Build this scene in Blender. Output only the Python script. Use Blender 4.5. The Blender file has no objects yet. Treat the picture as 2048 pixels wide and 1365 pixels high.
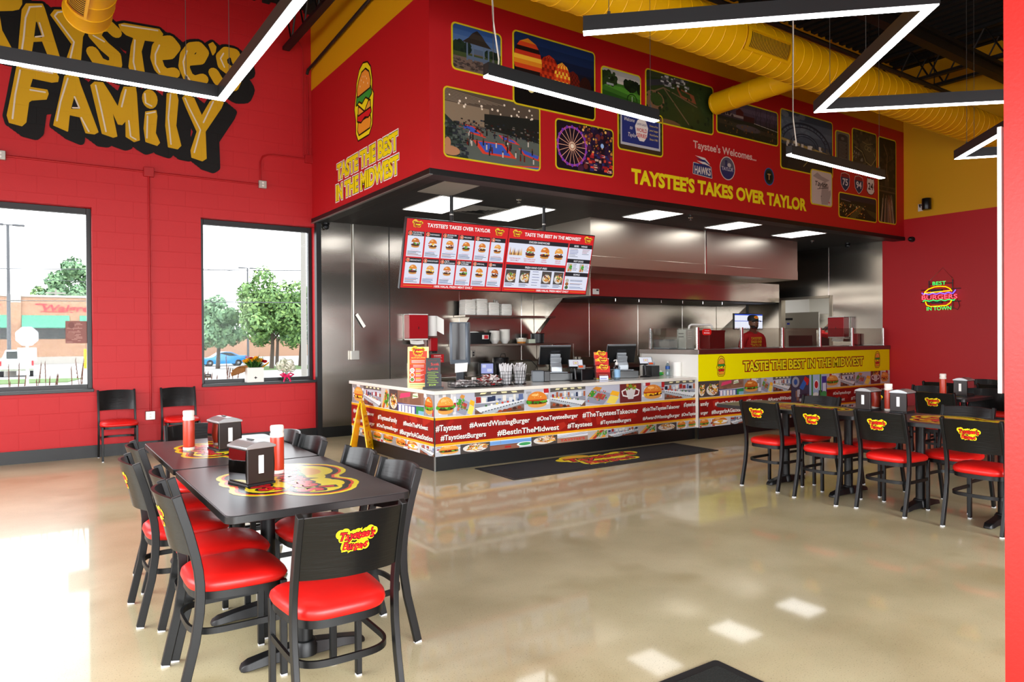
import bpy, bmesh, math, random
from mathutils import Vector, Matrix
from mathutils.geometry import tessellate_polygon
PI = math.pi
sc = bpy.context.scene
COL = sc.collection

# ---------------------------------------------------------------- camera
FL = 1411.325                       # focal length in pixels of the 2048 wide frame
YAW, PITCH, ROLL = 0.97233910, -0.00522962, -0.00646333
cd = bpy.data.cameras.new('camera'); cam = bpy.data.objects.new('camera', cd); COL.objects.link(cam)
cd.sensor_width = 36; cd.lens = FL / 2048 * 36; cd.clip_start = .05; cd.clip_end = 500
fw = Vector((math.cos(YAW) * math.cos(PITCH), math.sin(YAW) * math.cos(PITCH), math.sin(PITCH)))
rt = Vector((math.sin(YAW), -math.cos(YAW), 0)); up = rt.cross(fw)
r2 = rt * math.cos(ROLL) + up * math.sin(ROLL); u2 = -rt * math.sin(ROLL) + up * math.cos(ROLL)
M = Matrix((r2, u2, -fw)).transposed().to_4x4(); M.translation = (0, 0, 1.5)
cam.matrix_world = M
sc.camera = cam

# ---------------------------------------------------------------- light and exposure
sc.view_settings.view_transform = 'Standard'; sc.view_settings.look = 'None'
sc.view_settings.gamma = 1; sc.view_settings.use_curve_mapping = False
sc.view_settings.exposure = 0.0
SKY = 5.0
w = bpy.data.worlds.new('overcast_sky'); sc.world = w; w.use_nodes = True
bg = w.node_tree.nodes['Background']; bg.inputs[0].default_value = (.93, .97, 1, 1); bg.inputs[1].default_value = SKY
LED_E, PANEL_E = 14.0, 6.0          # emission of the linear lights and of the kitchen ceiling panels
sc.cycles.max_bounces = 8; sc.cycles.diffuse_bounces = 4; sc.cycles.glossy_bounces = 4
sc.cycles.transparent_max_bounces = 12; sc.cycles.caustics_reflective = False; sc.cycles.caustics_refractive = False
sc.cycles.sample_clamp_indirect = 6
sc.cycles.use_denoising = True
def area_lamp(name, loc, sx, sy, aim, power, col=(1, 1, 1), spread=180):
    l = bpy.data.lights.new(name, 'AREA'); l.shape = 'RECTANGLE'; l.size = sx; l.size_y = sy; l.energy = power; l.color = col; l.spread = math.radians(spread)
    o = bpy.data.objects.new(name, l); COL.objects.link(o); o.location = loc
    o.rotation_euler = Vector(aim).to_track_quat('-Z', 'Y').to_euler(); return o
# daylight that enters by the shop-front glass behind the camera
area_lamp('daylight_front', (1.4, -4.0, 1.75), 9.6, 2.6, (0, 1, -.50), 560, (.95, .98, 1), 95)
area_lamp('daylight_side', (-3.5, 3.0, 1.95), 13, 2.2, (1, 0, -.50), 380, (.95, .98, 1), 95)

# ---------------------------------------------------------------- colours and materials
def lin(c): return c / 12.92 if c <= .04045 else ((c + .055) / 1.055) ** 2.4
def hexc(h):
    h = h.lstrip('#')
    if len(h) == 3: h = ''.join(c * 2 for c in h)
    return tuple(lin(int(h[i:i + 2], 16) / 255) for i in (0, 2, 4))
MATS = {}
def mat(name, col='#888', rough=.5, metal=0, coat=0, emit=0, spec=.5, bump=None, trans=0, ior=1.45):
    if name in MATS: return MATS[name]
    m = bpy.data.materials.new(name); m.use_nodes = True; MATS[name] = m
    nt = m.node_tree; b = nt.nodes['Principled BSDF']; c = hexc(col)
    b.inputs['Base Color'].default_value = (*c, 1); b.inputs['Roughness'].default_value = rough
    b.inputs['Metallic'].default_value = metal; b.inputs['Coat Weight'].default_value = coat
    b.inputs['Coat Roughness'].default_value = .08
    b.inputs['Specular IOR Level'].default_value = spec
    b.inputs['Transmission Weight'].default_value = trans; b.inputs['IOR'].default_value = ior
    if emit:
        b.inputs['Emission Color'].default_value = (*c, 1); b.inputs['Emission Strength'].default_value = emit
    if bump:                                        # (scale, strength)
        n = nt.nodes.new('ShaderNodeTexNoise'); n.inputs['Scale'].default_value = bump[0]; n.inputs['Detail'].default_value = 3
        t = nt.nodes.new('ShaderNodeTexCoord'); bp = nt.nodes.new('ShaderNodeBump')
        bp.inputs['Strength'].default_value = bump[1]; bp.inputs['Distance'].default_value = .01
        nt.links.new(t.outputs['Object'], n.inputs['Vector']); nt.links.new(n.outputs['Fac'], bp.inputs['Height'])
        nt.links.new(bp.outputs['Normal'], b.inputs['Normal'])
    return m
def nodes(m): return m.node_tree, m.node_tree.nodes['Principled BSDF']
def art_mat(name, rough=.5, emit=0, blocks=False, spec=.3):
    m = mat(name, '#fff', rough, spec=spec); nt, b = nodes(m)
    if not any(n.type == 'VERTEX_COLOR' for n in nt.nodes):
        v = nt.nodes.new('ShaderNodeVertexColor'); v.layer_name = 'Col'
        nt.links.new(v.outputs['Color'], b.inputs['Base Color'])
        if emit:
            nt.links.new(v.outputs['Color'], b.inputs['Emission Color']); b.inputs['Emission Strength'].default_value = emit
            b.inputs['Base Color'].default_value = (.02, .02, .02, 1)
            for l in list(b.inputs['Base Color'].links): nt.links.remove(l)
        if blocks: block_bump(m)
    return m
def block_bump(m, mortar_mix=None):
    """concrete block courses as bump; the wall lies in the XZ plane"""
    nt, b = nodes(m)
    g = nt.nodes.new('ShaderNodeNewGeometry'); s = nt.nodes.new('ShaderNodeSeparateXYZ'); c = nt.nodes.new('ShaderNodeCombineXYZ')
    nt.links.new(g.outputs['Position'], s.inputs[0])
    nt.links.new(s.outputs['X'], c.inputs['X']); nt.links.new(s.outputs['Z'], c.inputs['Y'])
    mp = nt.nodes.new('ShaderNodeMapping'); mp.inputs['Location'].default_value = (.13, .045, 0)
    nt.links.new(c.outputs[0], mp.inputs[0])
    br = nt.nodes.new('ShaderNodeTexBrick'); br.inputs['Scale'].default_value = 1
    br.inputs['Brick Width'].default_value = .42; br.inputs['Row Height'].default_value = .21
    br.inputs['Mortar Size'].default_value = .004; br.inputs['Mortar Smooth'].default_value = .3
    br.inputs['Color1'].default_value = br.inputs['Color2'].default_value = (1, 1, 1, 1); br.inputs['Mortar'].default_value = (0, 0, 0, 1)
    nt.links.new(mp.outputs[0], br.inputs['Vector'])
    n = nt.nodes.new('ShaderNodeTexNoise'); n.inputs['Scale'].default_value = 60; n.inputs['Detail'].default_value = 4
    nt.links.new(c.outputs[0], n.inputs['Vector'])
    a = nt.nodes.new('ShaderNodeMath'); a.operation = 'MULTIPLY_ADD'; a.inputs[1].default_value = .25
    nt.links.new(n.outputs['Fac'], a.inputs[0]); nt.links.new(br.outputs['Color'], a.inputs[2])
    bp = nt.nodes.new('ShaderNodeBump'); bp.inputs['Strength'].default_value = .55; bp.inputs['Distance'].default_value = .006
    nt.links.new(a.outputs[0], bp.inputs['Height']); nt.links.new(bp.outputs['Normal'], b.inputs['Normal'])
def noise_mix(m, c1, c2, scale, detail=4, c3=None, scale3=0, lo=.35, hi=.65):
    nt, b = nodes(m); t = nt.nodes.new('ShaderNodeTexCoord')
    n = nt.nodes.new('ShaderNodeTexNoise'); n.inputs['Scale'].default_value = scale; n.inputs['Detail'].default_value = detail
    r = nt.nodes.new('ShaderNodeValToRGB'); e = r.color_ramp.elements
    e[0].position = lo; e[0].color = (*hexc(c1), 1); e[1].position = hi; e[1].color = (*hexc(c2), 1)
    nt.links.new(t.outputs['Object'], n.inputs['Vector']); nt.links.new(n.outputs['Fac'], r.inputs[0])
    out = r.outputs[0]
    if c3:
        n2 = nt.nodes.new('ShaderNodeTexNoise'); n2.inputs['Scale'].default_value = scale3; n2.inputs['Detail'].default_value = 2
        nt.links.new(t.outputs['Object'], n2.inputs['Vector'])
        r3 = nt.nodes.new('ShaderNodeValToRGB'); r3.color_ramp.elements[0].position = .60; r3.color_ramp.elements[1].position = .72
        nt.links.new(n2.outputs['Fac'], r3.inputs[0])
        mx = nt.nodes.new('ShaderNodeMix'); mx.data_type = 'RGBA'
        nt.links.new(r3.outputs[0], mx.inputs[0]); nt.links.new(out, mx.inputs[6]); mx.inputs[7].default_value = (*hexc(c3), 1)
        out = mx.outputs[2]
    nt.links.new(out, b.inputs['Base Color']); return m
def glass_mat(name, tint='#fff', refl=.08, rough=0, rim=.5):
    m = bpy.data.materials.new(name); m.use_nodes = True; MATS[name] = m; nt = m.node_tree; nt.nodes.clear()
    o = nt.nodes.new('ShaderNodeOutputMaterial'); mx = nt.nodes.new('ShaderNodeMixShader')
    t = nt.nodes.new('ShaderNodeBsdfTransparent'); t.inputs[0].default_value = (*hexc(tint), 1)
    g = nt.nodes.new('ShaderNodeBsdfGlossy'); g.inputs['Roughness'].default_value = rough
    lw = nt.nodes.new('ShaderNodeLayerWeight'); lw.inputs['Blend'].default_value = .5
    pw = nt.nodes.new('ShaderNodeMath'); pw.operation = 'POWER'; pw.inputs[1].default_value = 5; nt.links.new(lw.outputs['Facing'], pw.inputs[0])
    f = nt.nodes.new('ShaderNodeMath'); f.operation = 'MULTIPLY_ADD'; f.inputs[1].default_value = rim; f.inputs[2].default_value = refl * .4; nt.links.new(pw.outputs[0], f.inputs[0])
    nt.links.new(f.outputs[0], mx.inputs[0]); nt.links.new(t.outputs[0], mx.inputs[1]); nt.links.new(g.outputs[0], mx.inputs[2])
    nt.links.new(mx.outputs[0], o.inputs[0]); return m
def steel_mat(name, col='#b4afa6', rough=.22, wave=.25, scale=1.6):
    m = mat(name, col, rough, 1); nt, b = nodes(m)
    t = nt.nodes.new('ShaderNodeTexCoord'); n = nt.nodes.new('ShaderNodeTexNoise'); n.inputs['Scale'].default_value = scale; n.inputs['Detail'].default_value = 1
    mp = nt.nodes.new('ShaderNodeMapping'); mp.inputs['Scale'].default_value = (.5, .5, 1.3)
    nt.links.new(t.outputs['Object'], mp.inputs[0]); nt.links.new(mp.outputs[0], n.inputs['Vector'])
    bp = nt.nodes.new('ShaderNodeBump'); bp.inputs['Strength'].default_value = wave; bp.inputs['Distance'].default_value = .08
    nt.links.new(n.outputs['Fac'], bp.inputs['Height']); nt.links.new(bp.outputs['Normal'], b.inputs['Normal'])
    b.inputs['Anisotropic'].default_value = .4
    return m

# ---------------------------------------------------------------- mesh builder
class MB:
    def __init__(s): s.v = []; s.f = []
    def add(s, v, f):
        n = len(s.v); s.v += [tuple(p) for p in v]; s.f += [tuple(i + n for i in q) for q in f]; return s
    def box(s, x0, y0, z0, x1, y1, z1):
        v = [(x, y, z) for z in (z0, z1) for y in (y0, y1) for x in (x0, x1)]
        return s.add(v, [(0, 2, 3, 1), (4, 5, 7, 6), (0, 1, 5, 4), (2, 6, 7, 3), (0, 4, 6, 2), (1, 3, 7, 5)])
    def cbox(s, c, d, rot=None):
        v = [Vector((x * d[0] / 2, y * d[1] / 2, z * d[2] / 2)) for z in (-1, 1) for y in (-1, 1) for x in (-1, 1)]
        if rot is not None: v = [rot @ p for p in v]
        return s.add([p + Vector(c) for p in v], [(0, 2, 3, 1), (4, 5, 7, 6), (0, 1, 5, 4), (2, 6, 7, 3), (0, 4, 6, 2), (1, 3, 7, 5)])
    def loft(s, rings, cap=True, closed=True):
        n = len(rings[0]); b = len(s.v); f = []
        for r in rings: s.v += [tuple(p) for p in r]
        for i in range(len(rings) - 1):
            for j in range(n if closed else n - 1):
                k = (j + 1) % n
                f.append((b + i * n + j, b + i * n + k, b + (i + 1) * n + k, b + (i + 1) * n + j))
        if cap: f += [tuple(b + j for j in reversed(range(n))), tuple(b + (len(rings) - 1) * n + j for j in range(n))]
        s.f += f; return s
    def lathe(s, prof, c=(0, 0, 0), n=20, axis='z', cap=True):
        R = []
        for r, h in prof:
            ring = []
            for j in range(n):
                a = 2 * PI * j / n; x, y = r * math.cos(a), r * math.sin(a)
                p = {'z': (x, y, h), 'x': (h, x, y), 'y': (y, h, x)}[axis]
                ring.append((p[0] + c[0], p[1] + c[1], p[2] + c[2]))
            R.append(ring)
        return s.loft(R, cap)
    def cyl(s, p0, p1, r0, r1=None, n=12, cap=True):
        return s.tube([p0, p1], r0, n, r1, cap)
    def tube(s, path, r, n=8, r1=None, cap=True, closed=False):
        prof = [(math.cos(2 * PI * j / n), math.sin(2 * PI * j / n)) for j in range(n)]
        k = len(path)
        return s.sweep(path, prof, [(r + ((r1 if r1 is not None else r) - r) * i / max(1, k - 1)) for i in range(k)], cap=cap, closed=closed)
    def sweep(s, path, prof, scale=1, side=None, cap=True, closed=False):
        """profile (a along side, b along the other normal) swept along a path"""
        P = [Vector(p) for p in path]; R = []; k = len(P); prev = None
        for i, p in enumerate(P):
            if closed: t = P[(i + 1) % k] - P[i - 1]
            else: t = P[min(i + 1, k - 1)] - P[max(i - 1, 0)]
            t.normalize()
            if side is not None: a = Vector(side)
            elif prev is not None: a = prev
            else: a = Vector((0, 0, 1)) if abs(t.z) < .9 else Vector((1, 0, 0))
            a = (a - t * a.dot(t)).normalized(); prev = a; b = t.cross(a)
            q = scale[i] if isinstance(scale, list) else scale
            R.append([p + a * (x * q) + b * (y * q) for x, y in prof])
        if closed: R.append(R[0]); cap = False
        return s.loft(R, cap)
    def prism(s, poly, fn, d0, d1):
        """2D polygon extruded from depth d0 to d1 through fn(u, v, d)"""
        n = len(poly); b = len(s.v)
        s.v += [tuple(fn(u, v, d0)) for u, v in poly] + [tuple(fn(u, v, d1)) for u, v in poly]
        tri = tessellate_polygon([[Vector((u, v, 0)) for u, v in poly]])
        s.f += [tuple(b + i for i in t) for t in tri] + [tuple(b + n + i for i in reversed(t)) for t in tri]
        s.f += [(b + i, b + (i + 1) % n, b + n + (i + 1) % n, b + n + i) for i in range(n)]
        return s
    def ell(s, c, r, nu=14, nv=8, e=1.0):
        def pw(x): return math.copysign(abs(x) ** e, x)
        prof = []
        rings = []
        for i in range(nv + 1):
            a = -PI / 2 + PI * i / nv; ca = max(.001, math.cos(a) ** e); sa = pw(math.sin(a))
            rings.append([(c[0] + r[0] * ca * pw(math.cos(2 * PI * j / nu)), c[1] + r[1] * ca * pw(math.sin(2 * PI * j / nu)), c[2] + r[2] * sa) for j in range(nu)])
        return s.loft(rings)
    def sheet(s, fn, nu, nv, closed_u=False):
        b = len(s.v); W = nu if closed_u else nu + 1
        for j in range(nv + 1):
            for i in range(W): s.v.append(tuple(fn(i / nu, j / nv)))
        for j in range(nv):
            for i in range(nu):
                k = (i + 1) % W if closed_u else i + 1
                s.f.append((b + j * W + i, b + j * W + k, b + (j + 1) * W + k, b + (j + 1) * W + i))
        return s
    def build(s, name, m, parent=None, smooth=40, bevel=0, W=False, loc=None, seg=2):
        v = s.v
        if W and parent is not None:
            o_ = parent
            L = Vector(o_.location)
            if o_.parent is not None: L = L + Vector(o_.parent.location)
            v = [tuple(Vector(p) - L) for p in v]
        me = bpy.data.meshes.new(name); me.from_pydata(v, [], s.f); me.validate()
        bm = bmesh.new(); bm.from_mesh(me); bmesh.ops.recalc_face_normals(bm, faces=bm.faces); bm.to_mesh(me); bm.free()
        if smooth:
            me.polygons.foreach_set('use_smooth', [True] * len(me.polygons)); me.set_sharp_from_angle(angle=math.radians(smooth))
        if m is not None: me.materials.append(m)
        o = bpy.data.objects.new(name, me); COL.objects.link(o)
        if parent is not None: o.parent = parent
        if loc is not None: o.location = loc
        if bevel:
            b = o.modifiers.new('edge', 'BEVEL'); b.width = bevel; b.segments = seg; b.limit_method = 'ANGLE'; b.angle_limit = math.radians(35)
            b.harden_normals = False
        return o

def rrect(x0, y0, x1, y1, r, n=4):
    P = []
    for cx, cy, a in ((x1 - r, y1 - r, 0), (x0 + r, y1 - r, 90), (x0 + r, y0 + r, 180), (x1 - r, y0 + r, 270)):
        for i in range(n + 1):
            t = math.radians(a + 90 * i / n); P.append((cx + r * math.cos(t), cy + r * math.sin(t)))
    return P
def ngon(cx, cy, rx, ry=None, n=24, rot=0):
    ry = rx if ry is None else ry
    c, s_ = math.cos(rot), math.sin(rot); P = []
    for i in range(n):
        a = 2 * PI * i / n; x, y = rx * math.cos(a), ry * math.sin(a); P.append((cx + x * c - y * s_, cy + x * s_ + y * c))
    return P

# ---------------------------------------------------------------- naming and grouping
def tag(o, label, cat, group=None, kind=None):
    o['label'] = label; o['category'] = cat
    if group: o['group'] = group
    if kind: o['kind'] = kind
    return o
def thing(name, label, cat, loc=(0, 0, 0), rz=0, group=None):
    o = bpy.data.objects.new(name, None); COL.objects.link(o); o.empty_display_size = .1
    o.location = loc; o.rotation_euler = (0, 0, rz)
    return tag(o, label, cat, group)
def struct(o): o['kind'] = 'structure'; return o
def kids(o): return [c for c in bpy.data.objects if c.parent == o]
KIDS = {}
def remember(o): KIDS[o.name] = [(c, kids(c)) for c in kids(o)]; return o
def dup(o, loc, rz=0, label=None, group=None, skip=()):
    r = o.copy(); COL.objects.link(r); r.location = loc; r.rotation_euler = (0, 0, rz)
    if label: r['label'] = label
    if group: r['group'] = group
    for c, gs in KIDS.get(o.name, []):
        if c.name.split('.')[0] in skip: continue
        k = c.copy(); COL.objects.link(k); k.parent = r
        for g in gs:
            q = g.copy(); COL.objects.link(q); q.parent = k
    return r

# ---------------------------------------------------------------- flat lettering and printed pictures
GLYPH = {}
def _curve_mesh(txt, off):
    cu = bpy.data.curves.new('t', 'FONT'); cu.body = txt; cu.size = 1; cu.resolution_u = 3; cu.offset = off; cu.fill_mode = 'FRONT'
    o = bpy.data.objects.new('t', cu); COL.objects.link(o); bpy.context.view_layer.update()
    me = bpy.data.meshes.new_from_object(o.evaluated_get(bpy.context.evaluated_depsgraph_get()))
    v = [(p.co.x, p.co.y) for p in me.vertices]; f = [tuple(p.vertices) for p in me.polygons]
    bpy.data.objects.remove(o); bpy.data.curves.remove(cu); bpy.data.meshes.remove(me); return v, f
_adv = {}
def advance(ch):
    if ch not in _adv:
        def wd(t):
            v, f = _curve_mesh(t, 0); xs = [p[0] for p in v]; return max(xs) - min(xs)
        if '||' not in _adv: _adv['||'] = wd('||')
        _adv[ch] = wd('|' + ch + '|') - _adv['||']
    return _adv[ch]
def glyph(ch, off):
    k = (ch, round(off, 3))
    if k not in GLYPH: GLYPH[k] = _curve_mesh(ch, k[1])
    return GLYPH[k]
CAP = .73                                           # cap height of the built-in face at size 1
class Art:
    def __init__(s, step=0): s.v = []; s.f = []; s.c = []; s.step = 3e-5; s.clip = None; s.z = 0; s.e = 1.2e-5
    def _tri(s, P, col):
        if s.clip:
            C = s.clip; n = len(C)
            for i in range(n):
                (ax, ay), (bx, by) = C[i], C[(i + 1) % n]
                if all((bx - ax) * (y - ay) - (by - ay) * (x - ax) >= -1e-9 for x, y in P): continue
                Q = []
                for j in range(len(P)):
                    p, q = P[j], P[(j + 1) % len(P)]
                    dp = (bx - ax) * (p[1] - ay) - (by - ay) * (p[0] - ax); dq = (bx - ax) * (q[1] - ay) - (by - ay) * (q[0] - ax)
                    if dp >= 0: Q.append(p)
                    if (dp >= 0) != (dq >= 0):
                        t = dp / (dp - dq); Q.append((p[0] + (q[0] - p[0]) * t, p[1] + (q[1] - p[1]) * t))
                P = Q
                if len(P) < 3: return
        b = len(s.v); s.v += [(x, y, s.z) for x, y in P]; s.f.append(tuple(range(b, b + len(P)))); s.c.append(col)
    def up(s, n=1): s.z += s.step * n; return s
    def poly(s, P, col):
        c = hexc(col) if isinstance(col, str) else col; s.z += s.e
        for t in tessellate_polygon([[Vector((x, y, 0)) for x, y in P]]):
            T = [P[i] for i in t]
            if (T[1][0] - T[0][0]) * (T[2][1] - T[0][1]) - (T[1][1] - T[0][1]) * (T[2][0] - T[0][0]) < 0: T.reverse()
            s._tri(T, c)
        return s
    def rect(s, x0, y0, x1, y1, col):
        c = hexc(col) if isinstance(col, str) else col; s.z += s.e
        if x1 < x0: x0, x1 = x1, x0
        if y1 < y0: y0, y1 = y1, y0
        s._tri([(x0, y0), (x1, y0), (x1, y1), (x0, y1)], c); return s
    def ell(s, cx, cy, rx, ry, col, rot=0, n=20): return s.poly(ngon(cx, cy, rx, ry, n, rot), col)
    def stroke(s, P, wd, col, closed=False, round_=True):
        c = hexc(col) if isinstance(col, str) else col
        Q = list(P) + ([P[0]] if closed else [])
        for (ax, ay), (bx, by) in zip(Q, Q[1:]):
            L = math.hypot(bx - ax, by - ay)
            if L < 1e-9: continue
            nx, ny = -(by - ay) / L * wd / 2, (bx - ax) / L * wd / 2; s.z += s.e
            s._tri([(ax - nx, ay - ny), (bx - nx, by - ny), (bx + nx, by + ny), (ax + nx, ay + ny)], c)
        if round_:
            for x, y in P: s.z += s.e; s._tri(ngon(x, y, wd / 2, wd / 2, 12), c)
        return s
    def fat(s, P, d, col): s.poly(P, col); return s.stroke(P, 2 * d, col, True)
    def text(s, t, x, y, h, col, off=0., align='l', width=None, jit=None, shear=0, rot=0, space=1.):
        """cap height h, baseline at y; width squeezes the line"""
        k = h / CAP; W = sum(advance(c) for c in t) * k * space; sx = 1
        if width: sx = width / W; W = width
        x0 = {'l': 0, 'c': -W / 2, 'r': -W}[align]; cr, sr = math.cos(rot), math.sin(rot)
        c = hexc(col) if isinstance(col, str) else col; px = 0
        for i, ch in enumerate(t):
            a = advance(ch) * k * sx * space
            if ch != ' ':
                v, f = glyph(ch, off); ja, jy, js = jit(i) if jit else (0, 0, 1)
                ca, sa = math.cos(ja), math.sin(ja); V = []
                for gx, gy in v:
                    gx *= k * sx; gy *= k; gx -= a / 2; gx, gy = gx * js, gy * js
                    gx, gy = gx * ca - gy * sa, gx * sa + gy * ca
                    gx += a / 2 + px + shear * gy + x0; gy += jy
                    V.append((x + gx * cr - gy * sr, y + gx * sr + gy * cr))
                s.z += s.e
                for q in f:
                    T = [V[j] for j in q]
                    if (T[1][0] - T[0][0]) * (T[2][1] - T[0][1]) - (T[1][1] - T[0][1]) * (T[2][0] - T[0][0]) < 0: T.reverse()
                    s._tri(T, c)
            px += a
        return W
    def build(s, name, m, fn, parent=None, W=False):
        """fn(u, v, d): d is the small height of the ink above the sheet"""
        v = [Vector(fn(*p)) for p in s.v]
        if W and parent is not None:
            L = Vector(parent.location)
            if parent.parent is not None: L = L + Vector(parent.parent.location)
            v = [p - L for p in v]
        me = bpy.data.meshes.new(name); me.from_pydata(v, [], s.f)
        at = me.color_attributes.new('Col', 'FLOAT_COLOR', 'CORNER'); d = []
        for f, c in zip(s.f, s.c): d += [c[0], c[1], c[2], 1.] * len(f)
        at.data.foreach_set('color', d); me.materials.append(m)
        o = bpy.data.objects.new(name, me); COL.objects.link(o)
        if parent is not None: o.parent = parent
        return o
def on_y(Y): return lambda u, v, d: (u, Y - d, v)           # sheet facing -Y, u along +X
def on_x(X): return lambda u, v, d: (X - d, -u, v)          # sheet facing -X, u along -Y
# ================================================================ the setting
RED, YEL = '#b9121a', '#d89c00'
m_red = mat('red_block_paint', RED, .55, bump=None); block_bump(m_red)
m_redflat = mat('red_wall_paint', RED, .5, bump=(120, .05))
m_yel = mat('yellow_wall_paint', YEL, .55, bump=(120, .05))
m_black = mat('black_trim', '#0a0b0c', .45); m_frame = mat('black_window_frame', '#101113', .4)
m_steel = steel_mat('stainless_sheet', '#b3ada4', .22, .16); m_steel2 = steel_mat('stainless_smooth', '#c2beb6', .16, .10, .9)
m_chrome = mat('chrome', '#d8d8d8', .12, 1)
m_white = mat('white_paint', '#e9e7e2', .5); m_cream = mat('off_white_laminate', '#e6e4de', .3)
m_pipe_red = mat('red_painted_conduit', '#a81218', .4)
m_galv = mat('galvanised_steel', '#b9b7b0', .4, .8); m_dark = mat('dark_plastic', '#17181a', .4)
m_grey = mat('grey_plastic', '#6f767c', .4); m_glass = glass_mat('clear_pane', '#fff', .008, 0, .06)
YA, XB, YS, XS, ZC = 10.46, 13.3, 6.67, 3.51, 3.27

floor_m = mat('polished_concrete', '#b49c78', .30, coat=.5, spec=.4)
noise_mix(floor_m, '#a69a76', '#c3b793', 1.6, 12, '#a89a74', 1.7, .3, .7)
nt, b = nodes(floor_m)
t_ = nt.nodes.new('ShaderNodeTexCoord'); sp_ = nt.nodes.new('ShaderNodeTexNoise'); sp_.inputs['Scale'].default_value = 150; sp_.inputs['Detail'].default_value = 2
nt.links.new(t_.outputs['Object'], sp_.inputs['Vector'])
r_ = nt.nodes.new('ShaderNodeValToRGB'); r_.color_ramp.elements[0].position = .26; r_.color_ramp.elements[1].position = .39
r_.color_ramp.elements[0].color = (.25, .22, .2, 1); r_.color_ramp.elements[1].color = (1, 1, 1, 1)
nt.links.new(sp_.outputs['Fac'], r_.inputs[0])
mx_ = nt.nodes.new('ShaderNodeMix'); mx_.data_type = 'RGBA'; mx_.blend_type = 'MULTIPLY'; mx_.inputs[0].default_value = .9
src = b.inputs['Base Color'].links[0].from_socket
nt.links.new(src, mx_.inputs[6]); nt.links.new(r_.outputs[0], mx_.inputs[7]); nt.links.new(mx_.outputs[2], b.inputs['Base Color'])
b.inputs['Coat Roughness'].default_value = .05
struct(MB().box(-3.7, -4.2, -.1, 16.6, 10.7, 0).build('floor', floor_m))

W1 = (-.95, .655, .875, 3.195); W2 = (1.95, 3.545, .875, 3.185)
wl = MB()
for x0, x1 in ((-3.7, W1[0]), (W1[1], W2[0]), (W2[1], 3.62)): wl.box(x0, YA, 0, x1, YA + .25, 6.5)
for w_ in (W1, W2):
    wl.box(w_[0], YA, 0, w_[1], YA + .25, w_[2]); wl.box(w_[0], YA, w_[3], w_[1], YA + .25, 6.5)
struct(wl.build('wall_left', m_red, smooth=0))
struct(MB().box(3.62, YA, 0, 16.6, YA + .25, 6.5).build('wall_left_kitchen', m_white, smooth=0))
def window(name, w_, fr=.055):
    x0, x1, z0, z1 = w_; r = bpy.data.objects.new(name, None); COL.objects.link(r); struct(r); r.location = ((x0 + x1) / 2, YA + .07, z0)
    f = MB(); y0, y1 = YA + .13, YA + .21
    f.box(x0, y0, z0, x0 + fr, y1, z1); f.box(x1 - fr, y0, z0, x1, y1, z1)
    f.box(x0 + fr, y0, z1 - fr - .02, x1 - fr, y1, z1); f.box(x0 + fr, y0, z0, x1 - fr, y1, z0 + fr)
    f.build('window_frame', m_frame, r, 0, .004, True)
    MB().box(x0 + fr, YA + .168, z0 + fr, x1 - fr, YA + .174, z1 - fr - .02).build('pane', m_glass, r, 0, 0, True)
    MB().box(x0 - .005, YA - .035, z0 - .035, x1 + .005, YA + .13, z0 + .004).build('window_sill', m_frame, r, 0, .004, True)
    return r
window('window_1', W1); window('window_2', W2)
struct(MB().box(-3.7, YA - .012, 0, 3.54, YA, .155).build('baseboard_left', m_black, None, 0))
struct(MB().box(3.54, YA - .09, 0, 3.615, YA, 3.235).build('trim_post', m_frame, None, 0))
# steel clad kitchen walls
ks = MB().box(3.615, 10.40, .16, XB, 10.46, 3.275).build('wall_kitchen_left', m_steel, None, 0); struct(ks)
for x in (4.73, 6.02, 7.30, 8.90, 10.19, 11.5, 12.77):
    MB().box(x - .006, 10.394, .16, x + .006, 10.402, 3.27).build('seam_strip', m_dark if x > 4 and x < 5 else m_chrome, ks, 0)
struct(MB().box(3.615, 10.395, 0, XB, 10.46, .16).build('baseboard_kitchen', m_black, None, 0))
DY0, DY1, DZ = 8.13, 9.25, 2.265
wb = MB().box(XB, -4.2, 0, XB + .2, 7.07, 3.622); wb.box(XB, 7.07, 3.3, XB + .2, 10.46, 3.622)
struct(wb.build('wall_back', m_redflat, None, 0))
struct(MB().box(XB, -4.2, 3.622, XB + .2, 10.46, 6.5).build('wall_back_upper', m_yel, None, 0))
kb = MB().box(XB, 7.07, 0, XB + .12, DY0, 3.3); kb.box(XB, DY1, 0, XB + .12, 10.46, 3.3); kb.box(XB, DY0, DZ, XB + .12, DY1, 3.3)
kb = struct(kb.build('wall_kitchen_back', m_steel, None, 0))
MB().box(XB - .008, 8.155, DZ, XB, 8.17, 3.27).build('seam_strip', m_chrome, kb, 0)
tr = MB().box(XB - .015, DY0 - .05, 0, XB + .13, DY0 + .012, DZ + .04); tr.box(XB - .015, DY1 - .012, 0, XB + .13, DY1 + .05, DZ + .04); tr.box(XB - .015, DY0, DZ - .01, XB + .13, DY1, DZ + .04)
d1 = struct(tr.build('door_1', mat('brushed_jamb', '#a39a8a', .35, .8), None, 0))
# the store room seen by the doorway
m_room = mat('store_room_panel', '#e3ded2', .6)
br = MB().box(16.2, 6.9, 0, 16.3, 10.46, 3.0); br.box(XB + .2, 6.8, 0, 16.2, 6.9, 3.0)
struct(br.build('wall_store_room', m_room, None, 0)); struct(MB().box(XB + .2, 6.8, 3.0, 16.3, 10.46, 3.1).build('ceiling_store_room', m_white, None, 0))
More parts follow.
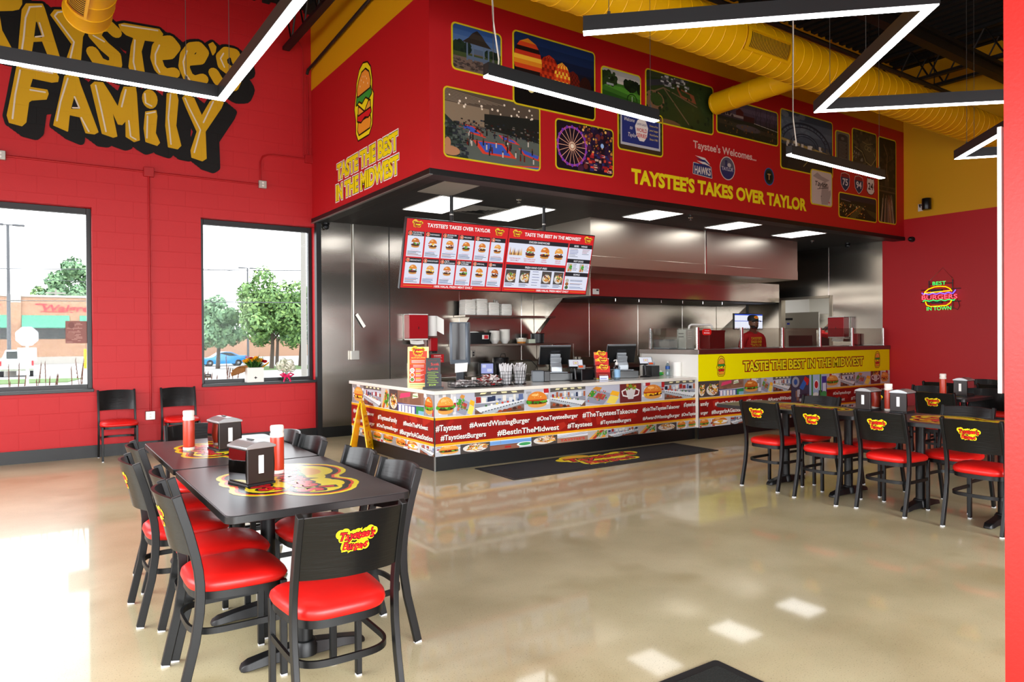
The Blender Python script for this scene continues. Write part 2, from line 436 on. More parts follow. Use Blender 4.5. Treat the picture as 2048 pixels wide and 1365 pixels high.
# bulkhead over the counter
sf = MB().box(XS, YS, 3.30, XB, YS + .12, 5.222)
sf = struct(sf.build('wall_bulkhead_front', m_redflat, None, 0))
struct(MB().box(XS, YS, 5.222, XB, YS + .12, 6.5).build('wall_bulkhead_front_upper', m_yel, None, 0))
struct(MB().box(XS, YS + .12, 3.30, XS + .12, YA, 5.222).build('wall_bulkhead_side', m_redflat, None, 0))
# the yellow band on the side is cut by a slanting red edge
struct(MB().box(XS, YS + .12, 5.222, XS + .12, YA, 6.5).build('wall_bulkhead_side_upper', m_yel, None, 0))
hb = MB().box(XS - .015, YS - .02, 3.235, XB, YS + .2, 3.30); struct(hb.build('trim_1', m_black, None, 0, .004))
struct(MB().box(XS - .015, YS + .2, 3.235, XS + .2, YA, 3.30).build('trim_2', m_black, None, 0, .004))
m_edge = mat('bright_edge_strip', '#8e9290', .3, .6)
struct(MB().box(XS - .02, YS - .025, 3.228, XS + .02, YA, 3.238).build('trim_3', m_edge, None, 0))
# black tiled kitchen ceiling
ct = mat('black_ceiling_tile', '#121213', .6); nt, b = nodes(ct)
g_ = nt.nodes.new('ShaderNodeNewGeometry'); mp_ = nt.nodes.new('ShaderNodeMapping'); mp_.inputs['Location'].default_value = (.2, .0, 0)
nt.links.new(g_.outputs['Position'], mp_.inputs[0]); bk = nt.nodes.new('ShaderNodeTexBrick'); nt.links.new(mp_.outputs[0], bk.inputs['Vector'])
bk.offset = 0; bk.inputs['Scale'].default_value = 1; bk.inputs['Brick Width'].default_value = .6; bk.inputs['Row Height'].default_value = 1.16; bk.inputs['Mortar Size'].default_value = .009
bk.inputs['Color1'].default_value = bk.inputs['Color2'].default_value = (.006, .006, .0065, 1); bk.inputs['Mortar'].default_value = (.02, .02, .02, 1)
nt.links.new(bk.outputs['Color'], b.inputs['Base Color'])
struct(MB().box(XS + .1, YS + .1, ZC, XB + .1, YA, ZC + .04).build('ceiling_kitchen', ct, None, 0))
# roof
m_roof = mat('black_roof_deck', '#040404', .9)
dk = MB().box(-3.8, -4.3, 6.40, 16.5, 10.8, 6.5)
for i in range(100): dk.box(-3.8 + i * .2, -4.3, 6.36, -3.8 + i * .2 + .1, 10.8, 6.40)
struct(dk.build('ceiling', m_roof, None, 0))
# walls behind the camera with the shop-front openings
wf = MB().box(-3.7, -4.2, 0, 13.5, -4.05, .15); wf.box(-3.7, -4.2, 3.2, 13.5, -4.05, 6.5); wf.box(6.6, -4.2, .15, 13.5, -4.05, 3.2)
for x in (-3.7, -1.2, 1.4, 4.0): wf.box(x, -4.2, .15, x + .18, -4.05, 3.2)
struct(wf.build('wall_front', m_redflat, None, 0))
ws = MB().box(-3.7, -4.2, 0, -3.55, 10.7, .85); ws.box(-3.7, -4.2, 3.2, -3.55, 10.7, 6.5)
for y in (-4.2, -1.5, 1.2, 3.9, 6.6, 9.3): ws.box(-3.7, y, .85, -3.55, y + (1.4 if y > 9 else .3), 3.2)
struct(ws.build('wall_side', m_redflat, None, 0))
# red partition end at the right edge
m_part = mat('red_partition_paint', '#d4261f', .38, bump=(90, .06))
struct(MB().box(2.75, -.35, 0, 2.95, 1.045, 6.3).build('wall_right', m_part, None, 0))

# ---- roof joists, girder and sprinkler pipe
m_jst = mat('black_joist_paint', '#0c0c0d', .5)
def joist(x, z0, z1, y0, y1, label):
    t = thing('roof_joist', label, 'joist', (x, y0, z0), group='roof joists')
    MB().box(x - .05, y0, z0, x + .05, y1, z0 + .05).build('bottom_chord', m_jst, t, 0, 0, True)
    MB().box(x - .05, y0, z1 - .05, x + .05, y1, z1).build('top_chord', m_jst, t, 0, 0, True)
    wb_ = MB(); n = int((y1 - y0) / .55)
    for i in range(n):
        a = y0 + i * (y1 - y0) / n; c = y0 + (i + .5) * (y1 - y0) / n; e = y0 + (i + 1) * (y1 - y0) / n
        wb_.tube([(x, a, z1 - .03), (x, c, z0 + .03)], .014, 5); wb_.tube([(x, c, z0 + .03), (x, e, z1 - .03)], .014, 5)
    wb_.build('web_bars', m_jst, t, 40, 0, True)
for x, z, l in ((12.95, 5.78, 'black bar joist nearest the far yellow wall, beyond the round duct'), (12.42, 5.78, 'second black bar joist out from the far yellow wall'),
             (3.12, 5.72, 'black bar joist beside the bulkhead side with the burger emblem')):
    joist(x, z, 6.36, -4.0, 6.66 if x > 4 else 10.4, l)
tag(MB().box(3.7, 4.82, 5.55, 13.3, 4.96, 5.62).box(3.7, 4.87, 5.62, 13.3, 4.91, 5.76).box(3.7, 4.82, 5.72, 13.3, 4.96, 5.78).build('roof_girder', m_jst, None, 0), 'black steel girder running to the far yellow wall under the roof deck', 'beam')
sp = MB().tube([(3.9, 5.72, 5.6), (13.25, 5.72, 5.6)], .035, 8)
for x in (6, 8.2, 10.4, 12.4): sp.tube([(x, 5.72, 5.6), (x, 5.72, 6.36)], .008, 5)
tag(sp.build('sprinkler_pipe', m_jst), 'black sprinkler pipe hanging beside the big yellow duct', 'pipe')
tag(MB().tube([(3.44, 10.43, 5.45), (3.44, 10.38, 5.50), (3.46, 10.2, 5.53), (3.46, 6.9, 5.72), (3.46, 5.6, 5.8)], .022, 8).build('black_conduit', m_jst), 'black pipe crossing the yellow band of the bulkhead above the burger emblem', 'pipe')
# ================================================================ chairs and tables
m_chair = mat('black_chair_metal', '#0b0c0d', .42, spec=.4); m_seat = mat('red_vinyl', '#cc140f', .42, coat=.05, bump=(300, .03))
m_wood = mat('black_stained_wood', '#0a0a0a', .36, coat=.12, spec=.35); nt, b = nodes(m_wood)
t_ = nt.nodes.new('ShaderNodeTexCoord'); mp_ = nt.nodes.new('ShaderNodeMapping'); mp_.inputs['Scale'].default_value = (6, 6, 70)
n_ = nt.nodes.new('ShaderNodeTexNoise'); n_.inputs['Scale'].default_value = 1.5; n_.inputs['Detail'].default_value = 4
nt.links.new(t_.outputs['Object'], mp_.inputs[0]); nt.links.new(mp_.outputs[0], n_.inputs['Vector'])
bp_ = nt.nodes.new('ShaderNodeBump'); bp_.inputs['Strength'].default_value = .25; bp_.inputs['Distance'].default_value = .004
nt.links.new(n_.outputs['Fac'], bp_.inputs['Height']); nt.links.new(bp_.outputs['Normal'], b.inputs['Normal'])
m_glide = mat('clear_glide', '#c9ccd0', .3); m_decal = art_mat('printed_decal', .35)

LR, LY, LK = '#d3141c', '#f2dc1e', '#16120c'
def wob(seed, a=.10, h=.0, s=.1):
    r = random.Random(seed); L = [(r.uniform(-a, a), r.uniform(-h, h), 1 + r.uniform(-s, s)) for _ in range(30)]
    return lambda i: L[i % 30]
def shop_logo(A, cx, cy, W, outline=True, bun=False, rings=False):
    """two-line fat lettering on a cloud-shaped yellow badge, W wide"""
    k = W / .24
    def ln(t, x, y, h, wd, col, off, sd): A.text(t, cx + x * k, cy + y * k, h * k, col, off, 'c', wd * k, wob(sd, .12, .004 * k), .18)
    P1 = [(-.10, .055), (-.055, .045), (-.01, .035), (.04, .045), (.095, .07)]
    P2 = [(-.065, -.035), (-.02, -.045), (.03, -.035), (.06, -.02)]
    def blob(d, col):
        for i in range(9): A.ell(cx + (-.104 + i * .026) * k, cy + (.036 + .010 * math.sin(i * 2.1) + .012 * abs(i - 4) / 4) * k, (.031 + d / 2) * k, (.031 + d / 2) * k, col, 0, 20)
        for i in range(6): A.ell(cx + (-.072 + i * .026) * k, cy + (-.034 + .006 * math.sin(i * 2.3)) * k, (.028 + d / 2) * k, (.028 + d / 2) * k, col, 0, 20)
        A.stroke([(cx - .09 * k, cy + .02 * k), (cx + .09 * k, cy + .03 * k)], .05 * k, col); A.stroke([(cx - .07 * k, cy - .02 * k), (cx + .05 * k, cy - .02 * k)], .05 * k, col)
        if bun: A.ell(cx - .06 * k, cy + .075 * k, (.050 + d / 2) * k, (.034 + d / 2) * k, col)
    if rings:
        blob(.075, LY); A.up(); blob(.056, '#e8481e'); A.up(); blob(.045, LK); A.up(); blob(.022, LY); A.up()
    else:
        blob(-.006, LY); ln("Taystee's", -.003, .010, .047, .212, LY, .19, 3); ln('Burgers', -.010, -.052, .042, .145, LY, .19, 5); A.up()
    if bun:
        A.ell(cx - .06 * k, cy + .068 * k, .044 * k, .028 * k, '#f0b23a'); A.up()
        A.stroke([(cx - .10 * k, cy + .055 * k), (cx - .02 * k, cy + .05 * k)], .010 * k, '#3f8a2a'); A.up()
    q = 1.22 if rings else 1.05
    L = (("Taystee's", -.003, .010 if not rings else .004, .047 * q, .212 * q, 3), ('Burgers', -.010, -.052 * (1.12 if rings else 1), .042 * q, .145 * q, 5))
    if outline:
        for t_, x, y, h, wd, sd in L: ln(t_, x, y, h, wd, LK, .105, sd)
        A.up()
    for t_, x, y, h, wd, sd in L: ln(t_, x, y, h, wd, LR, .035, sd)
    A.up()

def lean(z):                                        # y of the back posts at height z
    pts = [(0, -.235), (.10, -.212), (.24, -.178), (.36, -.160), (.46, -.155), (.56, -.165), (.70, -.198), (.855, -.245)]
    for (a, p), (c, q) in zip(pts, pts[1:]):
        if z <= c: return p + (q - p) * (z - a) / (c - a)
    return pts[-1][1]
def seat_outline(k=1.0, n=40):
    P = []
    for i in range(n):
        a = 2 * PI * i / n; x, y = math.cos(a), math.sin(a); e = .56
        px = math.copysign(abs(x) ** e, x); py = math.copysign(abs(y) ** e, y)
        wd = .205 + .018 * py                       # wider in front
        P.append((px * wd * k, .022 + py * .208 * k))
    return P
def make_chair():
    t = thing('dining_chair', 'black chair', 'chair')
    s = MB(); R = []
    for k, z in ((.90, .428), (.985, .432), (1.02, .450), (1.0, .470), (.92, .484), (.75, .493), (.45, .499), (.12, .501)):
        R.append([(x, y, z - .012 * max(0, (y - .12) / .1) * (1 if z > .46 else .2)) for x, y in seat_outline(k)])
    s.loft(R).build('seat', m_seat, t, 60)
    fr = MB(); o = seat_outline(.965); fr.loft([[(x, y, .398) for x, y in o], [(x, y, .43) for x, y in o]]); fr.build('seat_frame', m_chair, t, 50)
    ring = []
    for i in range(25):
        a = PI * (1 + i / 24); ring.append((.192 * math.copysign(abs(math.cos(a)) ** .55, math.cos(a)), -.02 + .165 * -abs(math.sin(a)) ** .7, .268))
    ring = [(-.192, .19, .268), (-.192, .08, .268)] + ring + [(.192, .08, .268), (.192, .19, .268)]
    MB().sweep(ring, [(-.013, -.006), (.013, -.006), (.013, .006), (-.013, .006)], side=(0, 0, 1)).build('stretcher', m_chair, t, 50)
    for sx in (-1, 1):
        pr = [(-.012, -.019), (.012, -.019), (.012, .019), (-.012, .019)]
        zs = [.008, .06, .12, .18, .24, .30, .36, .42, .48, .54, .60, .66, .72, .79, .857]
        l = MB().sweep([(sx * .205, lean(z), z) for z in zs], pr, side=(1, 0, 0)).build('leg', m_chair, t, 30, .003)
        MB().cbox((sx * .205, lean(0) + .002, .005), (.022, .034, .010)).build('glide', m_glide, l, 0)
        l = MB().box(sx * .188 - .0125, .175, .008, sx * .188 + .0125, .205, .43).build('leg', m_chair, t, 30, .003)
        MB().cbox((sx * .188, .19, .005), (.022, .026, .010)).build('glide', m_glide, l, 0)
    def bk(u, v, off):
        x = (u - .5) * .404; z = .602 + .243 * v
        return (x, lean(z) - .004 - .056 * (1 - (x / .202) ** 2) + off, z + .010 * (1 - (x / .202) ** 2) * v)
    p = MB(); nu, nv = 20, 5
    p.sheet(lambda u, v: bk(u, v, .007), nu, nv); p.sheet(lambda u, v: bk(1 - u, v, -.007), nu, nv)
    W = (nu + 1) * (nv + 1)
    for i in range(nu):
        p.f.append((i, i + 1, W + nu - i - 1, W + nu - i)); a = nv * (nu + 1)
        p.f.append((a + i, W + a + nu - i, W + a + nu - i - 1, a + i + 1))
    bo = p.build('backrest', m_wood, t, 40)
    A = Art(.0005); shop_logo(A, 0, .0, .15)
    A.build('badge', m_decal, lambda u, v, d: (lambda q: (q[0], q[1] - .0012 - d, q[2]))(bk(.5 + u / .404, (.738 + v - .602) / .243, -.007)), bo)
    return t
chair = make_chair()
bpy.context.view_layer.update(); remember(chair)
first = [True]
def seat_at(x, y, face, label, group, skip=()):
    """face: angle of the direction the sitter looks, 0 = +X"""
    rz = math.radians(face - 90)
    if first[0]:
        first[0] = False; chair.location = (x, y, 0); chair.rotation_euler = (0, 0, rz); tag(chair, label, 'chair', group); return chair
    return dup(chair, (x, y, 0), rz, label, group, skip)
GL, GR, GF = 'chairs around the joined tables by the windows', 'chairs at the front row of tables by the counter', 'chairs at the far tables'
near = seat_at(1.005, 2.79, 90, 'chair with its badged back to the viewer at the near end of the joined tables', GL)
for y, x, l in ((3.36, .73, 'nearest chair of the left row, curved black back beside the near table'),
             (3.80, .775, 'second chair of the left row, tucked half behind the nearest one'),
             (4.32, .69, 'third chair of the left row, pulled a little out from the table gap'),
             (4.86, .775, 'farthest chair of the left row, beside the ketchup bottle end')):
    seat_at(x, y, 0, l, GL)
for y, x, l in ((3.34, 1.33, 'nearest chair of the right side of the joined tables, beside the near table corner'),
             (3.86, 1.33, 'second chair of the right side of the joined tables, below the wet floor sign'),
             (4.53, 1.275, 'third chair of the right side of the joined tables, behind the front ketchup bottle'),
             (4.98, 1.25, 'farthest chair of the right side of the joined tables, partly behind the ketchup')):
    seat_at(x, y, 180, l, GL)
seat_at(1.03, 5.56, -90, 'chair at the far window end of the joined tables, behind the napkin holder', GL)
GW = 'chairs against the red block wall'
seat_at(.905, 10.15, -90, 'chair against the red wall below the pier, left of the wall outlet', GW)
seat_at(1.63, 10.15, -90, 'chair against the red wall, right of the wall outlet', GW)
for y, x, l in ((4.34, 6.11, 'first chair from the counter in the front right row, badge to the viewer'),
             (3.72, 6.06, 'second chair from the counter in the front right row'),
             (3.165, 6.13, 'third chair from the counter in the front right row'),
             (2.455, 6.11, 'chair of the front right row cut by the red partition')):
    seat_at(x, y, 0, l, GR)
for y, x, l in ((4.32, 6.66, 'chair facing the viewer across the front right table, nearest the counter collage'),
             (3.66, 6.66, 'chair facing the viewer hidden behind the front right napkin holders'),
             (2.90, 6.64, 'chair facing the viewer across the front right table, nearest the red partition')):
    seat_at(x, y, 180, l, GR)
for y, x, f, l in ((4.50, 8.58, 0, 'badged chair behind the front right ketchup bottle, at the middle row of tables'),
             (3.86, 8.58, 0, 'badged chair just left of the far ketchup bottle, at the middle row of tables'),
             (4.38, 9.12, 180, 'chair facing the viewer on the far side of the middle row, left'),
             (3.70, 9.12, 180, 'chair facing the viewer across the middle row, behind the far napkin holder'),
             (4.66, 10.45, 0, 'dark chair back in front of the red wall, left in the last row'),
             (3.98, 10.45, 0, 'badged chair right of the far napkin holder, in the last row'),
             (4.55, 11.05, 180, 'farthest chair, against the red end wall behind the far napkin holder')):
    seat_at(x, y, f, l, GF)

# ---- tables
m_top = mat('dark_table_laminate', '#30292a', .32, spec=.6); noise_mix(m_top, '#3c3535', '#4b4242', 3, 5)
m_topedge = mat('black_table_edge', '#1b1b1c', .35)
TZ = .78
def make_table(name, x0, y0, x1, y1, label, group, logo=True, turn=0, cols=(-.31, .31)):
    cx, cy = (x0 + x1) / 2, (y0 + y1) / 2; hx, hy = (x1 - x0) / 2, (y1 - y0) / 2
    t = thing(name, label, 'table', (cx, cy, 0), group=group)
    P = rrect(-hx, -hy, hx, hy, .045, 5)
    tp = MB().prism(P, lambda u, v, d: (u, v, d), TZ - .034, TZ - .001).build('table_edge', m_topedge, t, 40, .006)
    tp = MB().prism(rrect(-hx + .006, -hy + .006, hx - .006, hy - .006, .04, 5), lambda u, v, d: (u, v, d), TZ - .004, TZ).build('table_top', m_top, t, 0)
    if logo:
        A = Art(.0003); shop_logo(A, 0, -.02, .64, True, True, True)
        c, s_ = math.cos(turn), math.sin(turn)
        A.build('table_badge', m_decal2, lambda u, v, d: (u * c - v * s_, u * s_ + v * c, TZ + .0006 + d), tp)
    for py in cols:
        c_ = MB().cyl((0, py, .05), (0, py, TZ - .05), .038, n=20).build('column', m_chair, t, 50)
        MB().cbox((0, py, TZ - .042), (.36, .20, .014)).build('top_plate', m_chair, c_, 0, .003)
        f = MB()
        for sgn in (-1, 1):
            f.loft([[(sgn * x, py + w_ * q, z) for q, z in ((-1, zb), (1, zb), (.8, zt), (-.8, zt))] for x, w_, zb, zt in
                    ((0, .045, .012, .075), (.08, .042, .012, .068), (.18, .036, .012, .055), (.255, .04, .008, .042), (.285, .03, .004, .03), (.295, .018, .004, .016))])
        f.lathe([(.001, .082), (.05, .08), (.06, .06), (.062, .012), (.001, .012)], (0, py, 0), 20)
        f.build('base', m_chair, t, 50, .003)
    return t
m_decal2 = art_mat('table_print', .24, spec=.5)
GT = 'joined tables by the windows'
make_table('dining_table', .645, 3.0, 1.475, 4.245, 'nearer of the two joined dark tables, badge, front napkin holder and ketchup on it', GT, turn=-PI / 2)
make_table('dining_table', .645, 4.26, 1.465, 5.50, 'farther of the two joined dark tables, toward the windows', GT, turn=-PI / 2)
GT2 = 'tables of the right seating area'
make_table('dining_table', 6.0, 3.43, 6.76, 4.98, 'front right table at the counter end, two napkin holders at its near end', GT2, turn=-PI / 2, cols=(-.485, .185))
make_table('dining_table', 5.97, 2.0, 6.74, 3.41, 'front right table running behind the red partition', GT2, turn=-PI / 2, cols=(-.28, .35))
make_table('dining_table', 8.52, 3.62, 9.26, 4.86, 'middle row table carrying the far ketchup bottle and napkin holder', GT2, turn=-PI / 2)
make_table('dining_table', 10.55, 3.7, 11.2, 4.95, 'last row table close to the red end wall', GT2, False)

# ---- napkin holders and ketchup bottles
m_nap = mat('dark_smoked_plastic', '#2a2321', .25); m_napm = mat('silver_lid', '#a9acad', .3, .6); m_mir = mat('mirror_steel', '#c8ccce', .06, 1)
m_paper = mat('white_paper', '#f1efea', .7)
def make_napkin():
    t = thing('napkin_holder', 'napkin holder', 'napkin holder'); w_, d_ = .082, .066
    MB().box(-w_, -d_, .012, w_, d_, .172).build('housing', m_nap, t, 0, .004)
    def arc(u): return .176 + .020 * math.sin(PI * u)
    lid = MB(); n = 12
    lid.loft([[(-w_ - .004, -d_ - .006 + (2 * d_ + .012) * i / n, arc(i / n)) for i in range(n + 1)] + [(-w_ - .004, d_ + .006, .166), (-w_ - .004, -d_ - .006, .166)],
              [(w_ + .004, -d_ - .006 + (2 * d_ + .012) * i / n, arc(i / n)) for i in range(n + 1)] + [(w_ + .004, d_ + .006, .166), (w_ + .004, -d_ - .006, .166)]])
    lo = lid.build('lid', m_napm, t, 30, .002)
    MB().cbox((.01, 0, .1985), (.05, .012, .003)).build('lid_slot', m_dark, lo, 0)
    base = MB().box(-w_ - .003, -d_ - .004, 0, w_ + .003, d_ + .004, .012); base.build('base', m_dark, t, 0, .003)
    for sg in (-1, 1):
        f = MB(); f.sheet(lambda u, v: (-w_ + .008 + (2 * w_ - .016) * u, sg * (d_ + .0015 + .004 * math.sin(PI * v)), .02 + .14 * v), 2, 8)
        f.build('face_plate', m_mir, t, 60)
        MB().box(sg * w_ - .002, -.012, .055, sg * w_ + .002, .012, .135).build('napkin_window', m_paper, t, 0)
    return t
nap0 = make_napkin(); bpy.context.view_layer.update(); remember(nap0)
def make_ketchup():
    t = thing('ketchup_bottle', 'ketchup bottle', 'ketchup bottle')
    MB().lathe([(.001, .018), (.0345, .02), (.0355, .03), (.0355, .185), (.034, .195), (.001, .196)], n=24).build('body', mat('ketchup_red_plastic', '#b5361f', .3), t, 50)
    MB().lathe([(.001, 0), (.034, 0), (.036, .004), (.036, .019), (.001, .019)], n=24).build('cap_base', mat('frosted_white_plastic', '#e6d9d0', .4), t, 40)
    MB().lathe([(.0345, .194), (.036, .197), (.036, .214), (.033, .216), (.033, .226), (.035, .228), (.035, .250), (.032, .256), (.001, .256)], n=24).build('collar', MATS['frosted_white_plastic'], t, 40)
    return t
ket0 = make_ketchup(); bpy.context.view_layer.update(); remember(ket0)
GN, GK = 'napkin holders on the tables', 'ketchup bottles on the tables'
nap0.location = (.905, 3.64, TZ + .001); nap0.rotation_euler = (0, 0, math.radians(105)); nap0.scale = (1.1, 1.1, 1.1); tag(nap0, 'nearest napkin holder, dark sides and silver lid, in front on the joined tables', 'napkin holder', GN)
dup(nap0, (1.04, 4.86, TZ + .001), math.radians(100), 'napkin holder farther back on the joined tables, between the two ketchup bottles', GN)
dup(nap0, (6.62, 3.66, TZ + .001), math.radians(-2), 'left napkin holder of the pair on the front right table', GN)
dup(nap0, (6.66, 3.36, TZ + .001), math.radians(4), 'right napkin holder of the pair on the front right table', GN)
dup(nap0, (8.98, 3.83, TZ + .001), math.radians(0), 'napkin holder on the middle row table beside the far ketchup', GN)
ket0.location = (1.085, 3.83, TZ + .001); tag(ket0, 'front red ketchup bottle with frosted white cap, right of the nearest napkin holder', 'ketchup bottle', GK)
dup(ket0, (.845, 4.98, TZ + .001), 0, 'rear ketchup bottle, left of the second napkin holder on the joined tables', GK)
dup(ket0, (6.72, 3.52, TZ + .001), 0, 'ketchup bottle behind the pair of napkin holders at front right', GK)
dup(ket0, (8.9, 4.02, TZ + .001), 0, 'ketchup bottle on the middle row table in front of the red wall', GK)
# ================================================================ pendant lights, ducts
m_led = mat('led_diffuser', '#ffffff', .5, emit=LED_E); m_alu = mat('black_light_housing', '#1b1d1e', .4); m_cable = mat('white_cable', '#cfc9bd', .5); m_wire = mat('steel_wire', '#5a5a58', .4, .8)
def linear_light(name, lab, pts, hang, cable=None, z=3.2, w_=.062, h=.085):
    t = thing(name, lab, 'pendant light', (pts[0][0], pts[0][1], z), group='black linear pendant lights')
    n = len(pts)
    def off(d):
        L = []
        for i, p in enumerate(pts):
            p = Vector(p)
            if i == 0: u = (Vector(pts[1]) - p).normalized(); L.append(p + Vector((-u.y, u.x)) * d)
            elif i == n - 1: u = (p - Vector(pts[-2])).normalized(); L.append(p + Vector((-u.y, u.x)) * d)
            else:
                u = (p - Vector(pts[i - 1])).normalized(); v = (Vector(pts[i + 1]) - p).normalized(); a, b = Vector((-u.y, u.x)), Vector((-v.y, v.x))
                m_ = (a + b).normalized(); L.append(p + m_ * d / max(.35, m_.dot(a)))
        return L
    a, b = off(w_ / 2), off(-w_ / 2); hs = MB()
    a2, b2 = off(w_ / 2 - .004), off(-w_ / 2 + .004)
    for i in range(n - 1):
        hs.loft([[(a[i].x, a[i].y, z + .002), (a[i].x, a[i].y, z + h), (b[i].x, b[i].y, z + h), (b[i].x, b[i].y, z + .002)], [(a[i + 1].x, a[i + 1].y, z + .002), (a[i + 1].x, a[i + 1].y, z + h), (b[i + 1].x, b[i + 1].y, z + h), (b[i + 1].x, b[i + 1].y, z + .002)]])
    hs.build('housing', m_alu, t, 0, 0, True)
    for i in range(n - 1):
        d = MB(); d.loft([[(q.x, q.y, zz) for q, zz in ((a2[i], z - .003), (a2[i], z + .012), (b2[i], z + .012), (b2[i], z - .003))], [(q.x, q.y, zz) for q, zz in ((a2[i + 1], z - .003), (a2[i + 1], z + .012), (b2[i + 1], z + .012), (b2[i + 1], z - .003))]])
        d.build('diffuser', m_led, t, 0, 0, True)
    for x, y in hang:
        g = MB().cyl((x, y, z + h), (x, y, z + h + .03), .009, n=8); g.cyl((x, y, z + h), (x, y, 6.35), .0022, n=5); g.build('suspension_wire', m_wire, t, 40, 0, True)
    if cable:
        x, y = cable; MB().tube([(x, y, z + h), (x + .005, y, z + h + .05), (x - .03, y + .01, z + .38), (x - .045, y, z + .62), (x - .035, y, z + 1.1), (x - .04, y, 6.3)], .0055, 6).build('power_cable', m_cable, t, 40, 0, True)
    return t
linear_light('linear_light', 'bent linear light in front of the family mural, corner under the lettering', [(-1.9, 5.31), (1.13, 5.29), (1.13, 2.2)], [(.9, 5.29), (1.13, 5.05), (1.13, 3.3)])
linear_light('linear_light', 'straight linear light hanging before the balloon print', [(2.46, 3.89), (4.10, 3.965)], [(2.52, 3.893), (4.03, 3.962)], (2.56, 3.895))
linear_light('linear_light', 'zigzag linear light at upper right under the round duct', [(2.57, 3.04), (3.87, 1.80), (4.95, 3.11), (6.3, 1.87)], [(2.68, 2.95), (3.5, 2.15), (4.4, 2.44), (5.0, 3.05)])
linear_light('linear_light', 'straight linear light hanging before the bridge print', [(5.905, 4.017), (7.65, 4.063)], [(5.97, 4.02), (7.58, 4.06)], (6.02, 4.02))
linear_light('linear_light', 'bent linear light half hidden by the white panel at the right edge', [(6.2, 2.0), (7.415, 3.20), (8.4, 2.1)], [(7.3, 3.08), (7.5, 3.1)])

m_duct = mat('yellow_duct', '#e3ac00', .38, .0, coat=.1); m_grille = mat('grille_gap', '#2a2110', .6)
def duct(name, lab, axis, c, r, a0, a1, pitch=.17, closed=False):
    """spiral duct along x or y; c = the two fixed coordinates"""
    t = thing(name, lab, 'air duct', ((a0 + a1) / 2, c[0], c[1]) if axis == 'x' else (c[0], (a0 + a1) / 2, c[1]))
    b = MB(); prof = []; n = max(2, int((a1 - a0) / pitch))
    for i in range(n):
        h = a0 + (a1 - a0) * i / n; prof += [(r, h), (r, h + pitch * .93), (r + .004, h + pitch * .945), (r + .004, h + pitch * .985)]
    prof.append((r, a1))
    if not closed: prof += [(r - .012, a1), (r - .012, a1 - .35), (.02, a1 - .36)]
    b.lathe(prof, (0, c[0], c[1]) if axis == 'x' else (c[0], 0, c[1]), 40, axis)
    b.build('duct_wall', m_duct, t, 25, 0, True)
    return t
DU = duct('round_duct', 'big round yellow spiral duct running along the bulkhead front', 'x', (5.08, 4.78), .25, -3.4, 13.25)
BR = duct('branch_duct', 'small yellow branch duct reaching toward the baseball print', 'y', (7.97, 4.76), .148, 5.0, 6.58, .3)
LD = duct('branch_duct', 'yellow branch duct with a grille in front of the family mural', 'y', (.49, 4.75), .212, 5.1, 8.15, .3)
def grille(parent, axis, c, r, a0, a1, ang, wd, n):
    """slotted register following the duct skin, centred on angle ang"""
    def P(a, t_, rr):
        x, y = rr * math.cos(t_), rr * math.sin(t_)
        return (a, c[0] + x, c[1] + y) if axis == 'x' else (c[0] + x, a, c[1] + y)
    da = wd / r / 2; f = MB(); R0 = r + .004; R1 = r + .022
    f.sheet(lambda u, v: P(a0 + (a1 - a0) * u, ang - da + 2 * da * v, R0), 2, 8)
    for s_ in (-1, 1):
        f.sheet(lambda u, v: P(a0 - .05 + (a1 - a0 + .1) * u, ang + s_ * da * (1.0 + .28 * v), R1), 1, 2)
        f.sheet(lambda u, v: P(a0 - .05 + (a1 - a0 + .1) * u, ang + s_ * da * 1.28, R0 - .01 + (R1 - R0 + .01) * v), 1, 1)
        f.sheet(lambda u, v: P((a0 - .05 * v) if s_ < 0 else (a1 + .05 * v), ang - da + 2 * da * u, R1), 6, 1)
    g = f.build('grille', m_duct, parent, 30, 0, True)
    s = MB()
    for i in range(n):
        a = a0 + (a1 - a0) * (i + .25) / n; b_ = a + (a1 - a0) / n * .5; s.sheet(lambda u, v: P(a + (b_ - a) * u, ang - da * .92 + da * 1.84 * v, R0 + .003), 1, 8)
    s.build('slots', m_grille, g, 30, 0, True)
grille(DU, 'x', (5.08, 4.78), .25, 6.42, 7.12, math.radians(197), .17, 28)
grille(LD, 'y', (.49, 4.75), .212, 6.6, 7.72, math.radians(236), .15, 26)
